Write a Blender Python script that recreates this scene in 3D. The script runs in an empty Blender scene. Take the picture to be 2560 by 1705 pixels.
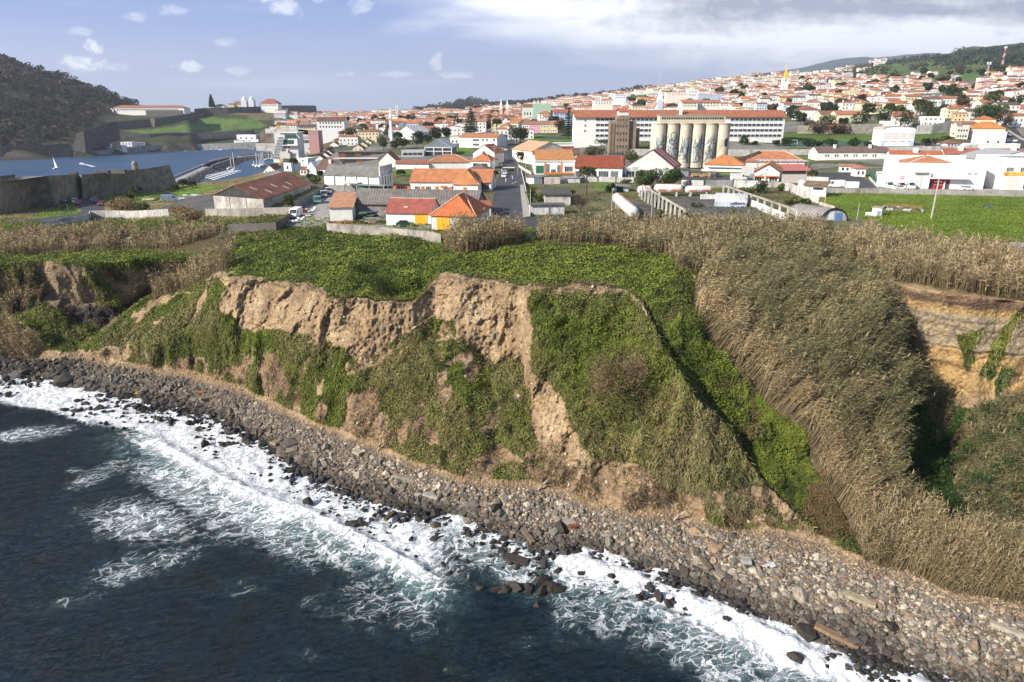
import bpy, bmesh, math, random
import numpy as np
from mathutils import Vector, Matrix
R = math.radians
random.seed(7); rng = np.random.default_rng(7)
scene = bpy.context.scene
# ---------------------------------------------------------------- camera
CAMZ = 60.0; PITCH = math.atan((852.5-278)/1707.0); FPX = 1707.0
CT, ST = math.cos(PITCH), math.sin(PITCH)
cd = bpy.data.cameras.new('camera'); cam = bpy.data.objects.new('camera', cd)
scene.collection.objects.link(cam); scene.camera = cam
cam.location = (0, 0, CAMZ); cam.rotation_euler = (math.pi/2-PITCH, 0, 0)
cd.sensor_width = 36; cd.lens = 24.0; cd.clip_start = 0.5; cd.clip_end = 80000
# ---------------------------------------------------------------- light
SUN_EL, SUN_AZ = R(31), R(240)      # azimuth clockwise from +Y
sun_to = Vector((math.sin(SUN_AZ)*math.cos(SUN_EL), math.cos(SUN_AZ)*math.cos(SUN_EL), math.sin(SUN_EL)))
sl = bpy.data.lights.new('sun', 'SUN'); sl.energy = 5.0; sl.angle = R(0.5); sl.color = (1.0, 0.91, 0.77)
so = bpy.data.objects.new('sun', sl); scene.collection.objects.link(so)
so.rotation_euler = (-sun_to).to_track_quat('-Z', 'Y').to_euler()
scene.view_settings.view_transform = 'Standard'; scene.view_settings.look = 'None'
scene.view_settings.exposure = 0.68; scene.view_settings.gamma = 1.0
scene.cycles.max_bounces = 5; scene.cycles.diffuse_bounces = 2; scene.cycles.glossy_bounces = 2
scene.cycles.transmission_bounces = 2; scene.cycles.volume_bounces = 0; scene.cycles.caustics_reflective = False
scene.cycles.use_denoising = True
# ---------------------------------------------------------------- node helpers
class NT:
    def __init__(s, tree): s.t = tree; s.n = tree.nodes; s.l = tree.links
    def node(s, typ, **kw):
        n = s.n.new(typ)
        for k, v in kw.items(): setattr(n, k, v)
        return n
    def put(s, sock, v):
        if isinstance(v, bpy.types.NodeSocket): s.l.new(v, sock)
        elif isinstance(v, bpy.types.Node): s.l.new(v.outputs[0], sock)
        elif v is not None:
            if sock.type == 'RGBA' and not hasattr(v, '__len__'): v = (v, v, v, 1)
            if sock.type == 'RGBA' and len(v) == 3: v = (*v, 1)
            sock.default_value = v
    def math(s, op, a, b=None, c=None, clamp=False):
        n = s.node('ShaderNodeMath', operation=op, use_clamp=clamp)
        s.put(n.inputs[0], a); s.put(n.inputs[1], b); s.put(n.inputs[2], c); return n.outputs[0]
    def vmath(s, op, a, b=None, scale=None):
        n = s.node('ShaderNodeVectorMath', operation=op); s.put(n.inputs[0], a); s.put(n.inputs[1], b)
        if scale is not None: s.put(n.inputs['Scale'], scale)
        return n.outputs[1] if op in ('LENGTH', 'DOT_PRODUCT', 'DISTANCE') else n.outputs[0]
    def mix(s, f, a, b, mode='MIX'):
        n = s.node('ShaderNodeMix', data_type='RGBA', blend_type=mode)
        s.put(n.inputs[0], f); s.put(n.inputs[6], a); s.put(n.inputs[7], b); return n.outputs[2]
    def noise(s, vec, scale, detail=4, rough=0.55, dist=0.0, color=False):
        n = s.node('ShaderNodeTexNoise'); s.put(n.inputs['Vector'], vec); n.inputs['Scale'].default_value = scale
        n.inputs['Detail'].default_value = detail; n.inputs['Roughness'].default_value = rough
        n.inputs['Distortion'].default_value = dist
        return n.outputs['Color'] if color else n.outputs[0]
    def ss(s, v, a, b, o0=0.0, o1=1.0):
        n = s.node('ShaderNodeMapRange', interpolation_type='SMOOTHSTEP'); s.put(n.inputs[0], v)
        s.put(n.inputs[1], a); s.put(n.inputs[2], b); s.put(n.inputs[3], o0); s.put(n.inputs[4], o1); return n.outputs[0]
    def sep(s, v):
        n = s.node('ShaderNodeSeparateXYZ'); s.put(n.inputs[0], v); return n.outputs
    def comb(s, x, y, z):
        n = s.node('ShaderNodeCombineXYZ'); s.put(n.inputs[0], x); s.put(n.inputs[1], y); s.put(n.inputs[2], z); return n.outputs[0]
    def mapping(s, v, sc=(1, 1, 1), rot=(0, 0, 0), loc=(0, 0, 0)):
        n = s.node('ShaderNodeMapping'); s.put(n.inputs[0], v); n.inputs['Scale'].default_value = sc
        n.inputs['Rotation'].default_value = rot; n.inputs['Location'].default_value = loc; return n.outputs[0]
    def bump(s, h, strength=0.5, dist=0.1):
        n = s.node('ShaderNodeBump'); n.inputs['Strength'].default_value = strength
        n.inputs['Distance'].default_value = dist; s.put(n.inputs['Height'], h); return n.outputs[0]
    def attr(s, name):
        n = s.node('ShaderNodeAttribute', attribute_name=name); return n
# ---------------------------------------------------------------- world: sky texture with clouds on directions
w = bpy.data.worlds.new('World'); scene.world = w; w.use_nodes = True
t = NT(w.node_tree); t.n.clear()
sky = t.node('ShaderNodeTexSky', sky_type='NISHITA', sun_disc=False)
sky.sun_elevation = SUN_EL; sky.sun_rotation = SUN_AZ; sky.air_density = 1.0; sky.dust_density = 1.2; sky.ozone_density = 3.5; sky.altitude = 0
gen = t.node('ShaderNodeTexCoord').outputs['Generated']
gx, gy, gz = t.sep(gen)
gyc = t.math('MAXIMUM', gy, 0.05)
az = t.math('DIVIDE', gx, gyc); el = t.math('DIVIDE', gz, gyc)
cv = t.comb(t.math('MULTIPLY', az, 5.0), 0.0, t.math('MULTIPLY', el, 22.0))
n1 = t.noise(cv, 1.0, 7, 0.6, 0.4); n2 = t.noise(t.mapping(cv, (0.6, 1, 1.5), (0, R(18), 0), (3, 1, 7)), 1.0, 6, 0.55, 0.2)
n1c = t.math('SUBTRACT', n1, 0.5)
n3 = t.noise(t.comb(t.math('MULTIPLY', az, 34.0), 0.0, t.math('MULTIPLY', el, 52.0)), 1.0, 8, 0.65, 0.5)
# big cloud bank: lower edge falls towards the right
ed = t.ss(az, -0.30, 0.42, 0.120, 0.040)
bank = t.math('ADD', t.math('SUBTRACT', el, ed), t.math('MULTIPLY', n1c, 0.085))
bankm = t.ss(bank, -0.022, 0.042)
left = t.ss(t.math('ADD', az, t.math('MULTIPLY', n1c, 0.25)), -0.22, 0.0)
bankm = t.math('MULTIPLY', bankm, left)
tot = bankm
def puff(px, py, rx, ry, dens=1.0):
    global tot
    a0 = (px-1280)/1801.0; e0 = (278-py)/1801.0
    dx = t.math('DIVIDE', t.math('SUBTRACT', az, a0), rx/1801.0); dy = t.math('DIVIDE', t.math('SUBTRACT', el, e0), ry/1801.0)
    r2 = t.math('ADD', t.math('MULTIPLY', dx, dx), t.math('MULTIPLY', dy, dy))
    v = t.math('ADD', t.math('SUBTRACT', 1.0, r2), t.math('MULTIPLY', t.math('SUBTRACT', n3, 0.5), 5.2))
    m = t.math('MULTIPLY', t.ss(v, 0.0, 1.3), min(1, dens*1.25))
    tot = t.math('MAXIMUM', tot, m)
for a in [(235, 165, 55, 26, .85), (258, 133, 30, 20, .8), (310, 176, 40, 12, .35), (485, 172, 48, 15, .6), (600, 185, 45, 12, .3), (575, 118, 34, 12, .3),
          (735, 45, 50, 20, .5), (680, 12, 45, 25, .5), (380, 62, 40, 14, .3), (470, 50, 60, 14, .25), (920, 38, 40, 22, .35), (815, 20, 30, 16, .35),
          (865, 190, 26, 9, .35), (990, 192, 60, 10, .28), (1145, 195, 45, 14, .35), (1095, 160, 18, 26, .4), (230, 95, 40, 12, .25), (1640, 8, 90, 20, .8)]:
    puff(*a)
wisp = t.math('MULTIPLY', t.ss(n2, 0.52, 0.85), 0.22); tot = t.math('MAXIMUM', tot, wisp)
hz = t.ss(el, 0.0, 0.14)
skyc = t.mix(hz, (0.37, 0.44, 0.61, 1), (0.165, 0.255, 0.53, 1))
skyc = t.mix(0.82, t.vmath('SCALE', sky.outputs[0], scale=0.085), skyc)
shade = t.math('ADD', t.ss(bank, 0.03, 0.12), t.math('ADD', t.math('MULTIPLY', t.math('SUBTRACT', n2, 0.5), 2.4), t.math('MULTIPLY', t.math('SUBTRACT', n3, 0.5), 1.3)), clamp=True)
shade = t.math('MULTIPLY', shade, t.ss(az, -0.25, 0.25))
cloudc = t.mix(shade, (0.86, 0.87, 0.89, 1), (0.29, 0.32, 0.40, 1))
viscol = t.mix(t.math('MULTIPLY', tot, 0.94), skyc, cloudc)
above = t.ss(gy, 0.0, 0.25)
fin = t.mix(above, t.vmath('SCALE', sky.outputs[0], scale=0.085), viscol)
bg = t.node('ShaderNodeBackground'); t.put(bg.inputs[0], fin); bg.inputs[1].default_value = 1.0
wo = t.node('ShaderNodeOutputWorld'); t.l.new(bg.outputs[0], wo.inputs[0])
# ---------------------------------------------------------------- geometry helpers
def ray(px, py):
    a = (np.asarray(px, float)-1280)/FPX; v = (852.5-np.asarray(py, float))/FPX
    return a, CT+v*ST, -ST+v*CT
def P(px, py, z):
    a, b, c = ray(px, py); s = (np.asarray(z, float)-CAMZ)/c
    return np.stack([a*s, b*s, np.broadcast_to(z, np.shape(a*s)).astype(float)], -1)
def PY(px, py, Y):                  # point on the ray at depth Y
    a, b, c = ray(px, py); s = np.asarray(Y, float)/b
    return np.stack([a*s, b*s, CAMZ+c*s], -1)
def proj(p):
    p = np.asarray(p, float); x, y, z = p[..., 0], p[..., 1], p[..., 2]-CAMZ
    d = y*CT-z*ST; u = y*ST+z*CT
    return 1280+FPX*x/d, 852.5-FPX*u/d
def hsh(ix, iy, iz):
    h = (ix.astype(np.int64)*374761393+iy.astype(np.int64)*668265263+iz.astype(np.int64)*1440670441) & 0xffffffff
    h = ((h ^ (h >> 13))*1274126177) & 0xffffffff
    h = (h ^ (h >> 16)) & 0xffffff
    return h/float(0x7fffff)-1.0
def vnoise(p):
    i = np.floor(p).astype(np.int64); f = p-i; f = f*f*(3-2*f); o = 0
    for dx in (0, 1):
        for dy in (0, 1):
            for dz in (0, 1):
                wgt = (f[..., 0] if dx else 1-f[..., 0])*(f[..., 1] if dy else 1-f[..., 1])*(f[..., 2] if dz else 1-f[..., 2])
                o = o+wgt*hsh(i[..., 0]+dx, i[..., 1]+dy, i[..., 2]+dz)
    return o
def fbm(p, sc=1.0, oct=4, off=0.0, gain=0.5):
    q = np.asarray(p, float)*sc+off; o = 0; a = 1; s = 0
    for k in range(oct):
        o = o+a*vnoise(q); s += a; a *= gain; q = q*2.03+17.3
    return o/s
def inpoly(x, y, poly):
    x = np.asarray(x, float); y = np.asarray(y, float); ins = np.zeros(x.shape, bool); n = len(poly); j = n-1
    for i in range(n):
        xi, yi = poly[i]; xj, yj = poly[j]
        if yi != yj:
            c = ((yi > y) != (yj > y)) & (x < (xj-xi)*(y-yi)/(yj-yi)+xi); ins ^= c
        j = i
    return ins
def pldist(x, y, pl):               # distance to a polyline
    x = np.asarray(x, float); y = np.asarray(y, float); d = np.full(x.shape, 1e9)
    for (x0, y0), (x1, y1) in zip(pl[:-1], pl[1:]):
        vx, vy = x1-x0, y1-y0; L = vx*vx+vy*vy; tt = np.clip(((x-x0)*vx+(y-y0)*vy)/L, 0, 1)
        d = np.minimum(d, np.hypot(x-x0-tt*vx, y-y0-tt*vy))
    return d
def sst(x, a, b):
    u = np.clip((x-a)/(b-a), 0, 1); return u*u*(3-2*u)
S = 2560/2355.0
def sc(poly): return [(a*S, b*S) for a, b in poly]
# ---------------------------------------------------------------- object helpers
COL = scene.collection
def tag(o, label=None, cat=None, group=None, kind=None):
    if label: o['label'] = label
    if cat: o['category'] = cat
    if group: o['group'] = group
    if kind: o['kind'] = kind
    return o
def mesh_np(name, V, F, mat, parent=None, smooth=False, cols=None, mi=None, attrs=None):
    """V (n,3); F list of int arrays (m,k) or one array; cols (n,3) per-vertex colour attribute Col"""
    V = np.asarray(V, np.float32).reshape(-1, 3)
    if isinstance(F, np.ndarray): F = [F]
    F = [np.asarray(f, np.int32) for f in F if len(f)]
    me = bpy.data.meshes.new(name)
    me.vertices.add(len(V)); me.vertices.foreach_set('co', V.ravel())
    lv = np.concatenate([f.ravel() for f in F]); cnt = np.concatenate([np.full(len(f), f.shape[1], np.int32) for f in F])
    st = np.concatenate([[0], np.cumsum(cnt)[:-1]]).astype(np.int32)
    me.loops.add(len(lv)); me.loops.foreach_set('vertex_index', lv.astype(np.int32))
    me.polygons.add(len(cnt)); me.polygons.foreach_set('loop_start', st)
    try: me.polygons.foreach_set('loop_total', cnt)
    except Exception: pass
    me.polygons.foreach_set('use_smooth', np.full(len(cnt), smooth))
    for m in (mat if isinstance(mat, (list, tuple)) else [mat]): me.materials.append(m)
    if mi is not None: me.polygons.foreach_set('material_index', np.asarray(mi, np.int32))
    if cols is not None:
        c = np.ones((len(V), 4), np.float32); c[:, :3] = cols
        a = me.color_attributes.new('Col', 'FLOAT_COLOR', 'POINT'); a.data.foreach_set('color', c.ravel())
    for k, v in (attrs or {}).items():
        a = me.attributes.new(k, 'FLOAT', 'POINT'); a.data.foreach_set('value', np.asarray(v, np.float32))
    me.update(calc_edges=True)
    o = bpy.data.objects.new(name, me); COL.objects.link(o)
    if parent: o.parent = parent
    return o
def empty(name, loc, rz=0, label=None, cat=None, group=None):
    o = bpy.data.objects.new(name, None); COL.objects.link(o); o.location = loc; o.rotation_euler = (0, 0, rz)
    o.empty_display_size = 0.5
    return tag(o, label, cat, group)
class MB:
    """collects boxes, polys and tubes in one mesh"""
    def __init__(s): s.v = []; s.f = {}; s.n = 0; s.c = []; s.col = (1, 1, 1)
    def add(s, V, faces):
        V = [tuple(map(float, p)) for p in V]; s.v += V; s.c += [s.col]*len(V)
        for f in faces: s.f.setdefault(len(f), []).append([i+s.n for i in f])
        s.n += len(V)
    def box(s, x0, x1, y0, y1, z0, z1):
        s.add([(x0, y0, z0), (x1, y0, z0), (x1, y1, z0), (x0, y1, z0), (x0, y0, z1), (x1, y0, z1), (x1, y1, z1), (x0, y1, z1)],
              [(0, 3, 2, 1), (4, 5, 6, 7), (0, 1, 5, 4), (1, 2, 6, 5), (2, 3, 7, 6), (3, 0, 4, 7)])
        return s
    def obox(s, M, sx, sy, sz):      # oriented box centred at M
        V = [M @ Vector((a*sx/2, b*sy/2, c*sz/2)) for c in (-1, 1) for a, b in ((-1, -1), (1, -1), (1, 1), (-1, 1))]
        s.add(V, [(0, 3, 2, 1), (4, 5, 6, 7), (0, 1, 5, 4), (1, 2, 6, 5), (2, 3, 7, 6), (3, 0, 4, 7)]); return s
    def beam(s, a, b, w_, h_=None):
        a = Vector(a); b = Vector(b); d = b-a; M = Matrix.Translation((a+b)/2) @ d.to_track_quat('X', 'Z').to_matrix().to_4x4()
        return s.obox(M, d.length, w_, h_ or w_)
    def prism(s, pts, axis, a, b):   # polygon in the plane across axis, extruded a..b
        n = len(pts)
        def mk(p, q):
            return {'x': (q, p[0], p[1]), 'y': (p[0], q, p[1]), 'z': (p[0], p[1], q)}[axis]
        s.add([mk(p, a) for p in pts]+[mk(p, b) for p in pts],
              [tuple(range(n)), tuple(range(2*n-1, n-1, -1))]+[(i, n+i, n+(i+1) % n, (i+1) % n) for i in range(n)]); return s
    def tube(s, pts, rad, n=8, caps=True):
        pts = [Vector(p) for p in pts]; rad = rad if hasattr(rad, '__len__') else [rad]*len(pts); V = []
        for i, p in enumerate(pts):
            d = (pts[min(i+1, len(pts)-1)]-pts[max(i-1, 0)]).normalized()
            u = d.orthogonal().normalized() if i == 0 else (u-d*u.dot(d)).normalized()
            vv = d.cross(u)
            V += [p+(u*math.cos(2*math.pi*k/n)+vv*math.sin(2*math.pi*k/n))*rad[i] for k in range(n)]
        F = [(i*n+k, i*n+(k+1) % n, (i+1)*n+(k+1) % n, (i+1)*n+k) for i in range(len(pts)-1) for k in range(n)]
        if caps: F += [tuple(range(n-1, -1, -1)), tuple((len(pts)-1)*n+k for k in range(n))]
        s.add(V, F); return s
    def build(s, name, mat, parent=None, smooth=False):
        if not s.n: return None
        return mesh_np(name, s.v, [np.array(f) for f in s.f.values()], mat, parent, smooth, cols=np.array(s.c))
# ---------------------------------------------------------------- materials
MATS = {}
def mat(name, fn):
    if name in MATS: return MATS[name]
    m = bpy.data.materials.new(name); m.use_nodes = True; tt = NT(m.node_tree); tt.n.clear()
    b = tt.node('ShaderNodeBsdfPrincipled'); o = tt.node('ShaderNodeOutputMaterial'); tt.l.new(b.outputs[0], o.inputs[0])
    b.inputs['Specular IOR Level'].default_value = 0.25
    fn(tt, b); MATS[name] = m; return m
def rough_mat(name, col=None, rough=0.9, var=0.25, scale=1.5, bump=0.0, bscale=8, bdist=0.05, metal=0, spec=0.25, stain=0.0, streak=0.0, wave=None):
    """generic surface: attribute Col or fixed colour, mottled by noise; optional rain streaks and corrugation"""
    def fn(tt, b):
        pos = tt.node('ShaderNodeTexCoord').outputs['Object']
        base = tt.attr('Col').outputs['Color'] if col is None else (*col, 1)
        n = tt.noise(pos, scale, 5, 0.6)
        c = tt.mix(1.0, base, tt.mix(tt.ss(n, 0.25, 0.75), (1-var,)*3+(1,), (1+var*0.35,)*3+(1,)), 'MULTIPLY')
        if stain:
            n2 = tt.noise(pos, scale*0.35, 6, 0.65, 0.5)
            c = tt.mix(tt.math('MULTIPLY', tt.ss(n2, 0.48, 0.68), stain), c, (0.09, 0.08, 0.065, 1))
        if streak:
            n3 = tt.noise(tt.mapping(pos, (2.2, 2.2, 0.16)), 1.0, 5, 0.6)
            c = tt.mix(tt.math('MULTIPLY', tt.ss(n3, 0.47, 0.7), streak), c, (0.10, 0.09, 0.075, 1))
        h = tt.noise(pos, bscale, 4, 0.6)
        if wave:
            ax, per, amt = wave
            s_ = tt.sep(pos)[{'x': 0, 'y': 1, 'z': 2}[ax]]
            wv = tt.math('SINE', tt.math('MULTIPLY', s_, 2*math.pi/per))
            c = tt.mix(tt.math('MULTIPLY', tt.ss(wv, -1, 1), amt), c, tt.mix(1.0, c, (0.35, 0.33, 0.32, 1), 'MULTIPLY'))
            h = tt.math('ADD', tt.math('MULTIPLY', wv, 0.6), h)
        tt.put(b.inputs['Base Color'], c); b.inputs['Roughness'].default_value = rough
        b.inputs['Metallic'].default_value = metal; b.inputs['Specular IOR Level'].default_value = spec
        if bump or wave: tt.put(b.inputs['Normal'], tt.bump(h, max(bump, 0.3), bdist))
    return mat(name, fn)
# ================================================================ NEAR TERRAIN: beach, cliff, cliff top (real 3-D sheet)
# one line per column: x | shore row | foot | mid break | crest | behind crest | mid | brow | junction  as (row, height)
TB = [
(-300, 868, (815,3),(790,5),(760,8),(755,8),(690,14),(600,24),(520,25)),
(0,   868, (815,3),(790,5),(760,8),(755,8),(690,14),(600,24),(520,25)),
(100, 872, (822,3),(800,5),(765,8),(760,8),(680,15),(600,24),(520,25)),
(180, 890, (817,4),(812,4.5),(800,5),(795,5),(700,12),(600,24.5),(515,25.5)),
(240, 905, (835,4),(800,8),(760,10),(755,7),(690,13),(600,25),(512,26)),
(300, 920, (845,4),(790,9),(710,14),(705,10),(680,14),(600,25),(510,26)),
(340, 930, (850,4),(780,11),(682,16),(677,13),(660,16),(595,25),(508,27)),
(420, 945, (860,4),(770,13),(665,19),(660,17),(640,19),(590,26),(505,28)),
(500, 965, (885,4),(740,18),(632,26),(628,26),(600,27),(560,28.5),(520,29)),
(560, 995, (900,4),(755,17.5),(645,26),(640,26),(600,28),(560,29),(520,30)),
(620, 1030,(930,4),(765,18),(649,26),(645,26),(600,28),(560,29.3),(520,30.5)),
(700, 1083,(970,4),(785,18),(650,27),(646,27),(610,28.5),(570,29.5),(522,30.5)),
(760, 1110,(990,4),(815,16.5),(685,26),(680,26),(640,28),(590,29.5),(525,31)),
(850, 1150,(1025,4),(825,16),(690,26),(685,26),(640,28),(590,30),(530,31)),
(950, 1176,(1068,4),(775,20),(697,25.5),(692,25.5),(640,28.5),(590,30),(540,31.5)),
(1000,1178,(1085,4),(755,21),(650,28),(645,28),(620,29),(590,30),(545,31.5)),
(1060,1190,(1108,4),(780,20),(640,29),(636,29),(610,30),(585,31),(560,32)),
(1130,1225,(1115,4),(840,16),(645,29),(641,29),(615,30),(585,31),(560,32)),
(1195,1262,(1115,4),(830,17),(657,29.5),(653,29.5),(620,30.5),(588,31.3),(560,32)),
(1230,1270,(1118,4),(1000,9),(662,30),(658,30),(625,30.7),(590,31.5),(560,32)),
(1290,1270,(1125,4),(1040,9),(663,30),(659,30),(625,30.7),(590,31.5),(560,32)),
(1340,1268,(1161,4),(1080,8),(655,30),(651,30),(620,30.7),(590,31.5),(560,32)),
(1400,1285,(1165,4),(1100,8),(660,30),(656,30),(625,30.7),(590,31.5),(560,32)),
(1440,1296,(1180,4),(1100,8),(675,29.5),(671,29.5),(630,30.5),(595,31.4),(560,32)),
(1480,1310,(1188,4),(1090,9),(700,29),(696,28.2),(650,30),(600,31),(560,32)),
(1530,1325,(1186,4),(1080,10),(790,26),(785,25.2),(700,28.5),(620,31),(560,32)),
(1570,1340,(1183,4),(1090,10),(860,24),(854,22.8),(740,27.5),(640,31),(560,32.3)),
(1620,1358,(1198,4.5),(1110,9.5),(940,20),(934,18.7),(790,25),(650,30.5),(560,32.5)),
(1680,1382,(1212,4.5),(1130,9),(990,17),(984,15.9),(830,23),(670,30),(560,32.5)),
(1720,1402,(1218,4.5),(1150,8.5),(1060,13),(1052,12.1),(860,22),(680,30),(560,33)),
(1760,1420,(1225,5),(1180,7.5),(1130,9.5),(1122,8.9),(900,20.5),(700,29.5),(560,33)),
(1830,1453,(1232,5),(1215,5.5),(1180,7),(1172,6.5),(960,18),(720,29),(560,33)),
(1890,1478,(1245,5),(1240,5.2),(1225,5.5),(1220,5.5),(1000,16),(740,28.5),(555,33)),
(1960,1500,(1290,5),(1270,5.5),(1250,6),(1245,6),(1040,14),(760,28),(560,33)),
(2040,1522,(1300,5),(1280,5.8),(1255,6.6),(1180,8.5),(780,25),(648,32.5),(585,33)),
(2110,1545,(1330,5),(1300,6),(1260,7),(1040,9),(860,18.5),(662,32.8),(590,33.2)),
(2180,1568,(1362,5),(1320,6.5),(1270,8),(1030,8.5),(900,17),(672,33),(600,33.4)),
(2250,1590,(1376,5),(1330,6.5),(1280,8),(1080,9),(900,18),(682,33),(606,33.5)),
(2355,1622,(1396,5),(1350,6.5),(1290,8),(1150,8),(900,18),(690,33),(615,33.5)),
(2800,1760,(1450,5),(1400,6.5),(1330,8),(1200,8),(920,18),(710,33),(640,33.5)),
]
TX = np.array([r[0] for r in TB], float)*S
KR = np.array([[r[1]+260, r[1]+50, r[1]]+[k[0] for k in r[2:]]+[r[8][0]-45] for r in TB], float)*S     # rows, bottom to top
KZ = np.array([[-7, -2.2, -0.25]+[k[1] for k in r[2:]]+[r[8][1]+0.4] for r in TB], float)
NK = KR.shape[1]

# ================================================================ GROUND HEIGHT beyond the cliff: columns (horizon pixel) of (distance, height) or (distance, 'r', picture row)
def rr(Y, row): return 60-(row-278)/1801.0*Y
PROF = [
(-900, [(300,24),(340,25),(380,-6),(900,-6),(925,14),(1100,60),(1500,170),(1900,120),(2400,-6)]),
(-300, [(300,24),(340,25),(380,-6),(910,-6),(925,14),(1000,rr(1000,330)),(1150,rr(1150,230)),(1400,rr(1400,110)),(1800,120),(2400,-6)]),
(0,   [(300,24.5),(345,24.5),(385,-6),(925,-6),(940,12),(1000,rr(1000,345)),(1150,rr(1150,262)),(1400,rr(1400,142)),(1750,90),(2300,-6)]),
(150, [(300,24.5),(345,24.5),(385,-6),(990,-6),(1005,12),(1060,rr(1060,345)),(1200,rr(1200,285)),(1430,rr(1430,186)),(1750,60),(2300,-6)]),
(250, [(300,24),(345,23),(385,10),(400,-6),(1050,-6),(1065,10),(1120,rr(1120,345)),(1230,rr(1230,300)),(1450,rr(1450,224)),(1750,60),(2300,-6)]),
(330, [(300,24),(350,22),(400,8),(420,-6),(1100,-6),(1115,8),(1160,rr(1160,338)),(1230,rr(1230,308)),(1290,rr(1290,285)),(1450,rr(1450,258)),(1700,50),(2200,-6)]),
(400, [(290,24.5),(360,22),(400,20),(440,-6),(1120,-6),(1135,8),(1180,rr(1180,335)),(1230,rr(1230,315)),(1290,rr(1290,284)),(1450,rr(1450,277)),(1700,30),(2200,-6)]),
(465, [(290,26),(350,24),(400,21),(440,10),(470,-6),(1150,-6),(1165,7),(1200,rr(1200,338)),(1240,rr(1240,315)),(1290,rr(1290,284)),(1450,rr(1450,278)),(1700,20),(2200,-6)]),
(500, [(290,27),(330,26),(400,22),(450,16),(500,-6),(1195,-6),(1210,5),(1240,rr(1240,345)),(1270,rr(1270,330)),(1330,rr(1330,314)),(1400,rr(1400,288)),(1600,rr(1600,282)),(2000,10),(2300,-6)]),
(600, [(290,28),(350,26),(420,23),(480,14),(530,-6),(1215,-6),(1230,5),(1255,rr(1255,342)),(1285,rr(1285,331)),(1340,rr(1340,314)),(1410,rr(1410,285)),(1650,rr(1650,281)),(2000,10),(2300,-6)]),
(650, [(290,29),(350,28),(420,26),(480,20),(520,8),(545,-6),(1190,-6),(1205,6),(1240,rr(1240,342)),(1290,rr(1290,326)),(1350,rr(1350,312)),(1420,rr(1420,284)),(1650,rr(1650,281)),(2000,30),(2500,-6)]),
(700, [(290,30),(400,29),(480,28),(530,26),(552,12),(575,-6),(1000,-6),(1010,22),(1100,rr(1100,330)),(1350,rr(1350,312)),(1430,rr(1430,285)),(1650,rr(1650,284)),(2000,rr(2000,290)),(2600,30),(3200,-6)]),
(760, [(290,30.5),(420,29),(600,27),(800,27),(1000,rr(1000,333)),(1200,rr(1200,318)),(1500,rr(1500,300)),(2000,rr(2000,290)),(2600,30),(3200,-6)]),
(850, [(290,31),(420,31),(600,33),(800,35),(1000,rr(1000,320)),(1300,rr(1300,304)),(1700,rr(1700,294)),(2300,rr(2300,287)),(3000,20),(3600,-6)]),
(1000,[(290,32.5),(330,33),(450,35),(600,38.5),(800,41),(1000,rr(1000,312)),(1300,rr(1300,301)),(1700,rr(1700,293)),(2300,rr(2300,285)),(3200,rr(3200,279)),(3800,0),(4200,-6)]),
(1090,[(290,32.5),(330,33),(450,35.5),(600,40),(800,43),(1000,rr(1000,310)),(1400,rr(1400,296)),(2000,rr(2000,283)),(3000,rr(3000,273)),(3500,rr(3500,268)),(4400,-6)]),
(1180,[(290,32.5),(330,33),(450,36),(600,42),(800,45),(1000,rr(1000,307)),(1500,rr(1500,291)),(2200,rr(2200,278)),(3000,rr(3000,266)),(3500,rr(3500,248)),(4200,30),(5000,-6)]),
(1240,[(290,32.5),(330,33.3),(450,36.7),(580,43.5),(800,rr(800,313)),(1000,rr(1000,303)),(1500,rr(1500,287)),(2200,rr(2200,273)),(3000,rr(3000,264)),(3500,rr(3500,260)),(4500,30),(5500,-6)]),
(1290,[(290,32.7),(330,33.5),(450,37),(580,44),(800,rr(800,311)),(1000,rr(1000,300)),(1500,rr(1500,285)),(2200,rr(2200,270)),(3000,rr(3000,260)),(4000,60),(5500,-6)]),
(1450,[(290,33.2),(330,34),(430,38),(560,45),(800,rr(800,305)),(1200,rr(1200,278)),(1700,rr(1700,256)),(2300,rr(2300,249)),(3000,rr(3000,245)),(4500,60),(5500,10)]),
(1600,[(290,33.3),(340,34),(400,36.5),(430,42),(470,44.5),(600,rr(600,322)),(800,rr(800,293)),(1200,rr(1200,262)),(1700,rr(1700,241)),(2400,rr(2400,228)),(3500,80),(5500,10)]),
(1800,[(290,33.4),(345,34),(400,36),(430,42),(470,44.5),(560,rr(560,325)),(800,rr(800,284)),(1200,rr(1200,246)),(1700,rr(1700,219)),(2400,rr(2400,205)),(3500,100),(5500,10)]),
(2000,[(290,33.4),(350,34),(395,36),(402,40),(440,41),(470,44),(520,rr(520,325)),(800,rr(800,268)),(1200,rr(1200,229)),(1700,rr(1700,205)),(2300,rr(2300,193)),(3500,150),(5500,10)]),
(2200,[(290,33.8),(350,35),(395,37),(402,40.5),(440,42),(500,rr(500,318)),(800,rr(800,254)),(1200,rr(1200,213)),(1600,rr(1600,194)),(2000,rr(2000,177)),(2600,rr(2600,160)),(4000,150),(5500,10)]),
(2400,[(290,34),(350,35.5),(395,38),(402,41),(440,43),(500,rr(500,312)),(800,rr(800,241)),(1200,rr(1200,202)),(1600,rr(1600,180)),(2000,rr(2000,164)),(2600,rr(2600,140)),(3300,rr(3300,128)),(4500,150),(5500,10)]),
(2560,[(290,34.2),(350,36),(400,40),(440,44),(500,rr(500,303)),(800,rr(800,228)),(1200,rr(1200,184)),(1600,rr(1600,167)),(2200,rr(2200,135)),(3000,rr(3000,120)),(4500,150),(5500,10)]),
(3400,[(290,35),(350,37),(400,42),(440,47),(500,rr(500,290)),(800,rr(800,205)),(1200,rr(1200,160)),(1600,rr(1600,140)),(2200,rr(2200,110)),(3000,rr(3000,100)),(4500,150),(5500,10)]),
]
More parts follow.
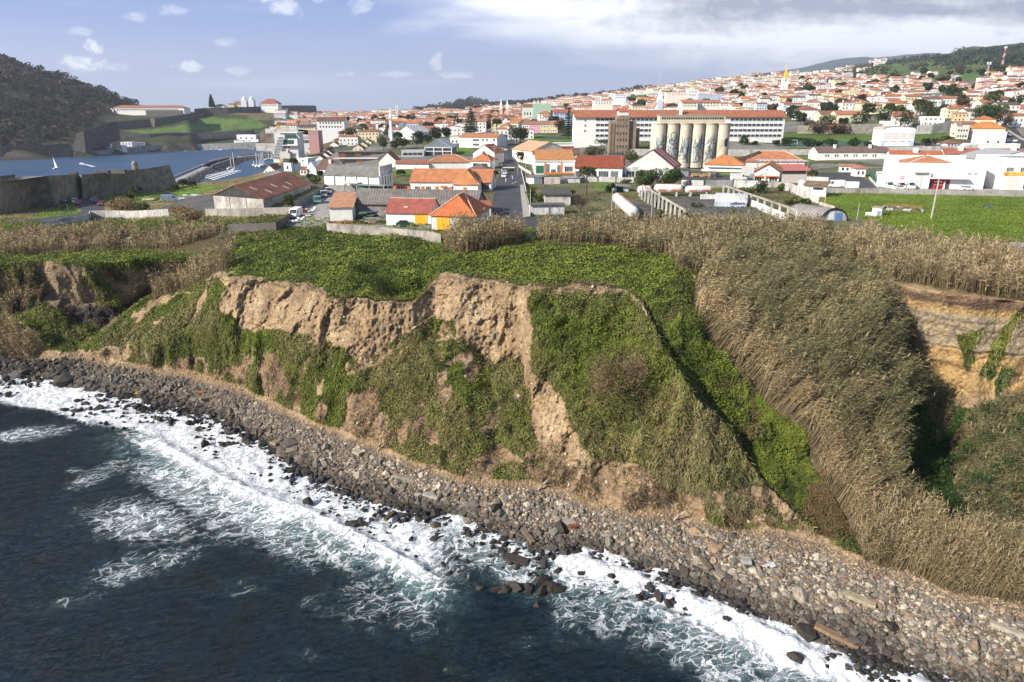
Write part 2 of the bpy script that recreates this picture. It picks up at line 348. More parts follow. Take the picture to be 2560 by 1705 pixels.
_a, _b, _c = ray(TX, KR[:, 9]); JT = _a/_b; _s = (KZ[:, 9]-CAMZ)/_c; JY = _b*_s; JZ = KZ[:, 9]
TCOL = np.arange((-900-1280)/1801., (3400-1280)/1801., 9/1801.); NY = 420; YFAR = 5500.0
YJ = np.interp(TCOL, JT, JY)-1.0; ZJ = np.interp(TCOL, JT, JZ)
GT = np.empty((len(TCOL), NY)); GY = np.empty((len(TCOL), NY))
LYc = np.linspace(math.log(280), math.log(YFAR), 500)
_tab = np.array([np.interp(np.exp(LYc), [q[0] for q in pr], [q[1] for q in pr]) for _, pr in PROF]); _pt = (np.array([p_[0] for p_ in PROF])-1280)/1801.
for i_, tc in enumerate(TCOL):
    k_ = np.clip(np.searchsorted(_pt, tc)-1, 0, len(_pt)-2); f_ = np.clip((tc-_pt[k_])/(_pt[k_+1]-_pt[k_]), 0, 1); f_ = f_*f_*(3-2*f_)*0.5+f_*0.5
    col_ = _tab[k_]*(1-f_)+_tab[k_+1]*f_
    ly = np.linspace(math.log(YJ[i_]), math.log(YFAR), NY); Yc = np.exp(ly); GY[i_] = Yc
    z_ = np.interp(ly, LYc, col_); u_ = np.clip((Yc-YJ[i_])/(290-YJ[i_]), 0, 1); GT[i_] = np.where(Yc < 290, ZJ[i_]+(np.interp(math.log(290), LYc, col_)-ZJ[i_])*u_, z_)
_lg = np.log(YJ)
_X2, _Y2 = TCOL[:, None]*GY, GY
_far = sst(GY, 700, 1500)*sst(GT, 3, 20); GT += _far*(fbm(np.stack([_X2, _Y2, 0*_X2], -1), 1/140., 5, 3.)*9.0)
def G(X, Y):
    X = np.asarray(X, float); Y = np.maximum(np.asarray(Y, float), 1.0); tt_ = X/Y
    i = np.clip((tt_-TCOL[0])/(TCOL[1]-TCOL[0]), 0, len(TCOL)-1.001); i0 = i.astype(int); f = i-i0
    lj = _lg[i0]*(1-f)+_lg[i0+1]*f; j = np.clip((np.log(Y)-lj)/(math.log(YFAR)-lj)*(NY-1), 0, NY-1.001); j0 = j.astype(int); g = j-j0
    return (GT[i0, j0]*(1-g)+GT[i0, j0+1]*g)*(1-f)+(GT[i0+1, j0]*(1-g)+GT[i0+1, j0+1]*g)*f
_SY = np.exp(np.linspace(math.log(110), math.log(5400), 1400))
def gp(px, py, Y=None):
    """ground point seen at a pixel (first hit going out), or the point on the ray at depth Y"""
    if Y is not None: return Vector(PY(px, py, Y).tolist())
    a, b, c = ray(px, py); X_ = a/b*_SY; Z_ = CAMZ+c/b*_SY; gz_ = G(X_, _SY); h_ = np.nonzero(Z_ <= gz_)[0]
    if not len(h_):
        k = int(np.argmin(Z_-gz_)); return Vector((X_[k], _SY[k], gz_[k]))
    k = h_[0]
    if k == 0: return Vector((X_[0], _SY[0], Z_[0]))
    d0 = Z_[k-1]-gz_[k-1]; d1 = Z_[k]-gz_[k]; f = d0/(d0-d1); y = _SY[k-1]*(1-f)+_SY[k]*f
    return Vector((a/b*y, y, CAMZ+c/b*y))
# round the outlines a little so that columns do not read as straight segments
def smoothx(xs, A):
    o = np.empty((len(xs), A.shape[1]))
    for k in range(A.shape[1]): o[:, k] = np.interp(xs, TX, A[:, k])
    return o
STEP = 3.0
NXC = np.arange(-540, 3400, STEP); NRR = np.arange(1950, 500, -STEP)
PXg, PYg = np.meshgrid(NXC, NRR)           # rows x cols
kr = smoothx(NXC, KR); kz = smoothx(NXC, KZ)
Zg = np.empty_like(PXg)
for j in range(len(NXC)):
    Zg[:, j] = np.interp(-PYg[:, j], -kr[j], kz[j])
def knot_row(px, k): return np.interp(px, TX, KR[:, k])
def near_z(px, py):
    px = np.atleast_1d(px); py = np.atleast_1d(py); o = np.empty(len(px))
    a = np.stack([np.interp(px, TX, KR[:, k]) for k in range(NK)], 1); b = np.stack([np.interp(px, TX, KZ[:, k]) for k in range(NK)], 1)
    for i in range(len(px)): o[i] = np.interp(-py[i], -a[i], b[i])
    return o
junc0 = np.interp(PXg, TX, KR[:, 9])
above_j = PYg < junc0
NP = P(PXg, PYg, Zg)                      # world positions
for _ in range(12):
    Zn = G(NP[..., 0], NP[..., 1]); Zg = np.where(above_j, Zn, Zg); NP = P(PXg, PYg, Zg)
foot = np.interp(PXg, TX, KR[:, 3]); shore = np.interp(PXg, TX, KR[:, 2]); crest = np.interp(PXg, TX, KR[:, 5]); brow = np.interp(PXg, TX, KR[:, 8])
junc = np.interp(PXg, TX, KR[:, 9])
face = sst(foot-PYg, -10, 40)*sst(PYg-crest, -25, 10)                    # the cliff face
rightcliff = sst(PXg, 2140, 2230)*sst(PYg-brow, -5, 15)*sst(np.interp(PXg, TX, KR[:, 7])-PYg, -20, 10)
leftcliff = sst(520-PXg/S, 0, 60)*sst(PYg-brow, -5, 15)*(1-sst(PYg-765*S, 0, 30))
leftcliff = leftcliff*(1-face)
facem = np.maximum(np.maximum(face, rightcliff), leftcliff)
# gullies, ribs and knobbly soil, as displacement in the world
G1 = fbm(NP*np.array([1, 1, 0.22]), 0.13, 4, 3.1); G2 = fbm(NP, 0.55, 4, 9.7); G3 = fbm(NP*np.array([1, 1, 0.35]), 0.33, 3, 21.0)
G4 = np.abs(fbm(NP*np.array([1, 1, 0.3]), 0.2, 3, 31.0))
mid = np.interp(PXg, TX, KR[:, 4]); upper = sst(mid-PYg, -12, 14)*face
G5 = fbm(NP*np.array([1, 1, .8]), 2.1, 3, 41.); depth = facem*(G1*3.4-G4*3.0+1.0+G3*.5)+upper*(G2*.6-np.abs(G3)*.7+G5*.75-np.abs(fbm(NP*np.array([1.3, 1.3, .5]), .8, 3, 43.))*1.0)+facem*(1-upper)*(G2*.7+G5*.25)
flat = 1-facem
dirv = NP.copy(); dirv[..., 2] = 0; dirv /= np.linalg.norm(dirv, axis=-1, keepdims=True)
strata = fbm(NP*np.array([.06, .06, 1.1]), 1.0, 4, 3.)*1.6+G2*.5-np.abs(fbm(NP*np.array([1, 1, .4]), .25, 3, 8.))*1.5
depth = depth*(1-0.55*rightcliff)+rightcliff*strata*.45
NP2 = NP-dirv*depth[..., None]
NP2[..., 2] += facem*G2*0.5+flat*(G2*0.3+fbm(NP, 0.12, 3, 5.0)*0.8)*sst(foot-PYg, -5, 60)*sst(PYg-junc, -50, 40)
beachm = sst(PYg-foot, -10, 10)
NP2[..., 2] += beachm*sst(shore-PYg, 0, 70)*(fbm(NP, 0.35, 4, 2.0)*0.7)
# ---- cover masks, traced on the photograph and given ragged edges
wx = PXg/S+fbm(NP, 0.25, 3, 1.0)*20; wy = PYg/S+fbm(NP, 0.25, 3, 60.0)*14
POLY_G = [
[(500,628),(545,595),(540,500),(640,495),(760,500),(1010,525),(1060,535),(1230,525),(1540,560),(1600,640),(1600,760),(1530,790),(1480,700),(1440,675),(1400,660),(1340,655),(1260,663),(1200,656),(1130,643),(1010,628),(985,672),(950,693),(850,688),(760,683),(710,650),(640,646)],
[(175,802),(240,752),(300,705),(340,676),(420,660),(500,630),(470,650),(400,685),(350,690),(300,745),(260,785),(215,805)],
[(300,790),(360,745),(420,715),(450,645),(500,655),(505,720),(560,755),(640,755),(700,785),(740,835),(800,855),(850,835),(900,805),(990,735),(1040,735),(1050,790),(1000,860),(1015,950),(950,1010),(905,990),(870,880),(800,895),(720,880),(660,830),(600,800),(560,830),(500,840),(430,815),(380,825)],
[(215,800),(300,735),(400,690),(500,640),(520,665),(450,705),(380,765),(300,800)],
[(2208,765),(2262,755),(2240,800),(2222,860),(2210,840)],[(2248,862),(2285,790),(2325,745),(2345,700),(2350,740),(2300,815),(2268,870)],[(2275,880),(2300,840),(2320,850),(2290,910)],
[(640,830),(720,850),(760,900),(740,920),(680,880)],
[(1050,900),(1090,860),(1150,835),(1205,840),(1225,960),(1240,1070),(1150,1030),(1100,1060),(1060,1040),(1070,960)],
[(1222,672),(1262,668),(1440,680),(1500,730),(1570,860),(1680,990),(1720,1060),(1760,1135),(1700,1120),(1600,1110),(1530,1095),(1440,1050),(1370,1045),(1330,1010),(1290,925),(1222,855),(1218,720)],
[(1480,700),(1600,640),(1700,760),(1790,890),(1900,970),(1960,1100),(2000,1290),(1880,1230),(1830,1185),(1760,1120),(1680,985),(1570,855)],
[(2090,700),(2130,850),(2200,930),(2355,930),(3110,930),(3110,1290),(2355,1250),(2150,1200),(2080,1100),(2080,850)],
[(0,590),(60,600),(110,640),(100,720),(60,800),(-500,800),(-500,590)],
[(-500,595),(-500,575),(0,582),(130,576),(330,568),(420,572),(560,540),(540,600),(430,604),(330,602),(250,622),(200,612),(60,606)],
[(-500,520),(560,500),(560,530),(-500,545)],
[(100,700),(180,740),(260,780),(200,810),(120,810),(80,760)],
[(1350,960),(1480,950),(1560,1060),(1480,1080),(1380,1060)],
[(1625,1145),(1665,1140),(1665,1190),(1640,1198),(1622,1180)],
]
BUTT = [q for q in POLY_G if q[0] == (1222,672)][0]
green = np.zeros(PXg.shape, bool)
for pl in POLY_G: green |= inpoly(wx, wy, pl)
bare = inpoly(wx, wy, [(1180,690),(1222,690),(1225,860),(1290,925),(1330,1010),(1370,1045),(1440,1062),(1530,1105),(1620,1150),(1700,1165),(1800,1205),(1500,1185),(1330,1160),(1250,1100),(1215,960),(1190,830)])
paleg = inpoly(wx, wy, [(1530,1010),(1620,950),(1690,1010),(1740,1080),(1790,1160),(1720,1190),(1600,1160),(1500,1110)])
olive = (~green) & (facem > .5) & (wx > 250) & (wx < 1850) & (PYg > mid-5) & (PYg < foot-14) & ~bare & (fbm(NP*np.array([1, 1, .35]), 0.24, 4, 107.) > -.02)
green |= olive
patch = (fbm(NP*np.array([1, 1, .4]), 0.16, 4, 77.0) > 0.16)
green |= patch & (leftcliff > 0.5) & (wx < 520)
green &= ~((facem > 0.5) & ~inpoly(wx, wy, BUTT) & (fbm(NP*np.array([1, 1, .35]), 0.3, 4, 7.0) > 0.33) & (PYg > crest+18))
green |= (facem > 0.5) & (fbm(NP*np.array([1, 1, .3]), 0.22, 4, 107.0) > 0.3) & (PYg > mid-20) & (wx < 1900) & (PYg < foot-40)
POLY_REED = [   # polygon (2355 px), height, lean, greenness
([(-500,590),(-500,545),(60,540),(300,536),(530,530),(540,572),(430,578),(330,574),(200,574),(120,582),(0,588)], 4.2, 0.05, 0.15),
([(345,690),(420,640),(540,595),(545,605),(490,636),(410,676),(350,692)], 6.5, 0.0, 0.05),
([(-500,830),(-500,765),(60,770),(115,805),(60,826),(0,830)], 6.0, -0.3, 0.05),
([(0,650),(70,640),(110,680),(60,720),(0,720)], 4.0, 0.1, 0.4),
([(1020,572),(1060,584),(1120,578),(1190,560),(1205,545),(1040,540)], 5.9, 0.0, 0.16),
([(1235,552),(1290,562),(1400,566),(1540,585),(1560,622),(1605,630),(1640,560),(1890,565),(1890,530),(1600,522),(1400,524),(1235,530)], 4.7, 0.0, 0.38),
([(1600,640),(1590,700),(1640,800),(1720,880),(1770,930),(1850,985),(1860,1060),(1920,1150),(1950,1215),(1990,1290),(2110,1325),(2060,1200),(2040,1050),(2070,900),(2040,790),(2000,680),(1900,560),(1640,565)], 5.4, 0.5, 0.85),
([(1985,1290),(2110,1332),(2200,1368),(2355,1392),(3110,1440),(3110,1340),(2355,1290),(2150,1225),(2060,1185),(1960,1200)], 6.0, 0.15, 0.15),
([(1895,560),(1990,632),(2060,645),(2355,688),(3110,705),(3110,635),(2355,612),(2200,592),(2000,560)], 5.6, 0.0, 0.03),
([(2185,1010),(2240,940),(2355,900),(3110,900),(3110,1290),(2355,1255),(2240,1210),(2190,1120)], 1.5, .2, .95),
([(1960,640),(2040,700),(2100,800),(2150,900),(2210,930),(2180,1000),(2130,960),(2060,860),(1990,720)], 4.2, .3, .7),
]
reedm = np.zeros(PXg.shape, bool)
for pl, *_ in POLY_REED: reedm |= inpoly(PXg/S+fbm(NP, .2, 3, 4.)*10, PYg/S+fbm(NP, .2, 3, 5.)*6, pl)
# ---- base colours of the ground under the plants
soil = np.array([0.42, 0.31, 0.195]); soil2 = np.array([0.27, 0.195, 0.125]); pale = np.array([0.54, 0.425, 0.29])
nA = fbm(NP, 0.3, 4, 50.)[..., None]; nB = fbm(NP, 1.3, 3, 55.)[..., None]
C = soil+(pale-soil)*np.clip(nA*1.6, 0, 1)+(soil2-soil)*np.clip(-nA*1.6, 0, 1); C = C*(1+0.28*nB)
lowface = (sst(PYg-mid, -10, 60)*facem)[..., None]
C = C*(1-0.55*lowface)+np.array([0.24, 0.165, 0.105])*0.55*lowface*(1+.4*nA)
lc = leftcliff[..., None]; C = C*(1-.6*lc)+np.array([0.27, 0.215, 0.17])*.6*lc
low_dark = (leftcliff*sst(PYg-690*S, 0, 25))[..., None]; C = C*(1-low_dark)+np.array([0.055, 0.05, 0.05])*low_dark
rc = rightcliff[..., None]; och = np.array([0.50, 0.345, 0.165])+(np.array([0.38, 0.31, 0.225])-np.array([0.50, 0.345, 0.165]))*sst((sst(NP[..., 2]+G1*2, 23.2, 24.4)*(1-sst(NP[..., 2]+G1*1.2, 29.3, 30.0))), 0, 1)[..., None]
C = C*(1-rc)+och*rc*(1+.15*nB)
bw = rightcliff[..., None]*sst(NP2[..., 2], 30.2, 31.2)[..., None]; C = C*(1-bw)+np.array([0.20, 0.14, 0.10])*bw
gcol = np.array([0.045, 0.075, 0.018]); gm = green[..., None]
C = np.where(gm, gcol*(1+.4*nA), C)
C = np.where(reedm[..., None], np.array([0.12, 0.10, 0.055]), C)
bm = beachm[..., None]; wet = sst(PYg-(shore+foot*0.0)-(-38), 0, 40)[..., None]
C = C*(1-bm)+(np.array([0.20, 0.17, 0.14])*(1-wet)+np.array([0.035, 0.033, 0.032])*wet)*bm
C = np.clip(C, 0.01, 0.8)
nr, nc = PXg.shape
idx = np.arange(nr*nc).reshape(nr, nc)
quads = np.stack([idx[:-1, :-1], idx[:-1, 1:], idx[1:, 1:], idx[1:, :-1]], -1).reshape(-1, 4)
def terr_fn(tt, b):
    pos = tt.node('ShaderNodeNewGeometry').outputs['Position']
    c = tt.attr('Col').outputs['Color']
    n = tt.noise(pos, 1.7, 6, 0.7); n2 = tt.noise(pos, 0.35, 4, 0.6)
    c = tt.mix(1.0, c, tt.mix(tt.ss(n, 0.3, 0.7), (0.62, 0.6, 0.58, 1), (1.25, 1.22, 1.18, 1)), 'MULTIPLY')
    c = tt.mix(1.0, c, tt.mix(tt.ss(n2, 0.35, 0.65), (0.85, 0.85, 0.88, 1), (1.1, 1.08, 1.02, 1)), 'MULTIPLY')
    tt.put(b.inputs['Base Color'], c); b.inputs['Roughness'].default_value = 0.95; b.inputs['Specular IOR Level'].default_value = 0.1
    v2 = tt.node('ShaderNodeTexVoronoi'); tt.put(v2.inputs['Vector'], pos); v2.inputs['Scale'].default_value = 2.6
    c = tt.mix(tt.math('MULTIPLY', tt.ss(v2.outputs[0], .30, .12), tt.ss(tt.sep(v2.outputs[1])[0], .62, .8)), c, (.42, .38, .32, 1)); tt.put(b.inputs['Base Color'], c)
    h = tt.noise(pos, 2.2, 7, 0.7); v = tt.node('ShaderNodeTexVoronoi'); tt.put(v.inputs['Vector'], pos); v.inputs['Scale'].default_value = 1.6
    tt.put(b.inputs['Normal'], tt.bump(tt.math('ADD', h, tt.math('MULTIPLY', v.outputs[0], 0.5)), 1.0, 0.75))
M_TERR = mat('cliff_soil', terr_fn)
quads = quads.reshape(nr-1, nc-1, 4)[(PYg > junc0-9)[1:, 1:]]
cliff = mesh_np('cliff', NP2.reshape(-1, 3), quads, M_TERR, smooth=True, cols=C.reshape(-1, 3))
tag(cliff, 'tan earth cliff with grassy slopes and stony beach below the town', kind='structure')
def near_sample(n, maskfn, x0=-530, x1=3380, y0=505, y1=1940):
    """random points of the near sheet, spread evenly over the picture; returns positions, grid normals, px, py"""
    px = rng.uniform(x0, x1, n); py = rng.uniform(y0, y1, n)
    j = np.clip(((px-NXC[0])/STEP), 0, nc-2); i = np.clip(((NRR[0]-py)/STEP), 0, nr-2)
    ii = i.astype(int); jj = j.astype(int)
    k = maskfn(ii, jj, px, py); ii, jj, px, py, i, j = ii[k], jj[k], px[k], py[k], i[k], j[k]
    fi = (i-ii)[:, None]; fj = (j-jj)[:, None]
    a, b_, c_, d = NP2[ii, jj], NP2[ii, jj+1], NP2[ii+1, jj], NP2[ii+1, jj+1]
    pos = (a*(1-fj)+b_*fj)*(1-fi)+(c_*(1-fj)+d*fj)*fi
    nrm = np.cross(b_-a, c_-a); nrm /= np.linalg.norm(nrm, axis=1, keepdims=True)+1e-9
    return pos, nrm, px, py, ii, jj
def unit(v): return v/(np.linalg.norm(v, axis=-1, keepdims=True)+1e-9)
# ---- leafy creeper on the slopes and the cliff top
def leaf_fn(tt, b):
    c = tt.attr('Col').outputs['Color']; tt.put(b.inputs['Base Color'], c)
    b.inputs['Roughness'].default_value = 0.75; b.inputs['Specular IOR Level'].default_value = 0.15
    tr = tt.node('ShaderNodeBsdfTranslucent'); tt.put(tr.inputs[0], c); mx = tt.node('ShaderNodeMixShader'); mx.inputs[0].default_value = 0.32
    o = [n for n in tt.n if n.type == 'OUTPUT_MATERIAL'][0]
    tt.l.new(b.outputs[0], mx.inputs[1]); tt.l.new(tr.outputs[0], mx.inputs[2]); tt.l.new(mx.outputs[0], o.inputs[0])
M_LEAF = mat('leaf', leaf_fn)
def leaf_tris(pos, nrm, size, spread, cols, tilt=0.7):
    """one small leaf-clump quad per point"""
    n = len(pos); r = unit(rng.normal(size=(n, 3))); nn = unit(nrm+r*tilt)
    u = unit(np.cross(nn, rng.normal(size=(n, 3)))); v = np.cross(nn, u)
    s = size[:, None] if hasattr(size, '__len__') else size
    c = pos+nrm*rng.uniform(0, 1, (n, 1))*spread
    V = np.stack([c-u*s, c-v*s*0.55+u*s*0.1, c+u*s, c+v*s*0.55], 1)
    F = np.arange(4*n).reshape(n, 4)
    return V.reshape(-1, 3), F, np.repeat(cols, 4, 0)
def green_mask(ii, jj, px, py): return green[ii, jj] & ~(reedm[ii, jj])
pos, nrm, px, py, ii, jj = near_sample(1750000, green_mask)
Yd = pos[:, 1]
nz = fbm(pos, 0.22, 4, 91.)[:, None]; nf = fbm(pos, 1.0, 2, 95.)[:, None]
onface = facem[ii, jj][:, None]
gul = inpoly(px/S, py/S, [(1480,690),(1600,600),(1800,900),(1900,960),(1960,1100),(2000,1290),(1830,1190),(1680,990),(1570,857)])[:, None].astype(float)
plat = (1-onface)*(1-gul)*(py[:, None] < 700*S)
lush = np.array([0.14, 0.168, 0.03]); dark = np.array([0.055, 0.078, 0.018]); dry = np.array([0.225, 0.20, 0.085]); bright = np.array([0.175, 0.215, 0.034])
cc = lush+(dark-lush)*np.clip(-nz*1.8, 0, 1)+(bright-lush)*np.clip(nz*1.6, 0, 1)
dryf = np.clip(onface*(0.5+fbm(pos, 0.12, 3, 99.)[:, None]*1.5)+.35*onface*olive[ii, jj][:, None], 0, 0.95)
cc = cc*(1-dryf)+dry*dryf
cc = cc*(1+.32*plat); gd_ = gul*np.clip(fbm(pos, .30, 3, 61.)[:, None]*2.2+.15, 0, 1); cc = cc*(1-gd_)+np.array([.045, .062, .018])*gd_; gb_ = gul*(fbm(pos, .22, 3, 64.)[:, None] > .32)*.7; cc = cc*(1-gb_)+np.array([.13, .10, .05])*gb_  # flat cliff-top leaves lightened in colour for sun on them; gully darkened and browned
pg = (paleg[ii, jj]*rng.uniform(.2, .9, len(pos)))[:, None]; cc = cc*(1-pg)+np.array([.27, .225, .135])*pg
bp_ = (inpoly(px/S+nz[:, 0]*20, py/S, [(1860,1110),(1930,1120),(1990,1230),(1900,1240),(1850,1180)]))[:, None]*.8; cc = cc*(1-bp_)+np.array([.13, .075, .05])*bp_
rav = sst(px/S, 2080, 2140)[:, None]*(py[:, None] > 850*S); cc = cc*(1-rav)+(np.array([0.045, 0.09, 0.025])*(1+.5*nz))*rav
cc = cc*rng.uniform(0.65, 1.35, (len(pos), 1))*(1+0.35*nf); cc = np.clip(cc, 0.005, .5)
clump = np.clip(fbm(pos, 0.5, 3, 33.)*1.5, 0, 1)
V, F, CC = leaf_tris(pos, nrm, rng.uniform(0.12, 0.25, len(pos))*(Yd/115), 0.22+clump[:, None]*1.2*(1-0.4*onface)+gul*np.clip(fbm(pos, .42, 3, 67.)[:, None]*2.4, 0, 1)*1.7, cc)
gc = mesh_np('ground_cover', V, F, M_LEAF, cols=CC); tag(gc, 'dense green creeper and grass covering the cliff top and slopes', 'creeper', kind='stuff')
fs_ = (onface[:, 0] > .4) & (rng.random(len(pos)) < .42); pos_g, nrm_g, cc_g = pos[fs_], nrm[fs_], cc[fs_]
# dry grass and dead stems on the lower face and along the cliff edge
def dry_mask(ii, jj, px, py):
    f = facem[ii, jj]; lowf = (py > mid[ii, jj]-20) & (py < foot[ii, jj]+4)
    edge = (np.abs(py-crest[ii, jj]) < 9)
    return ((f > 0.5) & lowf & ~green[ii, jj] & (fbm(NP[ii, jj]*np.array([1, 1, .35]), 0.2, 3, 12.) > -0.16) & (px < 1900*S)) | (edge & (px > 500*S) & (px < 1500*S)) | ((leftcliff[ii, jj] > .5) & (rng.random(len(ii)) < .25))
pos, nrm, px, py, ii, jj = near_sample(600000, dry_mask)
def blades(pos, up, ln, wd, cols0, cols1, bend):
    n = len(pos); side = unit(np.cross(up, rng.normal(size=(n, 3))))
    m = pos+up*ln[:, None]*0.55; tip = pos+up*ln[:, None]+bend
    V = np.stack([pos-side*wd[:, None], pos+side*wd[:, None], m+bend*.35+side*wd[:, None]*.8, m+bend*.35-side*wd[:, None]*.8, tip], 1)
    b0 = np.arange(n)[:, None]*5
    Fq = b0+np.array([[0, 1, 2, 3]]); Ft = b0+np.array([[3, 2, 4]])
    Cc = np.stack([cols0, cols0, (cols0+cols1)/2, (cols0+cols1)/2, cols1], 1).reshape(-1, 3)
    return V.reshape(-1, 3), [Fq, Ft], Cc
up = unit(nrm*0.6+np.array([0, 0, -0.45])+rng.normal(size=nrm.shape)*0.45)
bc = np.array([0.25, 0.185, 0.115])*rng.uniform(.5, 1.35, (len(pos), 1))*(1+.3*fbm(pos, .3, 2, 8.)[:, None])
V, F, CC = blades(pos, up, rng.uniform(.4, 1.2, len(pos)), rng.uniform(.03, .06, len(pos)), bc*.7, bc, rng.normal(size=pos.shape)*.1)
N_g = len(pos_g); st_ = fbm(pos_g*np.array([1, 1, .12]), .9, 3, 71.)[:, None]
gcol_ = cc_g*(1+.5*st_)+np.array([.22, .19, .10])*np.clip(st_*2.2, 0, .9); V2, F2, C2 = blades(pos_g+nrm_g*.1, unit(nrm_g*.5+np.array([0, -.1, -.75])+rng.normal(size=nrm_g.shape)*.3), rng.uniform(.4, 1.1, N_g), rng.uniform(.03, .055, N_g), gcol_*.8, gcol_*1.1, rng.normal(size=pos_g.shape)*.06)
tag(mesh_np('hanging_grass', V2, F2, M_LEAF, cols=np.clip(C2, .01, .6)), 'long grass and creeper stems hanging down the green cliff slopes', 'grass', kind='stuff')
dg = mesh_np('dry_grass', V, F, M_LEAF, cols=CC); tag(dg, 'brown dead grass hanging on the lower cliff face', 'grass', kind='stuff')
# ---- giant reeds: stalks with leaves, leaning with the wind on the slope
def reeds(poly, height, lean, greenf, name, label, dens):
    pl = sc(poly); xs = [p[0] for p in pl]; ys = [p[1] for p in pl]
    x0, x1, y0, y1 = max(min(xs), -530), min(max(xs), 3380), max(min(ys), 505), max(ys)
    n = int((x1-x0)*(y1-y0)*dens)
    def m(ii, jj, px, py): return inpoly(px+fbm(NP[ii, jj], .3, 3, 4.)*26, py+fbm(NP[ii, jj], .3, 3, 5.)*13, pl)
    pos, nrm, px, py, ii, jj = near_sample(n, m, x0, x1, y0, y1)
    if poly[0][0] == -500 and height == 4.2: kq = fbm(pos, .09, 3, 88.) > -.12; pos, nrm, px, py = pos[kq], nrm[kq], px[kq], py[kq]
    N = len(pos); dsc = pos[:, 1]/120.0
    cl = fbm(pos, 0.16, 3, 14.); cf = fbm(pos, 0.6, 2, 15.)
    hgt = height*(0.78+(0.25+.3*(lean > .3))*cl+rng.uniform(-.16, .2, N))
    up = np.array([lean*0.9, lean*0.25, 1.0])+rng.normal(size=(N, 3))*0.10+np.stack([cl*.3, cf*.2, 0*cl], 1)*(0.4+lean*1.5); up = unit(up)
    bend = np.stack([lean*0.9+0.25*cf+.15, 0.1+0*cl, -0.15+0*cl], 1)*hgt[:, None]*0.22+rng.normal(size=(N, 3))*.12
    q = pos/np.array([1.9, 1.9, 2.6])+cl[:, None]*.8; ci = np.floor(q).astype(np.int64); c1, c2, c3, c4 = [hsh(ci[:, 0]+k*7, ci[:, 1]-k*3, ci[:, 2]+k) for k in range(4)]
    hgt = hgt*(1+.22*c1); up = unit(up+np.stack([c2*.30+0*c1, c3*.22, 0*c1], 1)*(.5+lean)); bend = bend+np.stack([c2*.5, c3*.3, -np.abs(c2)*.3], 1)*(.4+lean)
    tan = np.array([0.38, 0.295, 0.175]); grn = np.array([0.185, 0.18, 0.092]); pal = np.array([0.42, 0.34, 0.215])
    g = np.clip(greenf+cl*0.7+c4*.3+rng.uniform(-.25, .25, N), 0, 1)[:, None]
    if greenf > .5: g = g*sst(px-np.interp(py, [700*S, 950*S, 1200*S], [1610*S, 1830*S, 1960*S])+c1*25, -5, 60)[:, None]
    top = tan*(1-g)+grn*g; top = top*(1.15 if lean > .4 else 1)*rng.uniform(.6, 1.35, (N, 1))*(1+.28*c3[:, None]); base = tan*.55*rng.uniform(.7, 1.2, (N, 1))
    out = [blades(pos, up, hgt*.95, rng.uniform(.03, .055, N)*dsc, base, top, bend)]
    LP = 7
    for k in range(LP):               # leaves along the upper stalk
        f = rng.uniform(.35, 1.0, N)[:, None]; q = pos+up*(hgt[:, None]*.95)*f+bend*f*f
        d = unit(rng.normal(size=(N, 3))*np.array([1, 1, .45])+up*.9+np.array([lean*1.2+.25, 0, 0]))
        ln = rng.uniform(.45, 1.0, N)*np.sqrt(dsc); lc_ = top*rng.uniform(.7, 1.3, (N, 1))
        out.append(blades(q, d, ln, rng.uniform(.035, .075, N)*dsc, lc_*.85, lc_, np.stack([0*ln, 0*ln, -ln*.35], 1)))
    kk = rng.random(N) < (.22 if greenf < .5 else .025)            # pale plumes
    tip = (pos+up*hgt[:, None]*.95+bend)[kk]; n3 = len(tip); pc = pal*rng.uniform(.7, 1.2, (n3, 1))
    out.append(blades(tip-up[kk]*.2, unit(up[kk]+bend[kk]*.1), rng.uniform(.5, .9, n3), rng.uniform(.06, .1, n3)*dsc[kk], pc, pc, rng.normal(size=(n3, 3))*.08))
    V = []; F4 = []; F3 = []; Cc = []; o = 0
    for v, (a, b_), c_ in out: V.append(v); F4.append(a+o); F3.append(b_+o); Cc.append(c_); o += len(v)
    ob = mesh_np(name, np.concatenate(V), [np.concatenate(F4), np.concatenate(F3)], M_LEAF, cols=np.clip(np.concatenate(Cc), .01, .8))
    tag(ob, label, 'reeds', kind='stuff'); return ob
RL = ['dry brown reed bed along the left cliff edge', 'dry reed clump on the ridge at the left of the green slope', 'leaning reed clump above the black boulders at far left',
      'low reeds on the far left cliff ledge', 'tall dry reed clump beside the end of the street', 'reed hedge along the cliff top below the ruined yard',
      'large wind-blown reed mass on the right-hand slope', 'dry reeds at the foot of the ravine above the stony beach', 'pale reed band above the ochre cliff at right', 'green thicket of reeds and shrubs in the shaded ravine', 'leaning reeds hanging over the left side of the ravine']
DEN = [0.10, .12, .10, .10, .16, .11, .085, .075, .11, .05, .08]
for (pl, h, le, g), lab, de in zip(POLY_REED, RL, DEN): reeds(pl, h, le, g, 'reed_bed', lab, de)
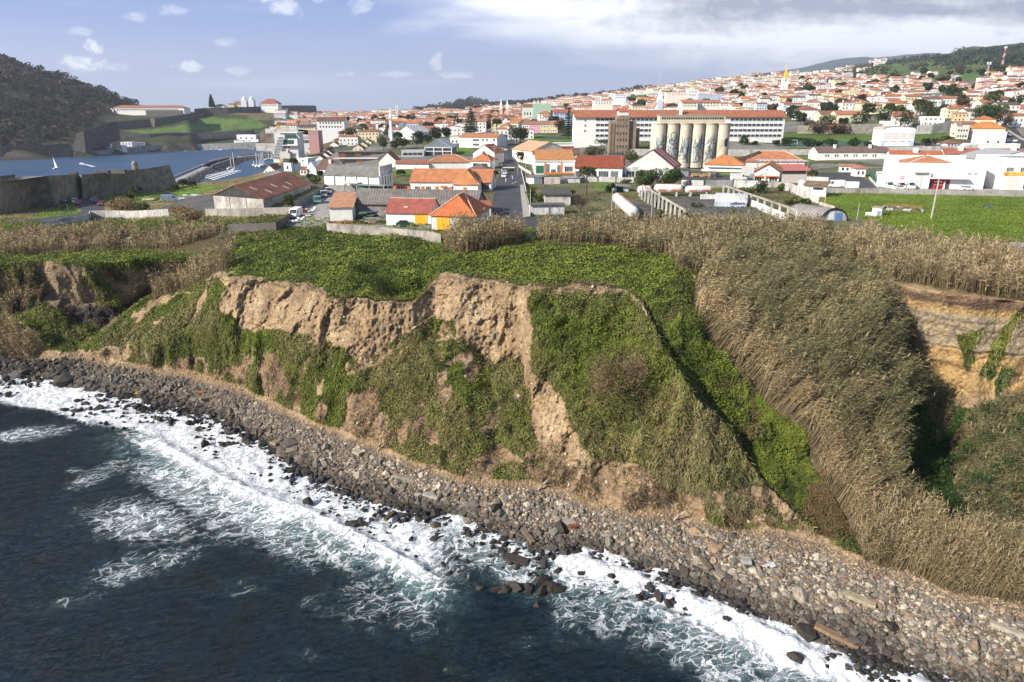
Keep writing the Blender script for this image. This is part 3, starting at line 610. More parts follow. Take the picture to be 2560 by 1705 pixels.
# ================================================================ SEA
def foam_fields(px, py):
    """foam amount and turquoise (aerated water) amount at pixels, 2560 space"""
    X = px/S; Y = py/S
    sh = np.interp(px, TX, KR[:, 2])/S
    d = Y-sh
    B = [(-300,900),(0,925),(120,945),(200,975),(280,985),(368,1017),(425,1054),(510,1102),(614,1149),(708,1177),(793,1220),(874,1257),(940,1300),(1010,1335)]
    bx = [b[0] for b in B]; by = [b[1] for b in B]; br = np.interp(X, bx, by)
    lw = sst(1130-X, 0, 180)
    f = lw*sst(br+12-Y, 0, 22)*0.92*sst(d, -30, -5)
    # breaker crest and the streaked back of the wave
    q = Y-br
    cr = lw*np.exp(-((q-4)/13.0)**2)*sst(X, 250, 420)
    back = lw*sst(q, -5, 5)*np.exp(-np.maximum(q-18, 0)/50.0)*sst(X, 200, 380)
    f = np.maximum(f, cr*1.0); f = np.maximum(f, back*0.9)
    tq = lw*np.exp(-((q-38)/48.0)**2)*0.95*sst(X, 180, 380)+lw*sst(br+10-Y, 0, 40)*0.45
    # wide network of old foam
    def blob(cx, cy, rx, ry, a, rot=0.0):
        c, s_ = math.cos(rot), math.sin(rot); u = ((X-cx)*c+(Y-cy)*s_)/rx; v = (-(X-cx)*s_+(Y-cy)*c)/ry
        return a*np.exp(-(u*u+v*v)**1.5)
    net = np.maximum.reduce([blob(330, 1200, 170, 62, .60, .05), blob(430, 1130, 190, 55, .66, .45), blob(330, 1300, 170, 38, .5, -.28), blob(640, 1240, 150, 50, .58, .5), blob(230, 1090, 110, 22, .5, -.45),
        blob(170, 1380, 100, 18, .38, -.2), blob(960, 1395, 75, 32, .52), blob(720, 1390, 50, 24, .34), blob(840, 1370, 60, 22, .34), blob(560, 1350, 60, 26, .36), blob(700, 1510, 40, 18, .34),
        blob(1160, 1590, 50, 40, .3), blob(170, 1085, 25, 12, .45), blob(640, 1570, 40, 16, .28), blob(1010, 1300, 90, 40, .62, .5), blob(1400, 1400, 70, 20, .4), blob(1200, 1480, 40, 22, .3), blob(1040, 1540, 26, 10, .4), blob(110, 1450, 60, 10, .25),
        blob(560, 1180, 200, 42, .72, .42), blob(760, 1270, 90, 34, .62, .5), blob(60, 1000, 130, 20, .62, -.15)])
    f = np.maximum(f, net)
    tq = np.maximum(tq, net*0.35)
    # shallow basin between the two washes
    bas = sst(X, 940, 1040)*sst(1290-X, 0, 90)*sst(d, -20, 8)*sst(150-d, 0, 90)
    f = np.maximum(f, bas*(.62+.3*sst(60-d, 0, 40)))
    # right-hand wash
    r = sst(X, 1210, 1300)
    wv = np.interp(X, [1200, 1300, 1450, 1600, 1750, 1900, 2050, 2355, 2800], [55, 85, 82, 100, 118, 108, 90, 80, 80])
    f = np.maximum(f, r*sst(wv-d, -8, 34)*0.97*sst(d, -45, -15)); f = np.maximum(f, r*0.66*np.exp(-np.maximum(d-wv, 0)/52.0)*sst(d, 0, 10))
    tq = np.maximum(tq, r*sst(wv*2.0-d, -20, 70)*.75); tq = np.maximum(tq, bas*.6)
    f = np.maximum(f, sst(28-d, 0, 26)*sst(d, -70, -30)*0.9*(1-bas))
    wpn = P(px, py, 0.); big_ = fbm(wpn, .045, 4, 11.)
    bg_ = lw*sst(q, 0, 25)*sst(190-q+big_*120, 0, 130)*sst(X, 120, 300)*(.27+.42*big_)
    bg2 = r*sst(d-wv, -10, 20)*sst(150-(d-wv)+big_*80, 0, 90)*(.42+.4*big_)
    f = np.maximum(f, np.maximum(bg_, bg2)); tq = np.maximum(tq, bg_*.45); tq = np.maximum(tq, bg2*.6)
    return np.clip(f, 0, 1), np.clip(tq, 0, 1), q, d
WX = np.arange(-640, 3400, 3.0); WR = np.arange(2150, 850, -3.0)
wpx, wpy = np.meshgrid(WX, WR); wp = P(wpx, wpy, 0.0)
FO, TQ, qb, dsh = foam_fields(wpx, wpy)
wpos = wp.copy()
ang = R(28); xr = wp[..., 0]*math.cos(ang)+wp[..., 1]*math.sin(ang); yr = -wp[..., 0]*math.sin(ang)+wp[..., 1]*math.cos(ang)
h = fbm(np.stack([xr*0.10, yr*0.28, 0*xr], -1), 1.0, 4, 2.)*0.32+fbm(np.stack([xr*.5, yr*1.1, 0*xr], -1), 1.0, 3, 8.)*0.16+fbm(np.stack([xr*.03, yr*.06, 0*xr], -1), 1, 2, 3.)*.35
crest_w = np.exp(-(np.clip(qb, -60, 200)/np.where(qb < 0, 15.0, 32.0))**2)*sst(wpx/S, 260, 420)*sst(1060-wpx/S, 0, 120)
h = h+crest_w*.6*(1+.6*fbm(wp, .25, 3, 4.))
wr2 = sst(wpx/S, 1250, 1340); dd = dsh-28; h = h+wr2*np.exp(-(dd/np.where(dd < 0, 14.0, 30.0))**2)*.45
h = h+FO*FO*fbm(wp, 0.6, 4, 19.)*0.5
wpos[..., 2] = h+0.05
wi = np.arange(wpx.size).reshape(wpx.shape); wq = np.stack([wi[:-1, :-1], wi[:-1, 1:], wi[1:, 1:], wi[1:, :-1]], -1).reshape(-1, 4)
def sea_fn(near):
    def fn(tt, b):
        pos = tt.node('ShaderNodeNewGeometry').outputs['Position']
        rot = tt.mapping(pos, (1, 1, 1), (0, 0, -ang))
        warp = tt.vmath('ADD', rot, tt.vmath('SCALE', tt.vmath('SUBTRACT', tt.noise(rot, 0.22, 4, 0.6, 0, True), (0.5, 0.5, 0.5)), scale=5.0))
        if near:
            fo = tt.attr('foam').outputs['Fac']; tq = tt.attr('aer').outputs['Fac']
            mott = tt.noise(rot, 0.5, 6, 0.62, 0.6)
            seabed = tt.noise(pos, 0.16, 5, 0.6)
            dk = tt.mix(tt.ss(seabed, .42, .62), (0.0018, 0.0135, 0.025, 1), (0.005, 0.012, 0.016, 1))
            c = tt.mix(tt.math('MULTIPLY', tt.math('MULTIPLY', tq, tt.ss(mott, 0.25, 0.7)), 0.8), dk, (0.15, 0.28, 0.30, 1))
            milk = tt.math('MULTIPLY', tt.ss(tt.math('ADD', fo, tt.math('MULTIPLY', tt.math('SUBTRACT', mott, .5), .5)), .34, .95), .72)
            c = tt.mix(milk, c, (0.40, 0.50, 0.53, 1))
            def net(vec, scl, wd):
                v1 = tt.node('ShaderNodeTexVoronoi', feature='DISTANCE_TO_EDGE'); tt.put(v1.inputs['Vector'], vec); v1.inputs['Scale'].default_value = scl
                return tt.ss(tt.math('SUBTRACT', tt.math('MULTIPLY', fo, wd), v1.outputs[0]), -0.012, 0.045)
            st = tt.mapping(warp, (0.36, 1.0, 0.3))
            br = tt.noise(rot, 0.9, 5, 0.65)
            gate = tt.ss(tt.math('ADD', fo, tt.math('MULTIPLY', tt.math('SUBTRACT', mott, .5), 1.2)), 0.20, 0.46)
            nets = tt.math('MAXIMUM', net(st, 0.36, 0.10), tt.math('MULTIPLY', net(st, 0.9, 0.135), .85))
            nets = tt.math('MULTIPLY', tt.math('MULTIPLY', nets, gate), tt.ss(br, 0.28, 0.5))
            streak = tt.noise(tt.mapping(warp, (0.35, 1.5, 0.3)), 1.1, 6, 0.7)
            solid = tt.ss(tt.math('ADD', fo, tt.math('MULTIPLY', tt.math('SUBTRACT', streak, .5), 1.0)), 0.62, 0.96)
            fm = tt.math('MAXIMUM', solid, tt.math('MULTIPLY', nets, tt.ss(fo, .2, .75, .45, .95)))
            c = tt.mix(fm, c, (0.70, 0.73, 0.76, 1)); tt.put(b.inputs['Base Color'], c)
            tt.put(b.inputs['Roughness'], tt.ss(fm, 0, .6, 0.17, 0.8)); b.inputs['Specular IOR Level'].default_value = 0.24
            hh = tt.math('ADD', tt.math('MULTIPLY', tt.noise(tt.mapping(rot, (.45, 1, 1)), 1.2, 6, 0.62), tt.math('SUBTRACT', 1.0, tt.math('MULTIPLY', fm, .8))), tt.math('MULTIPLY', fm, tt.math('MULTIPLY', tt.noise(pos, 1.4, 4, .6), .28)))
            tt.put(b.inputs['Normal'], tt.bump(hh, 1.0, 1.3))
        else:
            n = tt.noise(tt.mapping(pos, (.3, 1, 1), (0, 0, .25)), 0.05, 5, .6)
            tt.put(b.inputs['Base Color'], tt.mix(tt.ss(n, .3, .7), (0.018, 0.050, 0.098, 1), (0.033, 0.078, 0.138, 1)))
            b.inputs['Roughness'].default_value = 0.42; b.inputs['Specular IOR Level'].default_value = 0.28
            tt.put(b.inputs['Normal'], tt.bump(tt.noise(tt.mapping(pos, (.35, 1, 1), (0, 0, .2)), .25, 7, .7), 1.0, 1.2))
    return fn
near_sea = mesh_np('sea', wpos.reshape(-1, 3), wq, mat('sea_water', sea_fn(True)), smooth=True, attrs={'foam': FO.ravel(), 'aer': TQ.ravel()})
tag(near_sea, 'dark blue sea with white surf breaking along the stony beach', kind='structure')
fm_ = MB(); fm_.add([(-60000, -3000, -0.9), (60000, -3000, -0.9), (60000, 60000, -0.9), (-60000, 60000, -0.9)], [(0, 1, 2, 3)])
bay = fm_.build('bay_water', mat('bay_water', sea_fn(False))); tag(bay, 'blue water of the bay reaching the horizon', kind='structure')
# ================================================================ ROCKS
def ico():
    bm_ = bmesh.new(); bmesh.ops.create_icosphere(bm_, subdivisions=1, radius=1)
    v = np.array([q.co[:] for q in bm_.verts]); f = np.array([[q.index for q in a.verts] for a in bm_.faces]); bm_.free(); return v, f
IV, IF_ = ico()
def rock_variants(n, blocky):
    out = []
    for k in range(n):
        v = IV.copy()
        for _ in range(7 if blocky else 5):      # plane cuts make flat facets
            d = unit(rng.normal(size=3)); c = rng.uniform(.42, .72); s_ = v@d; v = np.where((s_ > c)[:, None], v-(s_-c)[:, None]*d, v)
        v *= np.array([1, rng.uniform(.6, 1), rng.uniform(.45, .8)]); v += rng.normal(size=v.shape)*.03
        out.append(v/np.abs(v).max())
    return np.array(out)
RV = rock_variants(24, True)
def slab_v():
    v = np.array([[x, y, z] for z in (-1, 1) for y in (-1, 1) for x in (-1, 1)], float); return v
def rot_mats(n, tilt):
    a = rng.uniform(0, 2*np.pi, n); ax = unit(rng.normal(size=(n, 3))); th = rng.normal(size=n)*tilt
    c, s_ = np.cos(a), np.sin(a); Z = np.zeros(n); O = np.ones(n)
    Rz = np.stack([c, -s_, Z, s_, c, Z, Z, Z, O], 1).reshape(n, 3, 3)
    K = np.zeros((n, 3, 3)); K[:, 0, 1] = -ax[:, 2]; K[:, 0, 2] = ax[:, 1]; K[:, 1, 0] = ax[:, 2]; K[:, 1, 2] = -ax[:, 0]; K[:, 2, 0] = -ax[:, 1]; K[:, 2, 1] = ax[:, 0]
    Rt = np.eye(3)+np.sin(th)[:, None, None]*K+(1-np.cos(th))[:, None, None]*(K@K)
    return Rt@Rz
def rock_colors(n, wet, px):
    g = np.array([0.185, 0.165, 0.143]); w_ = np.array([0.37, 0.325, 0.26]); br = np.array([0.22, 0.155, 0.105]); dk = np.array([0.05, 0.046, 0.044])
    u = rng.random(n)[:, None]; c = np.where(u < .5, g, np.where(u < .78, w_, np.where(u < .95, br, dk*2)))
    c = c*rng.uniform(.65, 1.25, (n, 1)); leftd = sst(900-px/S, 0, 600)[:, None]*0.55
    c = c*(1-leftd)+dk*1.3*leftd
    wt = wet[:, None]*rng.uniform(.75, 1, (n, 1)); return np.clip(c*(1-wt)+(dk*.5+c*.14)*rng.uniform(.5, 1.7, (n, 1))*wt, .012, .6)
def beach_mask(ii, jj, px, py):
    f = foot[ii, jj]; s_ = shore[ii, jj]; return (py > f-10+14*fbm(NP[ii, jj], .3, 2, 40.)) & (py < s_+4+10*fbm(NP[ii, jj], .2, 2, 44.))
pos, nrm, px, py, ii, jj = near_sample(225000, beach_mask, y0=850, y1=1900)
f_ = foot[ii, jj]; s__ = shore[ii, jj]; frac = (py-f_)/(s__-f_)
nR = len(pos); size = np.exp(rng.normal(-1.42, .47, nR)); size = np.clip(size*(0.8+0.6*frac), .12, 1.9)*np.sqrt(pos[:, 1]/95)
wetn = sst(frac+fbm(pos, .18, 3, 66.)*.22, .52, .86); wetn = np.maximum(wetn, sst(260-px/S, 0, 120))
size[px/S < 300] *= 1.45
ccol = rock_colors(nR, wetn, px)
nearf = (frac < .12); ccol[nearf] = ccol[nearf]*.4+np.array([.38, .27, .17])*.6*rng.uniform(.7, 1.2, (nearf.sum(), 1)); size[nearf] *= .6
# rocks standing in the surf
npx = rng.uniform(-300, 3200, 6000); sh_ = np.interp(npx, TX, KR[:, 2]); spread = np.interp(npx/S, [0, 300, 700, 900, 1100, 1400, 1800, 2400], [60, 80, 100, 130, 150, 100, 55, 55])
dd_ = rng.random(len(npx))**1.7*spread*S; npy = sh_+dd_
keep = rng.random(len(npx)) < np.exp(-dd_/(45*S))*.9+.04; keep &= (fbm(P(npx, npy, 0.), .12, 3, 71.) > -.25)
npx, npy = npx[keep], npy[keep]; sp = P(npx, npy, 0.0); sp[:, 2] = rng.uniform(-.1, .3, len(sp)); ssz = np.clip(np.exp(rng.normal(-1.05, .45, len(sp))), .15, 1.0)*np.sqrt(sp[:, 1]/95)
scol = np.array([.028, .026, .025])*rng.uniform(.5, 1.9, (len(sp), 1))
# hand-placed large ones: dark boulders, the reef and the slabs seen in the photograph
big = [(40, 945, 2.9, 0), (75, 930, 1.9, 1), (20, 900, 1.8, 1), (110, 950, 1.7, 1), (150, 960, 1.6, 1), (875, 1312, 1.5, 1), (905, 1310, 1.3, 1), (1090, 1315, 1.4, 2), (1015, 1290, 1.0, 1), (1045, 1300, .9, 1),
       (1300, 1412, 1.5, 1), (1280, 1408, 1.2, 1), (1350, 1455, 1.6, 1), (1375, 1470, 1.7, 1), (1400, 1475, 1.5, 1), (1355, 1480, 1.4, 1), (1240, 1475, 1.4, 1), (1260, 1480, 1.5, 1), (1290, 1470, 1.7, 1), (1320, 1475, 1.5, 1), (1150, 1437, 1.1, 1), (1125, 1436, .9, 1),
       (1530, 1440, 1.3, 1), (1495, 1427, .9, 1), (1815, 1550, 1.1, 1), (1985, 1645, 1.4, 1), (1670, 1510, 1.0, 1), (1400, 1322, 2.0, 1), (1240, 1272, 1.8, 1), (2015, 1580, 2.0, 1), (2225, 1565, 1.4, 1), (1020, 1400, .9, 1), (1400, 1432, 1.2, 1), (1455, 1435, 1.0, 1)]
bp = np.array([[b[0], b[1]] for b in big], float); onb = near_z(bp[:, 0], bp[:, 1]); bpos = P(bp[:, 0], bp[:, 1], np.maximum(onb, 0.0)); bsz = np.array([b[2] for b in big])*.78
bcol = np.array([[.13, .13, .135] if b[3] == 0 else [.035, .031, .027] if b[3] == 1 else [.10, .075, .05] for b in big])
pos = np.concatenate([pos, sp, bpos]); size = np.concatenate([size, ssz, bsz]); ccol = np.concatenate([ccol, scol, bcol])
wetn = np.concatenate([wetn, np.ones(len(sp)), np.ones(len(bpos))]); hand = np.concatenate([np.zeros(nR+len(sp), bool), np.ones(len(bpos), bool)])
insea = np.concatenate([np.zeros(nR, bool), np.ones(len(sp), bool), bcol[:, 0] < .04])
NRk = len(pos); RM = rot_mats(NRk, .35); vk = rng.integers(0, len(RV), NRk)
app = size/pos[:, 1]; qx, qy = proj(pos); vis = (qx > 20) & (qx < 2540) & (qy < 1690)
order = np.argsort(-(app*vis+hand*1.0)); top = order[:290]; rest = order[290:]
def stone_fn(tt, b):
    pos_ = tt.node('ShaderNodeNewGeometry').outputs['Position']; c = tt.attr('Col').outputs['Color']
    n = tt.noise(pos_, 3.0, 5, .65); c = tt.mix(1.0, c, tt.mix(tt.ss(n, .3, .7), (.6, .6, .6, 1), (1.3, 1.28, 1.25, 1)), 'MULTIPLY')
    tt.put(b.inputs['Base Color'], c); b.inputs['Roughness'].default_value = .75; tt.put(b.inputs['Normal'], tt.bump(n, .5, .15))
M_STONE = mat('beach_stone', stone_fn)
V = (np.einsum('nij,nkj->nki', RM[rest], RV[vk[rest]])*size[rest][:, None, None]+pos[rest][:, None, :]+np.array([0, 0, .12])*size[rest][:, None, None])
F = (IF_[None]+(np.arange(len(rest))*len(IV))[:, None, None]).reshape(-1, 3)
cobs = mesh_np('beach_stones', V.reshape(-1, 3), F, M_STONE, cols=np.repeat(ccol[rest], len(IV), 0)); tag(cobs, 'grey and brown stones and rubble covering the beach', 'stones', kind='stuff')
rock_me = {}
ordn = {}
def bname(c, wt, sea):
    if sea: return ('black wet rock standing in the white surf', 'rocks standing in the surf')
    if wt > .6: return ('dark wet boulder on the lower beach by the waterline', 'dark wet boulders along the waterline')
    if c[0] > .33: return ('pale beige boulder on the dry upper beach', 'pale boulders on the upper beach')
    if c[0] > c[2]*1.5: return ('rusty brown boulder on the dry upper beach', 'brown boulders on the upper beach')
    return ('grey boulder on the dry upper beach', 'grey boulders on the upper beach')
bl_list = []
for r_i, i in enumerate(top):
    v = RV[vk[i]]@RM[i].T; me_o = mesh_np('boulder', v*size[i], IF_, M_STONE, cols=np.tile(ccol[i], (len(IV), 1)))
    me_o.location = pos[i]+np.array([0, 0, .12*size[i]])
    lab, grp = bname(ccol[i], wetn[i], insea[i])
    me_o['grp_'] = 0; del me_o['grp_']; bl_list.append((float(qx[i]), me_o, lab, grp))
bl_list.sort(key=lambda q: q[0])
def ordi(n): return f"{n}{'th' if 10 < n % 100 < 14 else {1:'st',2:'nd',3:'rd'}.get(n % 10, 'th')}"
for _x, ob_, lab, grp in bl_list:
    ordn[grp] = ordn.get(grp, 0)+1; tag(ob_, f"{lab}, {ordi(ordn[grp])} of them from the left", 'boulder', grp)
# concrete slabs and timber of the rubble: centre px, length, width, tilt angle (picture), colour, label
SL = [(698, 1108, 3.2, 1.5, 62, (.30, .22, .12), 'long pale brown concrete slab lying on the beach edge, leftmost of the slabs', 'concrete slab'),
      (515, 1000, 2.4, 1.2, 40, (.24, .21, .17), 'tilted grey slab under the left end of the cliff', 'concrete slab'),
      (500, 986, 1.7, .5, 20, (.45, .20, .12), 'orange brick-coloured slab beside the tilted grey slab', 'concrete slab'),
      (345, 986, .8, .7, 0, (.50, .28, .06), 'small yellow board on the dark rocks', 'board'),
      (975, 1295, 3.0, .6, 72, (.10, .075, .05), 'dark upright timber beam at the edge of the surf', 'timber beam'),
      (1078, 1245, 2.6, .8, -20, (.36, .34, .30), 'pale rectangular concrete block on the middle beach', 'concrete block'),
      (1010, 1200, 3.2, .7, -14, (.27, .24, .2), 'long thin concrete beam near the cliff foot at the middle of the beach', 'concrete beam'),
      (990, 1255, 4.0, 1.0, -40, (.06, .05, .04), 'long dark beam half buried beside the dark boulders', 'timber beam'),
      (1320, 1345, 3.4, .7, -65, (.17, .13, .09), 'brown beam standing among the dark boulders below the buttress', 'timber beam'),
      (1410, 1308, 2.8, 1.2, -12, (.34, .31, .26), 'broad flat pale slab below the tan buttress', 'concrete slab'),
      (1755, 1403, 4.2, .6, -72, (.13, .10, .07), 'dark log standing upright on the pebbles', 'log'),
      (2090, 1597, 5.0, .9, -35, (.24, .16, .10), 'long rusty brown log at the waterline', 'log'),
      (2150, 1505, 3.4, 1.1, -28, (.36, .31, .22), 'cream coloured stone beam on the right-hand beach', 'stone beam'),
      (2540, 1590, 5.2, .7, -30, (.38, .34, .28), 'weathered pole on the beach at the right edge', 'log'),
      (1865, 1408, 1.4, 1.2, 80, (.36, .35, .33), 'light grey square slab on the upper beach', 'concrete slab'),
      (1798, 1445, 1.4, 1.0, -60, (.28, .24, .19), 'brown flat slab above the waterline right of the upright log', 'concrete slab'),
      (895, 1135, 1.6, 1.3, -30, (.40, .35, .27), 'square beige slab near the cliff foot at left of the middle', 'concrete slab'),
      (1290, 1405, 3.3, 1.4, -18, (.06, .05, .045), 'flat dark slab awash in the foam', 'concrete slab')]
for (px_, py_, L_, W_, an, cl_, lab, cat_) in SL:
    z_ = max(float(near_z(px_, py_)[0]), .1); p_ = P(px_, py_, z_)
    b_ = MB(); b_.col = cl_; M_ = Matrix.Rotation(R(an), 4, 'Z') @ Matrix.Rotation(R(8), 4, 'Y'); b_.obox(M_, L_, W_, .45)
    o_ = b_.build(cat_.replace(' ', '_'), rough_mat('rubble', None, .85, .35, 2.0, .5, 6, .08)); o_.location = (p_[0], p_[1], p_[2]+.42); tag(o_, lab, cat_)
for (px_, py_, sx, cl_, lab) in [(1922, 1418, .8, (.6, .6, .6), 'white plastic sheet lying on the pebbles'), (1435, 1326, .8, (.16, .06, .04), 'rusty metal scrap among the grey blocks')]:
    z_ = float(near_z(px_, py_)[0]); p_ = P(px_, py_, z_); b_ = MB(); b_.col = cl_
    for k in range(5): b_.obox(Matrix.Translation((rng.uniform(-.5, .5), rng.uniform(-.4, .4), rng.uniform(0, .3))) @ Matrix.Rotation(rng.uniform(0, 3), 4, 'Z') @ Matrix.Rotation(rng.uniform(-.5, .5), 4, 'X'), sx, .6, .08)
    o_ = b_.build('debris', rough_mat('rubble')); o_.location = (p_[0], p_[1], p_[2]+.4); tag(o_, lab, 'debris')
# driftwood branches at the cliff foot
for (px_, py_, lab) in [(943, 1128, 'bleached driftwood branch against the cliff foot, left one'), (1045, 1180, 'forked bleached branch leaning on the cliff foot in the middle'), (1345, 1225, 'white forked driftwood below the brown grass'), (1685, 1300, 'pale dead branch standing in the rubble at right')]:
    z_ = float(near_z(px_, py_)[0]); p_ = P(px_, py_, z_); b_ = MB(); b_.col = (.5, .42, .34)
    b_.tube([(0, 0, 0), (.2, .1, 1.1), (-.2, 0, 2.2), (.1, 0, 3.0)], [.12, .1, .07, .02], 5); b_.tube([(.1, .05, .8), (.9, 0, 1.7), (1.1, 0, 2.3)], [.07, .05, .02], 5); b_.tube([(0, 0, 1.6), (-.8, .1, 2.1)], [.06, .02], 5)
    o_ = b_.build('driftwood', rough_mat('rubble')); o_.location = tuple(p_); o_.rotation_euler = (R(35), 0, rng.uniform(-1, 1)); tag(o_, lab, 'driftwood')
# stones embedded in the bare cliff face and debris on its foot
pos, nrm, px, py, ii, jj = near_sample(150000, lambda ii, jj, px, py: (facem[ii, jj] > .4) & ~green[ii, jj] & (px > 200) & (px < 1900*S) & (rng.random(len(ii)) < .42))
ns_ = len(pos); RM = rot_mats(ns_, 1.5); sz = np.clip(np.exp(rng.normal(-2.35, .5, ns_)), .05, .38)*np.sqrt(pos[:, 1]/105); vk = rng.integers(0, 24, ns_); sc_c = np.where(rng.random(ns_)[:, None] < .45, np.array([[.50, .43, .33]]), np.where(rng.random(ns_)[:, None] < .6, np.array([[.30, .215, .14]]), np.array([[.12, .10, .085]])))*rng.uniform(.7, 1.25, (ns_, 1))
V = np.einsum('nij,nkj->nki', RM, RV[vk])*sz[:, None, None]+pos[:, None, :]
F = (IF_[None]+(np.arange(ns_)*len(IV))[:, None, None]).reshape(-1, 3)
tag(mesh_np('cliff_stones', V.reshape(-1, 3), F, M_STONE, cols=np.repeat(sc_c, len(IV), 0)), 'small stones and clods embedded in the bare earth of the cliff', 'stones', kind='stuff')
# ================================================================ GROUND of the town, the bay shores and the hills
def Zf(x0, y0, k): return lambda x, y: (x0+x/k, y0+y/k)
Z1, Z2, Z3, Z4, Z5, Z6 = Zf(0, 100, 3.267), Zf(500, 220, 4.126), Zf(950, 220, 4.126), Zf(1400, 220, 4.126), Zf(1850, 100, 3.137), Zf(680, 380, 3.623)
Za, Zb, Zc, Zd, Ze, Zh, Zg = Zf(1520, 270, 6.926), Zf(1540, 380, 9.058), Zf(1860, 380, 8.411), Zf(2120, 370, 5.352), Zf(640, 290, 9.058), Zf(2180, 250, 6.197), Zf(840, 250, 7.359)
Z0 = lambda x, y: (x, y)
def zp(z, pts): return [z(*p) for p in pts]
GX = TCOL[:, None]*GY; GV = np.stack([GX, GY, GT], -1)
gpx, gpy = proj(GV); nt_, ny_ = GX.shape
gn = fbm(GV, 1/28., 4, 4.); gn2 = fbm(GV, 1/7., 3, 9.); gn3 = fbm(GV, 1/120., 4, 2.)
gcl = np.empty(GV.shape); gcl[:] = (0.20, 0.195, 0.18); gcl *= (1+.25*gn2[..., None])
def paint(mask, col, var=.25):
    gcl[mask] = (np.array(col)*(1+var*gn2[..., None]+var*gn[..., None]))[mask]
grass, dgr, drygr = (0.085, 0.13, 0.035), (0.045, 0.065, 0.03), (0.20, 0.17, 0.085)
paint((gn > 0.08) & (GY > 330), (0.09, 0.105, 0.05)); paint(GY < 330, (0.13, 0.13, 0.07))
paint((gpx < 660) & (GY < 600), drygr); paint((gpx < 700) & (GY > 880), (0.055, 0.065, 0.035))
paint((gpx > 1400) & (GY > 1300), (0.08, 0.125, 0.045)); paint((gpx > 1000) & (GY > 2300), (0.045, 0.065, 0.035))
def pz(z, pts, col, var=.25, jit=3):
    paint(inpoly(gpx+gn2*jit, gpy+gn*jit*.5, zp(z, pts)), col, var)
pz(Z5, [(640,1190),(1100,1175),(2300,1230),(2300,1590),(1640,1568),(1400,1530),(1000,1410),(840,1385),(640,1260)], (0.125, 0.185, 0.03), .3)
pz(Z5, [(330,740),(450,728),(1100,738),(1640,722),(1640,790),(1380,800),(1100,812),(290,800)], (0.095, 0.15, 0.035))
pz(Z5, [(290,790),(1100,790),(1100,835),(290,835)], (0.06, 0.13, 0.09), .1)
pz(Z5, [(0,890),(600,885),(590,960),(450,960),(0,940)], (0.10, 0.14, 0.04))
pz(Z5, [(1000,240),(1150,190),(1460,170),(1640,170),(1640,215),(1300,235),(1080,262)], (0.085, 0.15, 0.045), .3)
pz(Z5, [(1460,290),(1800,265),(2120,245),(2120,280),(1800,310),(1480,320)], (0.09, 0.16, 0.045), .3)
pz(Z5, [(1620,120),(1800,50),(2020,35),(2000,70),(1750,110)], (0.06, 0.12, 0.045), .3)
pz(Z1, [(940,740),(1220,730),(1550,690),(1700,640),(2100,640),(2100,720),(1750,750),(1200,765)], (0.10, 0.17, 0.045), .3)
pz(Z2, [(0,320),(120,290),(400,330),(700,370),(640,410),(0,450)], (0.10, 0.17, 0.045), .3)
pz(Z2, [(340,260),(950,240),(1060,210),(1360,270),(1100,300),(700,330),(500,300)], (0.15, 0.135, 0.07), .3)
pz(Z1, [(370,1385),(600,1335),(668,1392),(620,1425),(240,1468)], (0.13, 0.22, 0.03), .15)
pz(Z1, [(840,1285),(1100,1245),(1250,1225),(1650,1185),(1900,1200),(1400,1285),(1150,1325),(860,1335)], (0.12, 0.20, 0.03), .2)
pz(Z1, [(0,1500),(160,1480),(150,1568),(0,1568)], (0.12, 0.2, 0.03))
pz(Z4, [(340,960),(560,950),(800,1090),(560,1110),(350,1050)], (0.11, 0.15, 0.04)); pz(Z4, [(820,610),(965,610),(965,700),(840,740)], (0.09, 0.14, 0.03))
pz(Z4, [(1380,870),(1900,860),(1900,900),(1400,900)], (0.11, 0.17, 0.03)); pz(Z4, [(1260,1040),(1680,1020),(1690,1090),(1300,1060)], (0.1, 0.15, 0.03))
pz(Z3, [(130,850),(330,850),(330,900),(130,900)], (0.10, 0.18, 0.03)); pz(Z3, [(1530,480),(2063,500),(2063,570),(1530,560)], (0.10, 0.18, 0.03)); pz(Z3, [(790,620),(950,620),(950,690),(790,690)], (0.10, 0.18, 0.03))
pz(Z4, [(0,540),(500,540),(500,570),(0,570)], (0.10, 0.18, 0.03))
# rock where the ground falls into the water
gzs = np.gradient(GT, axis=1)/np.maximum(np.gradient(GY, axis=1), .1)
steep = (np.abs(gzs) > .55) & (GT < 40) & (gpx < 1000); paint(steep, (0.085, 0.075, 0.065), .5); paint(steep & (GT < 3.0), (0.04, 0.038, 0.036))
gi = np.arange(nt_*ny_).reshape(nt_, ny_); gq = np.stack([gi[:-1, :-1], gi[1:, :-1], gi[1:, 1:], gi[:-1, 1:]], -1).reshape(-1, 4)
def gnd_fn(tt, b):
    pos = tt.node('ShaderNodeNewGeometry').outputs['Position']; c = tt.attr('Col').outputs['Color']
    n = tt.noise(pos, 0.9, 6, .65); n2 = tt.noise(pos, 0.12, 5, .6)
    c = tt.mix(1.0, c, tt.mix(tt.ss(n, .3, .7), (.68, .68, .7, 1), (1.25, 1.22, 1.2, 1)), 'MULTIPLY')
    c = tt.mix(1.0, c, tt.mix(tt.ss(n2, .35, .65), (.78, .8, .8, 1), (1.15, 1.12, 1.1, 1)), 'MULTIPLY')
    tt.put(b.inputs['Base Color'], c); b.inputs['Roughness'].default_value = .95; b.inputs['Specular IOR Level'].default_value = .1
    tt.put(b.inputs['Normal'], tt.bump(n, .7, .5))
ground = mesh_np('ground', GV.reshape(-1, 3), gq, mat('town_ground', gnd_fn), smooth=True, cols=np.clip(gcl, .01, .8).reshape(-1, 3)); tag(ground, 'ground of the town, the bay shores and the hills', kind='structure')
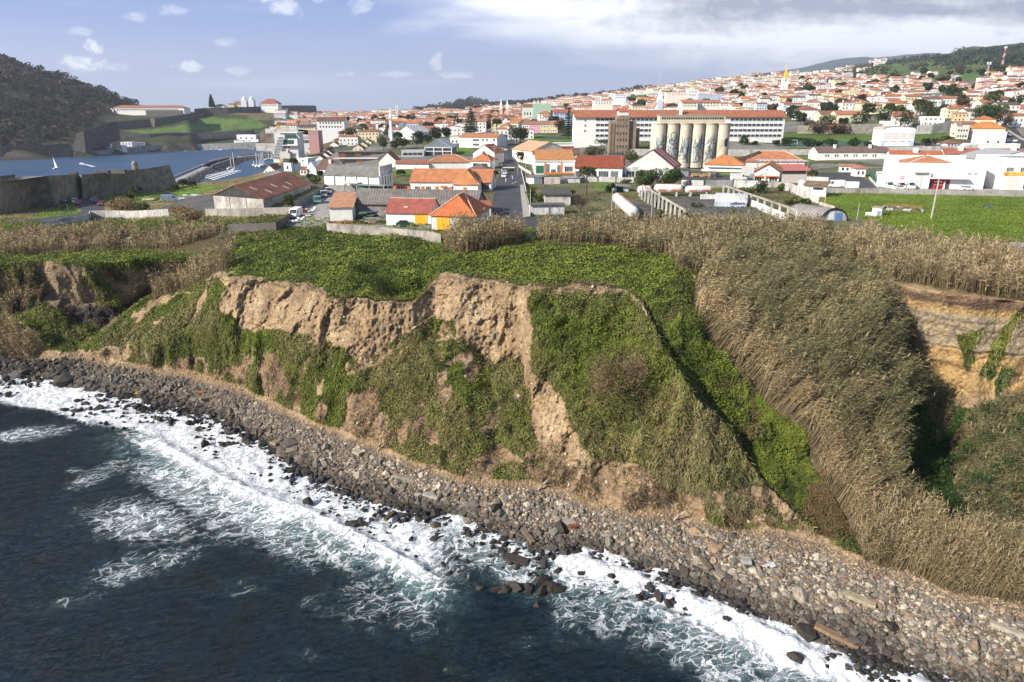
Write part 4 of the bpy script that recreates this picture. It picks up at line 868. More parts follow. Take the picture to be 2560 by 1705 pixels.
# distant mountain, bluish through the air
MT = (np.arange(1700, 3300, 10)-1280)/1801.; mrow = np.interp(np.arange(1700, 3300, 10), [1700, 1880, 1960, 2060, 2140, 2260, 2350, 2480, 2560, 3300], [262, 196, 184, 163, 152, 150, 146, 140, 135, 110])
mv = []
for f, dy in ((0, -2500), (.35, -1800), (.7, -900), (1, 0), (.6, 1500)):
    Yq = 9000+dy; zz = (60+(278-mrow)/1801.*9000)*f; X_ = MT*Yq; mv.append(np.stack([X_, np.full_like(X_, Yq), zz+fbm(np.stack([X_, 0*X_+Yq, 0*X_], -1), 1/500., 4)*40*f], -1))
mv = np.array(mv); q_ = np.arange(mv.shape[0]*mv.shape[1]).reshape(mv.shape[:2]); mq = np.stack([q_[:-1, :-1], q_[:-1, 1:], q_[1:, 1:], q_[1:, :-1]], -1).reshape(-1, 4)
tag(mesh_np('hills', mv.reshape(-1, 3), mq, rough_mat('mountain', (0.05, 0.08, 0.06), .95, .3, .002), smooth=True), 'distant mountain under the cloud at right', kind='structure')
# ---- flat sheets: roads, yards
SHEETS = []
def sheet(name, label, pts, m, lift=0.10, kind='structure', cat=None, z=None, Y=None):
    SHEETS.append((pts, m))
    bm_ = bmesh.new(); P3 = [gp(*p) for p in pts]; vs = [bm_.verts.new((p.x, p.y, 0)) for p in P3]; bm_.faces.new(vs)
    bmesh.ops.triangulate(bm_, faces=bm_.faces[:])
    for _ in range(6):
        le = [e for e in bm_.edges if e.calc_length() > 5.0]
        if not le: break
        bmesh.ops.subdivide_edges(bm_, edges=le, cuts=1); bmesh.ops.triangulate(bm_, faces=bm_.faces[:])
    for v in bm_.verts: v.co.z = float(G(v.co.x, v.co.y))+lift
    bmesh.ops.recalc_face_normals(bm_, faces=bm_.faces[:])
    if sum(f.normal.z for f in bm_.faces) < 0: bmesh.ops.reverse_faces(bm_, faces=bm_.faces[:])
    me = bpy.data.meshes.new(name); bm_.to_mesh(me); bm_.free(); me.materials.append(m); o = bpy.data.objects.new(name, me); COL.objects.link(o)
    tag(o, label, cat, kind=kind); return o
ASPH = rough_mat('asphalt', (0.062, 0.064, 0.072), .9, .35, .25, .3, 3, .03); CONC = rough_mat('concrete_floor', (0.30, 0.29, 0.28), .9, .3, .4, .3, 3, .03, stain=.35); PAVE = rough_mat('pavement', (0.33, 0.31, 0.29), .9, .2, .5)
DARKLOT = rough_mat('dark_lot', (0.105, 0.10, 0.098), .95, .4, .2, .3, 3, .03)
sheet('road', 'straight asphalt street running from the cliff edge into the town', zp(Z3, [(1140,1330),(1170,1100),(1190,1000),(1235,880),(1262,800),(1272,700),(1282,560),(1288,478),(1385,478),(1400,640),(1402,700),(1420,790),(1460,840),(1480,910),(1452,1000),(1475,1342),(1960,1338),(1960,1420),(1600,1560),(1490,1560),(1480,1400),(1140,1400)]), ASPH)
sheet('pavement', 'pale pavement along the right side of the street', zp(Z3, [(1442,1004),(1482,1004),(1548,1332),(1476,1345)]), PAVE, .22)
sheet('yard', 'grey concrete yard of the builders merchant', zp(Z6, [(60,660),(165,610),(250,540),(350,450),(440,380),(560,340),(1000,345),(1000,480),(740,480),(520,520),(520,650),(300,690)]), CONC, .1)
sheet('yard', 'grey yard in front of the yellow doors', zp(Z6, [(520,650),(1040,660),(1440,670),(1460,720),(1530,760),(1300,720),(900,690),(520,650)]), CONC, .12)
sheet('road', 'asphalt road climbing beside the harbour building', zp(Z2, [(800,850),(830,790),(960,690),(1060,610),(1110,560),(1160,500),(1200,510),(1150,590),(1010,720),(900,800),(850,870)]), ASPH)
sheet('road', 'curving asphalt road below the old fort wall', zp(Z1, [(330,1350),(440,1310),(560,1285),(700,1285),(840,1285),(850,1400),(640,1440),(420,1480),(60,1500),(50,1490),(250,1462),(620,1425),(668,1392),(600,1332),(400,1372)]), ASPH)
sheet('yard', 'dark gravel yard beside the rusty warehouse', zp(Z1, [(1290,1385),(1480,1300),(1600,1270),(1740,1262),(1765,1400),(1500,1408)]), DARKLOT)
sheet('yard', 'cracked tarmac yard between the two ruined colonnades', zp(Z4, [(1120,1140),(1600,1120),(2063,1290),(2100,1380),(2063,1395),(1480,1400),(1300,1262),(1180,1180)]), DARKLOT)
sheet('yard', 'cracked tarmac beside the long white tank', zp(Z4, [(620,1160),(830,1172),(940,1230),(1180,1395),(900,1405),(780,1300)]), DARKLOT)
sheet('car_park', 'asphalt yard beside the post warehouse', zp(Z5, [(600,1042),(900,1038),(1090,1165),(680,1165)]), ASPH)
sheet('car_park', 'concrete forecourt in front of the post warehouse', zp(Z5, [(1090,1160),(1900,1165),(2260,1180),(2260,1195),(1090,1178)]), CONC)
sheet('yard', 'asphalt yard with stacked pallets behind the panelled wall', zp(Z4, [(1240,890),(1420,860),(1600,895),(1990,905),(2063,950),(1250,945)]), ASPH)
sheet('road', 'asphalt street with parked cars climbing at the right edge', zp(Z5, [(1960,585),(2040,590),(2227,770),(2227,860),(2120,800),(2050,700)]), ASPH)
sheet('car_park', 'asphalt playground behind the grass bank', zp(Z3, [(1620,495),(1900,500),(1960,530),(1640,525)]), ASPH)
# road markings
mk = MB()
def mark(pa, pb, w_=.25):
    a = gp(*pa); b_ = gp(*pb); mk.beam((a.x, a.y, float(G(a.x, a.y))+.125), (b_.x, b_.y, float(G(b_.x, b_.y))+.125), w_, .02)
for a_, b_ in [((1362,905),(1368,940)), ((1360,990),(1415,968)), ((1300,930),(1296,970)), ((1252,870),(1258,840))]: mark(Z3(*a_), Z3(*b_))
for k in range(12): mark(Z3(1275+k*10, 818), Z3(1275+k*10, 826), .5)
tag(mk.build('road_markings', rough_mat('white_paint', (0.7, .7, .68), .8, .2, 2)), 'white markings painted on the street', kind='structure')
# ================================================================ BUILDINGS
PLASTER = rough_mat('plaster', None, .9, .12, .5, .15, 4, .03, streak=.05); OLDWALL = rough_mat('weathered_wall', None, .95, .3, .4, .3, 3, .04, stain=.55, streak=.5)
TILE_Y = rough_mat('roof_tiles_a', None, .9, .28, .5, .2, 3, .05, wave=('x', .55, .45)); TILE_X = rough_mat('roof_tiles_b', None, .9, .28, .5, .2, 3, .05, wave=('y', .55, .45))
OLDTILE = rough_mat('old_roof_tiles', None, .95, .4, .6, .2, 3, .05, stain=.5, wave=('x', .6, .6))
RUST = rough_mat('rusty_sheet', None, .85, .5, .25, .3, 3, .05, streak=.35, wave=('y', .7, .3)); GREYROOF = rough_mat('fibre_cement', None, .95, .3, .4, .2, 3, .05, stain=.45, wave=('x', .8, .45))
METAL = rough_mat('painted_metal', None, .6, .12, .8, .1, 6, .02); CORR = rough_mat('corrugated_sheet', None, .6, .12, .6, .1, 6, .02, wave=('x', .8, .3))
def glass_fn(tt, b):
    n = tt.noise(tt.node('ShaderNodeNewGeometry').outputs['Position'], .6, 2); tt.put(b.inputs['Base Color'], tt.mix(tt.ss(n, .35, .65), (.02, .024, .032, 1), (.075, .09, .115, 1)))
    b.inputs['Roughness'].default_value = .15; b.inputs['Specular IOR Level'].default_value = .6
GLASS = mat('window_glass', glass_fn)
STONEW = rough_mat('stone_wall', None, .95, .45, .7, .5, 1.4, .12, stain=.3); CONCW = rough_mat('concrete_wall', None, .95, .25, .4, .3, 3, .04, stain=.45, streak=.5)
LEAD = rough_mat('stone_dark', None, .95, .5, .35, .5, 1.0, .2, stain=.4)
WHITE, CREAM, ORANGE, BROWNR, REDR = (.80, .80, .79), (.74, .64, .44), (.52, .20, .085), (.25, .115, .07), (.42, .13, .075)
class XB(MB):
    def __init__(s, F): super().__init__(); s.F = F
    def add(s, V, faces): super().add([s.F(*p) for p in V], faces)
class Bld:
    """a building on the ground; local axes u along the front, v back, w up (metres)"""
    def __init__(s, name, label, cat, z, FL, FR, top, depth=None, BR=None, BL=None, Y=None, group=None, h=None):
        fl, fr = z(*FL), z(*FR); s.A = gp(*fl, Y=Y)
        B_ = gp(*fr, Y=Y)
        if Y is None and abs(B_.y-s.A.y) > 0.5*abs(B_.x-s.A.x)+3: B_ = gp(*fr, Y=s.A.y)
        ex = Vector((B_.x-s.A.x, B_.y-s.A.y, 0)); s.W = ex.length; s.ex = ex/s.W; s.ey = Vector((-s.ex.y, s.ex.x, 0))
        if BR is not None: q = gp(*z(*BR)); dv = Vector((q.x-B_.x, q.y-B_.y, 0)); s.D = dv.length; s.ey = dv/s.D
        elif BL is not None: q = gp(*z(*BL)); dv = Vector((q.x-s.A.x, q.y-s.A.y, 0)); s.D = dv.length; s.ey = dv/s.D
        else: s.D = depth
        s.z0 = s.A.z
        s.H = h if h is not None else float(PY(fl[0], z(FL[0], top)[1], s.A.y)[2])-s.z0
        s.bz = min(float(G(s.A.x, s.A.y)), float(G(B_.x, B_.y)), s.z0)-s.z0-1.0
        s.root = empty(name, s.A, 0, label, cat, group); s.zf = z; s.deep = s.bz
    def F(s, u, v, w): q = s.ex*u+s.ey*v; return (q.x, q.y, w)
    def mb(s, col=WHITE): m = XB(s.F); m.col = col; return m
    def u_(s, x): # picture x (zoom units) to u on the front plane
        px = s.zf(x, 0)[0]; c = s.A; hw = (px-1280)/FPX/(CT+((852.5-s.zf(0, 0)[1])/FPX)*ST)
        return None
    def uw(s, x, y):   # picture point on the front wall -> (u, w)
        px, py = s.zf(x, y); a, b, c = ray(px, py); n = s.ex.cross(Vector((0, 0, 1))); o = Vector((0, 0, CAMZ)); d = Vector((float(a), float(b), float(c)))
        k = (s.A-o).dot(n)/d.dot(n); p = o+d*k; return (p-s.A).dot(s.ex), p.z-s.z0
    def walls(s, col=WHITE, m=None, roof='flat', rise=0, H=None, u0=0, u1=None, v0=0, v1=None, name='wall', parent=None, ridge=.5):
        H = H or s.H; u1 = s.W if u1 is None else u1; v1 = s.D if v1 is None else v1; b_ = s.mb(col); z0 = s.bz
        if roof == 'y': b_.prism([(u0, z0), (u1, z0), (u1, H), (u0+(u1-u0)*ridge, H+rise), (u0, H)], 'y', v0, v1)
        elif roof == 'x': b_.prism([(v0, z0), (v1, z0), (v1, H), ((v0+v1)/2, H+rise), (v0, H)], 'x', u0, u1)
        else: b_.box(u0, u1, v0, v1, z0, H)
        return b_.build(name, m or PLASTER, parent or s.root)
    def roof(s, kind, rise, col=ORANGE, m=None, H=None, u0=0, u1=None, v0=0, v1=None, ov=.45, t=.18, parent=None, ridge=.5, name='roof', cap=None):
        H = H or s.H; u1 = s.W if u1 is None else u1; v1 = s.D if v1 is None else v1; col = (col[0]*.86, col[1]*1.0, col[2]*1.25) if col[0] > .4 and col[2] < .2 else col; b_ = s.mb(col); H = H+.02
        if m is None: m = TILE_X if kind == 'y' else TILE_Y
        if kind == 'y':
            um = u0+(u1-u0)*ridge; dl = rise/max(um-u0, .1); dr = rise/max(u1-um, .1)
            b_.prism([(u0-ov, H-ov*dl), (um, H+rise), (u1+ov, H-ov*dr), (u1+ov, H-ov*dr+t), (um, H+rise+t), (u0-ov, H-ov*dl+t)], 'y', v0-ov*.6, v1+ov*.6)
        elif kind == 'x':
            vm = (v0+v1)/2; d = rise/(vm-v0)
            b_.prism([(v0-ov, H-ov*d), (vm, H+rise), (v1+ov, H-ov*d), (v1+ov, H-ov*d+t), (vm, H+rise+t), (v0-ov, H-ov*d+t)], 'x', u0-ov*.6, u1+ov*.6)
        elif kind == 'hip':
            a0, a1, c0, c1 = u0-ov, u1+ov, v0-ov, v1+ov; du, dv = a1-a0, c1-c0
            if du >= dv: r0, r1 = (a0+dv/2, (c0+c1)/2), (a1-dv/2, (c0+c1)/2)
            else: r0, r1 = ((a0+a1)/2, c0+du/2), ((a0+a1)/2, c1-du/2)
            e = H+.12
            V = [(a0, c0, H), (a1, c0, H), (a1, c1, H), (a0, c1, H), (a0, c0, e), (a1, c0, e), (a1, c1, e), (a0, c1, e), (r0[0], r0[1], H+rise), (r1[0], r1[1], H+rise+.001)]
            fs = [(0, 3, 2, 1), (0, 1, 5, 4), (1, 2, 6, 5), (2, 3, 7, 6), (3, 0, 4, 7)]
            fs += [(4, 5, 9, 8), (5, 6, 9), (6, 7, 8, 9), (7, 4, 8)] if du >= dv else [(4, 5, 8), (5, 6, 9, 8), (6, 7, 9), (7, 4, 8, 9)]
            b_.add(V, fs)
        elif kind == 'shed': b_.prism([(v0-ov, H), (v1+ov, H+rise), (v1+ov, H+rise+t), (v0-ov, H+t)], 'x', u0-ov, u1+ov)
        elif kind == 'parapet':
            b_.box(u0-.05, u1+.05, v0-.05, v0+.3, H, H+.45); b_.box(u0-.05, u1+.05, v1-.3, v1+.05, H, H+.45); b_.box(u0-.05, u0+.3, v0+.3, v1-.3, H, H+.45); b_.box(u1-.3, u1+.05, v0+.3, v1-.3, H, H+.45)
            b_.col = (.32, .31, .30); b_.box(u0+.3, u1-.3, v0+.3, v1-.3, H, H+.1)
        elif kind == 'slab': b_.box(u0-ov, u1+ov, v0-ov, v1+ov, H, H+t)
        r_ = b_.build(name, m, parent or s.root)
        if cap:
            c_ = s.mb(cap)
            if kind == 'x': c_.box(u0-.2, u1+.2, (v0+v1)/2-.2, (v0+v1)/2+.2, H+rise+t-.05, H+rise+t+.12)
            elif kind == 'y': um = u0+(u1-u0)*ridge; c_.box(um-.2, um+.2, v0-.2, v1+.2, H+rise+t-.05, H+rise+t+.12)
            elif kind == 'hip':
                for p_, q_ in (((a0, c0, H+.15), (*r0, H+rise+.05)), ((a1, c0, H+.15), (*r1, H+rise+.05)), ((*r0, H+rise+.05), (*r1, H+rise+.05))): c_.tube([p_, q_], .16, 5)
            c_.build('ridge_tiles', PLASTER, r_)
        return r_
    def win(s, u, w, wd, ht, side='f', frame=(.75, .75, .74), name='window', pane=GLASS, pcol=(1, 1, 1), bars=0, sill=False):
        f = s.mb(frame); p_ = s.mb(pcol); e = .06; g = .11
        def bx(m_, a0, a1, z0, z1, o0, o1):
            if side == 'f': m_.box(a0, a1, -o1, -o0, z0, z1)
            elif side == 'r': m_.box(s.W+o0, s.W+o1, a0, a1, z0, z1)
            else: m_.box(-o1, -o0, a0, a1, z0, z1)
        bx(f, u-wd/2-g, u-wd/2, w-g, w+ht+g, -.1, e); bx(f, u+wd/2, u+wd/2+g, w-g, w+ht+g, -.1, e); bx(f, u-wd/2, u+wd/2, w+ht, w+ht+g, -.1, e); bx(f, u-wd/2, u+wd/2, w-g, w, -.1, e)
        for k in range(bars): c_ = u-wd/2+wd*(k+1)/(bars+1); bx(f, c_-.04, c_+.04, w, w+ht, -.1, e)
        fo = f.build(name, METAL, s.root); bx(p_, u-wd/2, u+wd/2, w, w+ht, -.1, .02); p_.build('pane', pane, fo); return fo
    def wins(s, n, nf, side='f', u0=None, u1=None, w0=1.0, fh=3.0, wd=1.0, ht=1.3, **k):
        L = s.W if side == 'f' else s.D; u0 = L*.08 if u0 is None else u0; u1 = L*.92 if u1 is None else u1
        for f in range(nf):
            for i in range(n): s.win(u0+(u1-u0)*(i+.5)/n, w0+f*fh, wd, ht, side, **k)
    def winp(s, x0, y0, x1, y1, **k):   # window given by its picture box on the front wall
        ua, wa = s.uw(x0, y1); ub, wb = s.uw(x1, y0); return s.win((ua+ub)/2, wa, ub-ua, wb-wa, **k)
    def door(s, u, w, wd, ht, col, side='f', name='door', planks=0, handle=True):
        b_ = s.mb(col); n = max(planks, 1)
        for k in range(n):
            a0 = u-wd/2+wd*k/n+.02; a1 = u-wd/2+wd*(k+1)/n-.02
            if side == 'f': b_.box(a0, a1, -.08, .05, w, w+ht)
            elif side == 'r': b_.box(s.W-.05, s.W+.08, a0, a1, w, w+ht)
            else: b_.box(-.08, .05, a0, a1, w, w+ht)
        o = b_.build(name, METAL, s.root)
        fr = s.mb(tuple(c*.6 for c in col))
        if side == 'f': fr.box(u-wd/2-.12, u+wd/2+.12, -.06, .02, w+ht, w+ht+.14)
        fr.build('frame', METAL, o) if fr.n else None
        return o
    def doorp(s, x0, y0, x1, y1, col, **k):
        ua, wa = s.uw(x0, y1); ub, wb = s.uw(x1, y0); return s.door((ua+ub)/2, wa, ub-ua, wb-wa, col, **k)
    def chim(s, u, v, h, wd=.9, col=WHITE, parent=None, base=None):
        b_ = s.mb(col); z_ = s.H-.5 if base is None else base; b_.box(u-wd/2, u+wd/2, v-wd/2, v+wd/2, z_, z_+h); b_.box(u-wd/2-.1, u+wd/2+.1, v-wd/2-.1, v+wd/2+.1, z_+h, z_+h+.15); return b_.build('chimney', PLASTER, parent or s.root)
    def boxpart(s, name, col, m, u0, u1, v0, v1, w0, w1, parent=None):
        b_ = s.mb(col); b_.box(u0, u1, v0, v1, w0, w1); return b_.build(name, m, parent or s.root)
def text3d(name, txt, size, m, parent, loc, rz=0.0, ext=.03, align='CENTER'):
    cu = bpy.data.curves.new(name, 'FONT'); cu.body = txt; cu.size = size; cu.extrude = ext; cu.align_x = align; cu.resolution_u = 3
    tmp = bpy.data.objects.new(name, cu); COL.objects.link(tmp); bpy.context.view_layer.update()
    me = bpy.data.meshes.new_from_object(tmp.evaluated_get(bpy.context.evaluated_depsgraph_get())); bpy.data.objects.remove(tmp)
    me.materials.clear(); me.materials.append(m); o = bpy.data.objects.new(name, me); COL.objects.link(o); o.parent = parent
    o.location = loc; o.rotation_euler = (math.pi/2, 0, rz); return o
def flatcol(name, c, r=.6): return rough_mat(name, c, r, .08, 2)
RED = flatcol('red_paint', (.55, .02, .03)); YEL = flatcol('yellow_paint', (.75, .42, .03)); GREYTXT = flatcol('grey_letters', (.28, .30, .34)); WHT = flatcol('white_paint_b', (.8, .8, .8)); DARKM = flatcol('dark_metal', (.03, .032, .036))
def simple(name, label, cat, z, FL, FR, top, roof='hip', rise=2.5, wall=WHITE, rc=ORANGE, depth=10, n=3, nf=1, m=None, rm=None, cap=None, ch=0, side=None, wd=1.0, ht=1.3, w0=1.0, **k):
    b = Bld(name, label, cat, z, FL, FR, top, depth, **k)
    b.walls(wall, m, roof if roof in 'xy' else 'flat', rise if roof in 'xy' else 0)
    if roof == 'flat': b.roof('parapet', 0, wall, PLASTER)
    else: b.roof(roof, rise, rc, rm, cap=cap)
    if n:
        fh = (b.H)/max(nf, 1); b.wins(n, nf, wd=wd, ht=min(ht, fh*.5), w0=min(w0, fh*.3), fh=fh)
        if side: b.wins(side[1], nf, side=side[0], wd=wd, ht=min(ht, fh*.5), w0=min(w0, fh*.3), fh=fh)
    for i in range(ch): b.chim(b.W*(.25+.5*i/max(ch, 1)), b.D*.5, rise+1.6)
    return b
# ---------------- left foreground
b = Bld('warehouse', 'long derelict warehouse with rusty corrugated roof and black sheet gable', 'warehouse', Z2, (150,1255), (665,1250), 1108, BR=(1140,1040)); rise = 3.7
b.walls((.50, .49, .47), OLDWALL); g_ = b.mb((.06, .062, .065)); g_.prism([(0, b.H), (b.W, b.H), (b.W*.46, b.H+rise)], 'y', 0.0, .25); g_.build('gable', rough_mat('black_sheet', None, .8, .4, .5, .2, 3, .05, wave=('x', .7, .5)), b.root)
g_ = b.mb((.06, .062, .065)); g_.prism([(0, b.H), (b.W, b.H), (b.W*.46, b.H+rise)], 'y', b.D-.25, b.D); g_.build('gable', MATS['black_sheet'], b.root)
rf = b.roof('y', rise, (.24, .095, .055), RUST, ridge=.46, ov=.5); p_ = b.mb((.04, .04, .04))
for c0_, c1_ in ((-.05, .12), (b.W/3-.1, b.W/3+.1), (b.W*2/3-.1, b.W*2/3+.1), (b.W-.12, b.W+.05)): b.boxpart('column', (.04, .04, .04), METAL, c0_, c1_, -.07, 0, b.bz, b.H)
for (u0, v0) in ((.62, .12), (.80, .22), (.70, .42), (.85, .52), (.78, .66)):   # pale roof lights on the right slope
    sl_ = b.mb((.62, .62, .60)); f0 = u0; f1 = u0+.13; zz = lambda f: b.H+.26+rise*(1-(f-.46)/.54)
    sl_.prism([(b.W*f0, zz(f0)), (b.W*f1, zz(f1)), (b.W*f1, zz(f1)+.04), (b.W*f0, zz(f0)+.04)], 'y', b.D*v0, b.D*v0+.6); sl_.build('roof_light', METAL, rf)
b = Bld('warehouse', 'white hall with grey fibre cement roof behind the delivery trucks', 'warehouse', Z2, (1292,1065), (1868,1065), 892, BR=(1992,1010))
b.walls(WHITE, PLASTER, H=b.H); b.boxpart('plinth', (.30, .29, .28), CONCW, -.05, b.W+.05, -.08, .4, b.bz, b.H*.42)
b.roof('x', 3.2, (.22, .215, .205), GREYROOF, v1=b.D*.8, u1=b.W-.6); b.boxpart('gable_wall', (.66, .66, .66), OLDWALL, b.W-.5, b.W, 0, b.D, b.H, b.H+3.6)
for k in range(5): b.boxpart('buttress', (.76, .76, .76), PLASTER, b.W*(.18+.2*k)-.5, b.W*(.18+.2*k)+.1, -.45, 0, b.H*.42, b.H*.95)
cn = b.boxpart('canopy', (.62, .63, .64), METAL, b.W*.40, b.W*.66, -4.2, 0, b.H*.62, b.H*.65); b.boxpart('canopy', (.25, .25, .25), METAL, b.W*.66, b.W*1.12, -3.8, 0, b.H*.52, b.H*.56)
for u_ in (.42, .64, .86, 1.10): b.boxpart('post', (.3, .29, .28), CONCW, b.W*u_-.2, b.W*u_+.2, -3.8, -3.4, b.bz, b.H*.55)
b.wins(4, 1, side='r', wd=.8, ht=3.0, w0=b.H*.45, frame=(.2, .2, .22))
b = Bld('warehouse', 'long shed with grey corrugated roof and bare concrete front behind the red roof', 'warehouse', Z6, (735,585), (1850,575), 462, depth=13)
b.walls((.27, .265, .255), CONCW, 'x', 3.3); rf = b.roof('x', 3.3, (.21, .195, .185), GREYROOF, ov=.6, t=.25)
for k in range(6): b.chim(b.W*(.30+.115*k), b.D*.5, .75, .8, ORANGE, rf, base=b.H+3.4)
b = Bld('outbuilding', 'white lean-to with faded orange roof at the left end of the grey shed', 'outbuilding', Z6, (527,633), (733,628), 506, depth=16)
b.walls(WHITE, PLASTER, v1=b.D*.9); b.roof('shed', 2.2, (.60, .27, .13), TILE_X)
b = Bld('workshop', 'white workshop with dull red roof and yellow folding door', 'workshop', Z6, (1038,667), (1442,662), 546, depth=11)
b.walls(WHITE, PLASTER, 'x', 2.9); rf = b.roof('x', 2.9, (.37, .115, .09), None, cap=(.5, .46, .42)); b.doorp(1297, 557, 1405, 663, (.74, .42, .035), planks=4, name='folding_door')
b.boxpart('verge', (.45, .42, .38), OLDWALL, -.5, .35, -.4, b.D+.4, b.H+.05, b.H+.25, rf); b.boxpart('roof_light', (.6, .6, .58), METAL, b.W*.38, b.W*.46, b.D*.14, b.D*.24, b.H+1.12, b.H+1.35, rf)
b = Bld('workshop', 'white workshop with bright orange tiled hip roof and yellow folding door beside the reeds', 'workshop', Z6, (1448,712), (1840,706), 578, depth=17)
b.walls(WHITE, OLDWALL); b.roof('hip', 4.6, (.64, .17, .055), TILE_Y, cap=(.72, .45, .28)); b.doorp(1492, 593, 1608, 710, (.74, .42, .035), planks=4, name='folding_door'); b.winp(1700, 590, 1760, 640)
simple('outbuilding', 'small white annex with red tiled roof at the street side of the orange workshop', 'outbuilding', Z6, (1905,590), (1985,588), 492, 'shed', .8, WHITE, REDR, depth=5, n=0)
b = Bld('house', 'long white building with bright orange tiled roof and low porch wing', 'house', Z6, (1255,352), (1985,356), 268, depth=15)
b.walls(WHITE, PLASTER, 'x', 3.9); b.roof('x', 3.9, (.60, .215, .085), TILE_Y, t=.25)
for x0, x1 in ((1295,1338), (1393,1438), (1482,1489), (1496,1503)): b.winp(x0, 312, x1, 340, bars=3 if x1-x0 > 20 else 0)
b.winp(1630, 308, 1662, 332); aw = b.mb(REDR); ua, wa = b.uw(1530, 308); ub, _ = b.uw(1583, 308); aw.prism([(-1.2, wa-.5), (0, wa), (0, wa+.12), (-1.2, wa-.38)], 'x', ua, ub); aw.build('awning', METAL, b.root); b.doorp(1540, 312, 1575, 340, (.6, .6, .6))
ua, _ = b.uw(1668, 300); ub, _ = b.uw(1885, 300)
b.walls(WHITE, PLASTER, H=b.H*.88, u0=ua, u1=ub, v0=-5.5, v1=-.05); b.roof('hip', 4.9, (.66, .24, .08), TILE_X, H=b.H*.88, u0=ua, u1=ub, v0=-5.5, v1=9, cap=(.75, .5, .3))
for k in range(3): b.win(b.W*(.90+.03*k), .6, .8, 2.4)
# ---------------- behind, left of the street
simple('house', 'white gabled house with brown-orange right roof slope beside the long garden wall', 'house', Z3, (-10,832), (168,835), 750, 'y', 4.0, WHITE, (.36, .13, .07), depth=14, n=0)
simple('outbuilding', 'long low white building with strip of red-brown tiles behind the lawn', 'outbuilding', Z3, (165,838), (505,838), 778, 'x', 1.2, WHITE, (.33, .13, .09), depth=5, n=0)
b = simple('house', 'long white-walled building with several orange hip roofs behind the lawn', 'house', Z3, (505,836), (935,830), 768, 'hip', 3.2, WHITE, ORANGE, depth=14, n=0, cap=(.7, .42, .25))
simple('house', 'white building with broad orange hip roof and dark garage front next to the street', 'house', Z3, (935,838), (1135,838), 755, 'hip', 3.4, WHITE, (.62, .2, .07), depth=14, n=2, wd=3.2, ht=2.0, cap=(.7, .42, .25))
simple('outbuilding', 'small building with pyramid roof of grey-brown tiles behind the long orange roof', 'outbuilding', Z3, (905,865), (1105,865), 838, 'hip', 2.4, WHITE, (.23, .18, .15), depth=9, n=0, rm=OLDTILE)
b = simple('building', 'tall white gable front with a dark diamond window beside the street', 'building', Z3, (962,792), (1185,792), 668, 'y', 4.0, WHITE, (.48, .17, .08), depth=14, n=0)
u_, w_ = b.uw(1070, 668); d_ = b.mb((.07, .08, .09)); d_.prism([(u_-1.0, w_), (u_, w_-1.1), (u_+1.0, w_), (u_, w_+1.1)], 'y', -.06, .05); d_.build('window', GLASS, b.root)
b = simple('building', 'large white building with orange roof and two broad dark windows above the grey hall', 'building', Z3, (818,612), (1205,612), 506, 'x', 2.2, WHITE, ORANGE, depth=14, n=0)
b.winp(957, 525, 1022, 550, bars=2); b.winp(957, 572, 1022, 594, bars=2)
for x in (1050, 1095, 1165): b.winp(x, 525, x+22, 545)
simple('building', 'white flat-roofed annex left of the large white building', 'building', Z3, (722,575), (818,590), 512, 'flat', 0, WHITE, depth=8, n=2)
b = Bld('hall', 'grey gabled hall with white frame and glazed front', 'hall', Z3, (465,692), (740,692), 612, BR=(790,665)); b.walls((.16, .185, .23), METAL, 'y', 4.6); b.roof('y', 4.6, (.42, .46, .52), CORR, t=.3)
fr = b.mb((.72, .74, .76))
for k in range(4): fr.box(b.W*k/3-.2, b.W*k/3+.2, -.12, 0, b.bz, b.H)
fr.box(0, b.W, -.13, -.02, b.H*.48, b.H*.56); fr.box(0, b.W, -.13, -.02, b.H-.2, b.H+.15); fr.build('frame', METAL, b.root)
for k in range(3):
    for j in (0, 1): b.boxpart('window', (1, 1, 1), GLASS, b.W*k/3+.3, b.W*(k+1)/3-.3, -.06, .02, b.H*(.05+.52*j), b.H*(.45+.5*j))
for (fl, fr_, tp, lab) in [((1432,722),(2075,718),664,'long flat dark building with brown timber panels, the rear one of two'), ((1385,782),(1820,780),732,'long low flat building with white roof edge and brown panels, the front one of two')]:
    b = Bld('building', lab, 'building', Z2, fl, fr_, tp, depth=7); b.walls((.05, .048, .05), METAL); b.roof('slab', 0, (.10, .10, .11) if tp < 700 else (.6, .6, .6), METAL, ov=.7, t=.35)
    n_ = int(b.W/5)
    for k in range(n_): b.boxpart('panel', (.22, .09, .05) if k % 2 == 0 else (.06, .05, .05), METAL, b.W*(k+.1)/n_, b.W*(k+.9)/n_, -.08, 0, .3, b.H-.4)
simple('building', 'low white flat-roofed block between the dark building and the grey hall', 'building', Z2, (2080,712), (2310,705), 655, 'flat', 0, (.6, .6, .62), depth=12, n=4, wd=3, ht=2)
# houses by the harbour road (Ze)
def S_(lab, *a, cat='house', **k): return simple('house' if cat == 'house' else 'building', lab, cat, *a, **k)
BR2 = (.17, .10, .075)
b = S_('house with old brown tiles, a tall white chimney and a white gable to the left', Ze, (1385,1330), (1760,1310), 1190, 'x', 4.2, WHITE, (.20, .12, .09), depth=13, n=2, rm=OLDTILE); b.chim(b.W*.6, b.D*.3, 4.5, 1.2); b.walls(WHITE, PLASTER, 'y', 3.6, u0=-5.5, u1=-.1, v0=-.5, v1=8, H=b.H*.9)
S_('low red-roofed porch house with pillars left of the brown-tiled house', Ze, (1000,1340), (1160,1340), 1215, 'shed', .8, (.6, .55, .5), REDR, depth=7, n=2)
b = S_('white flat-roofed house with one round window near the tall palm', Ze, (942,1140), (1185,1140), 965, 'flat', 0, WHITE, depth=8, n=0); u_, w_ = b.uw(1060, 1010)
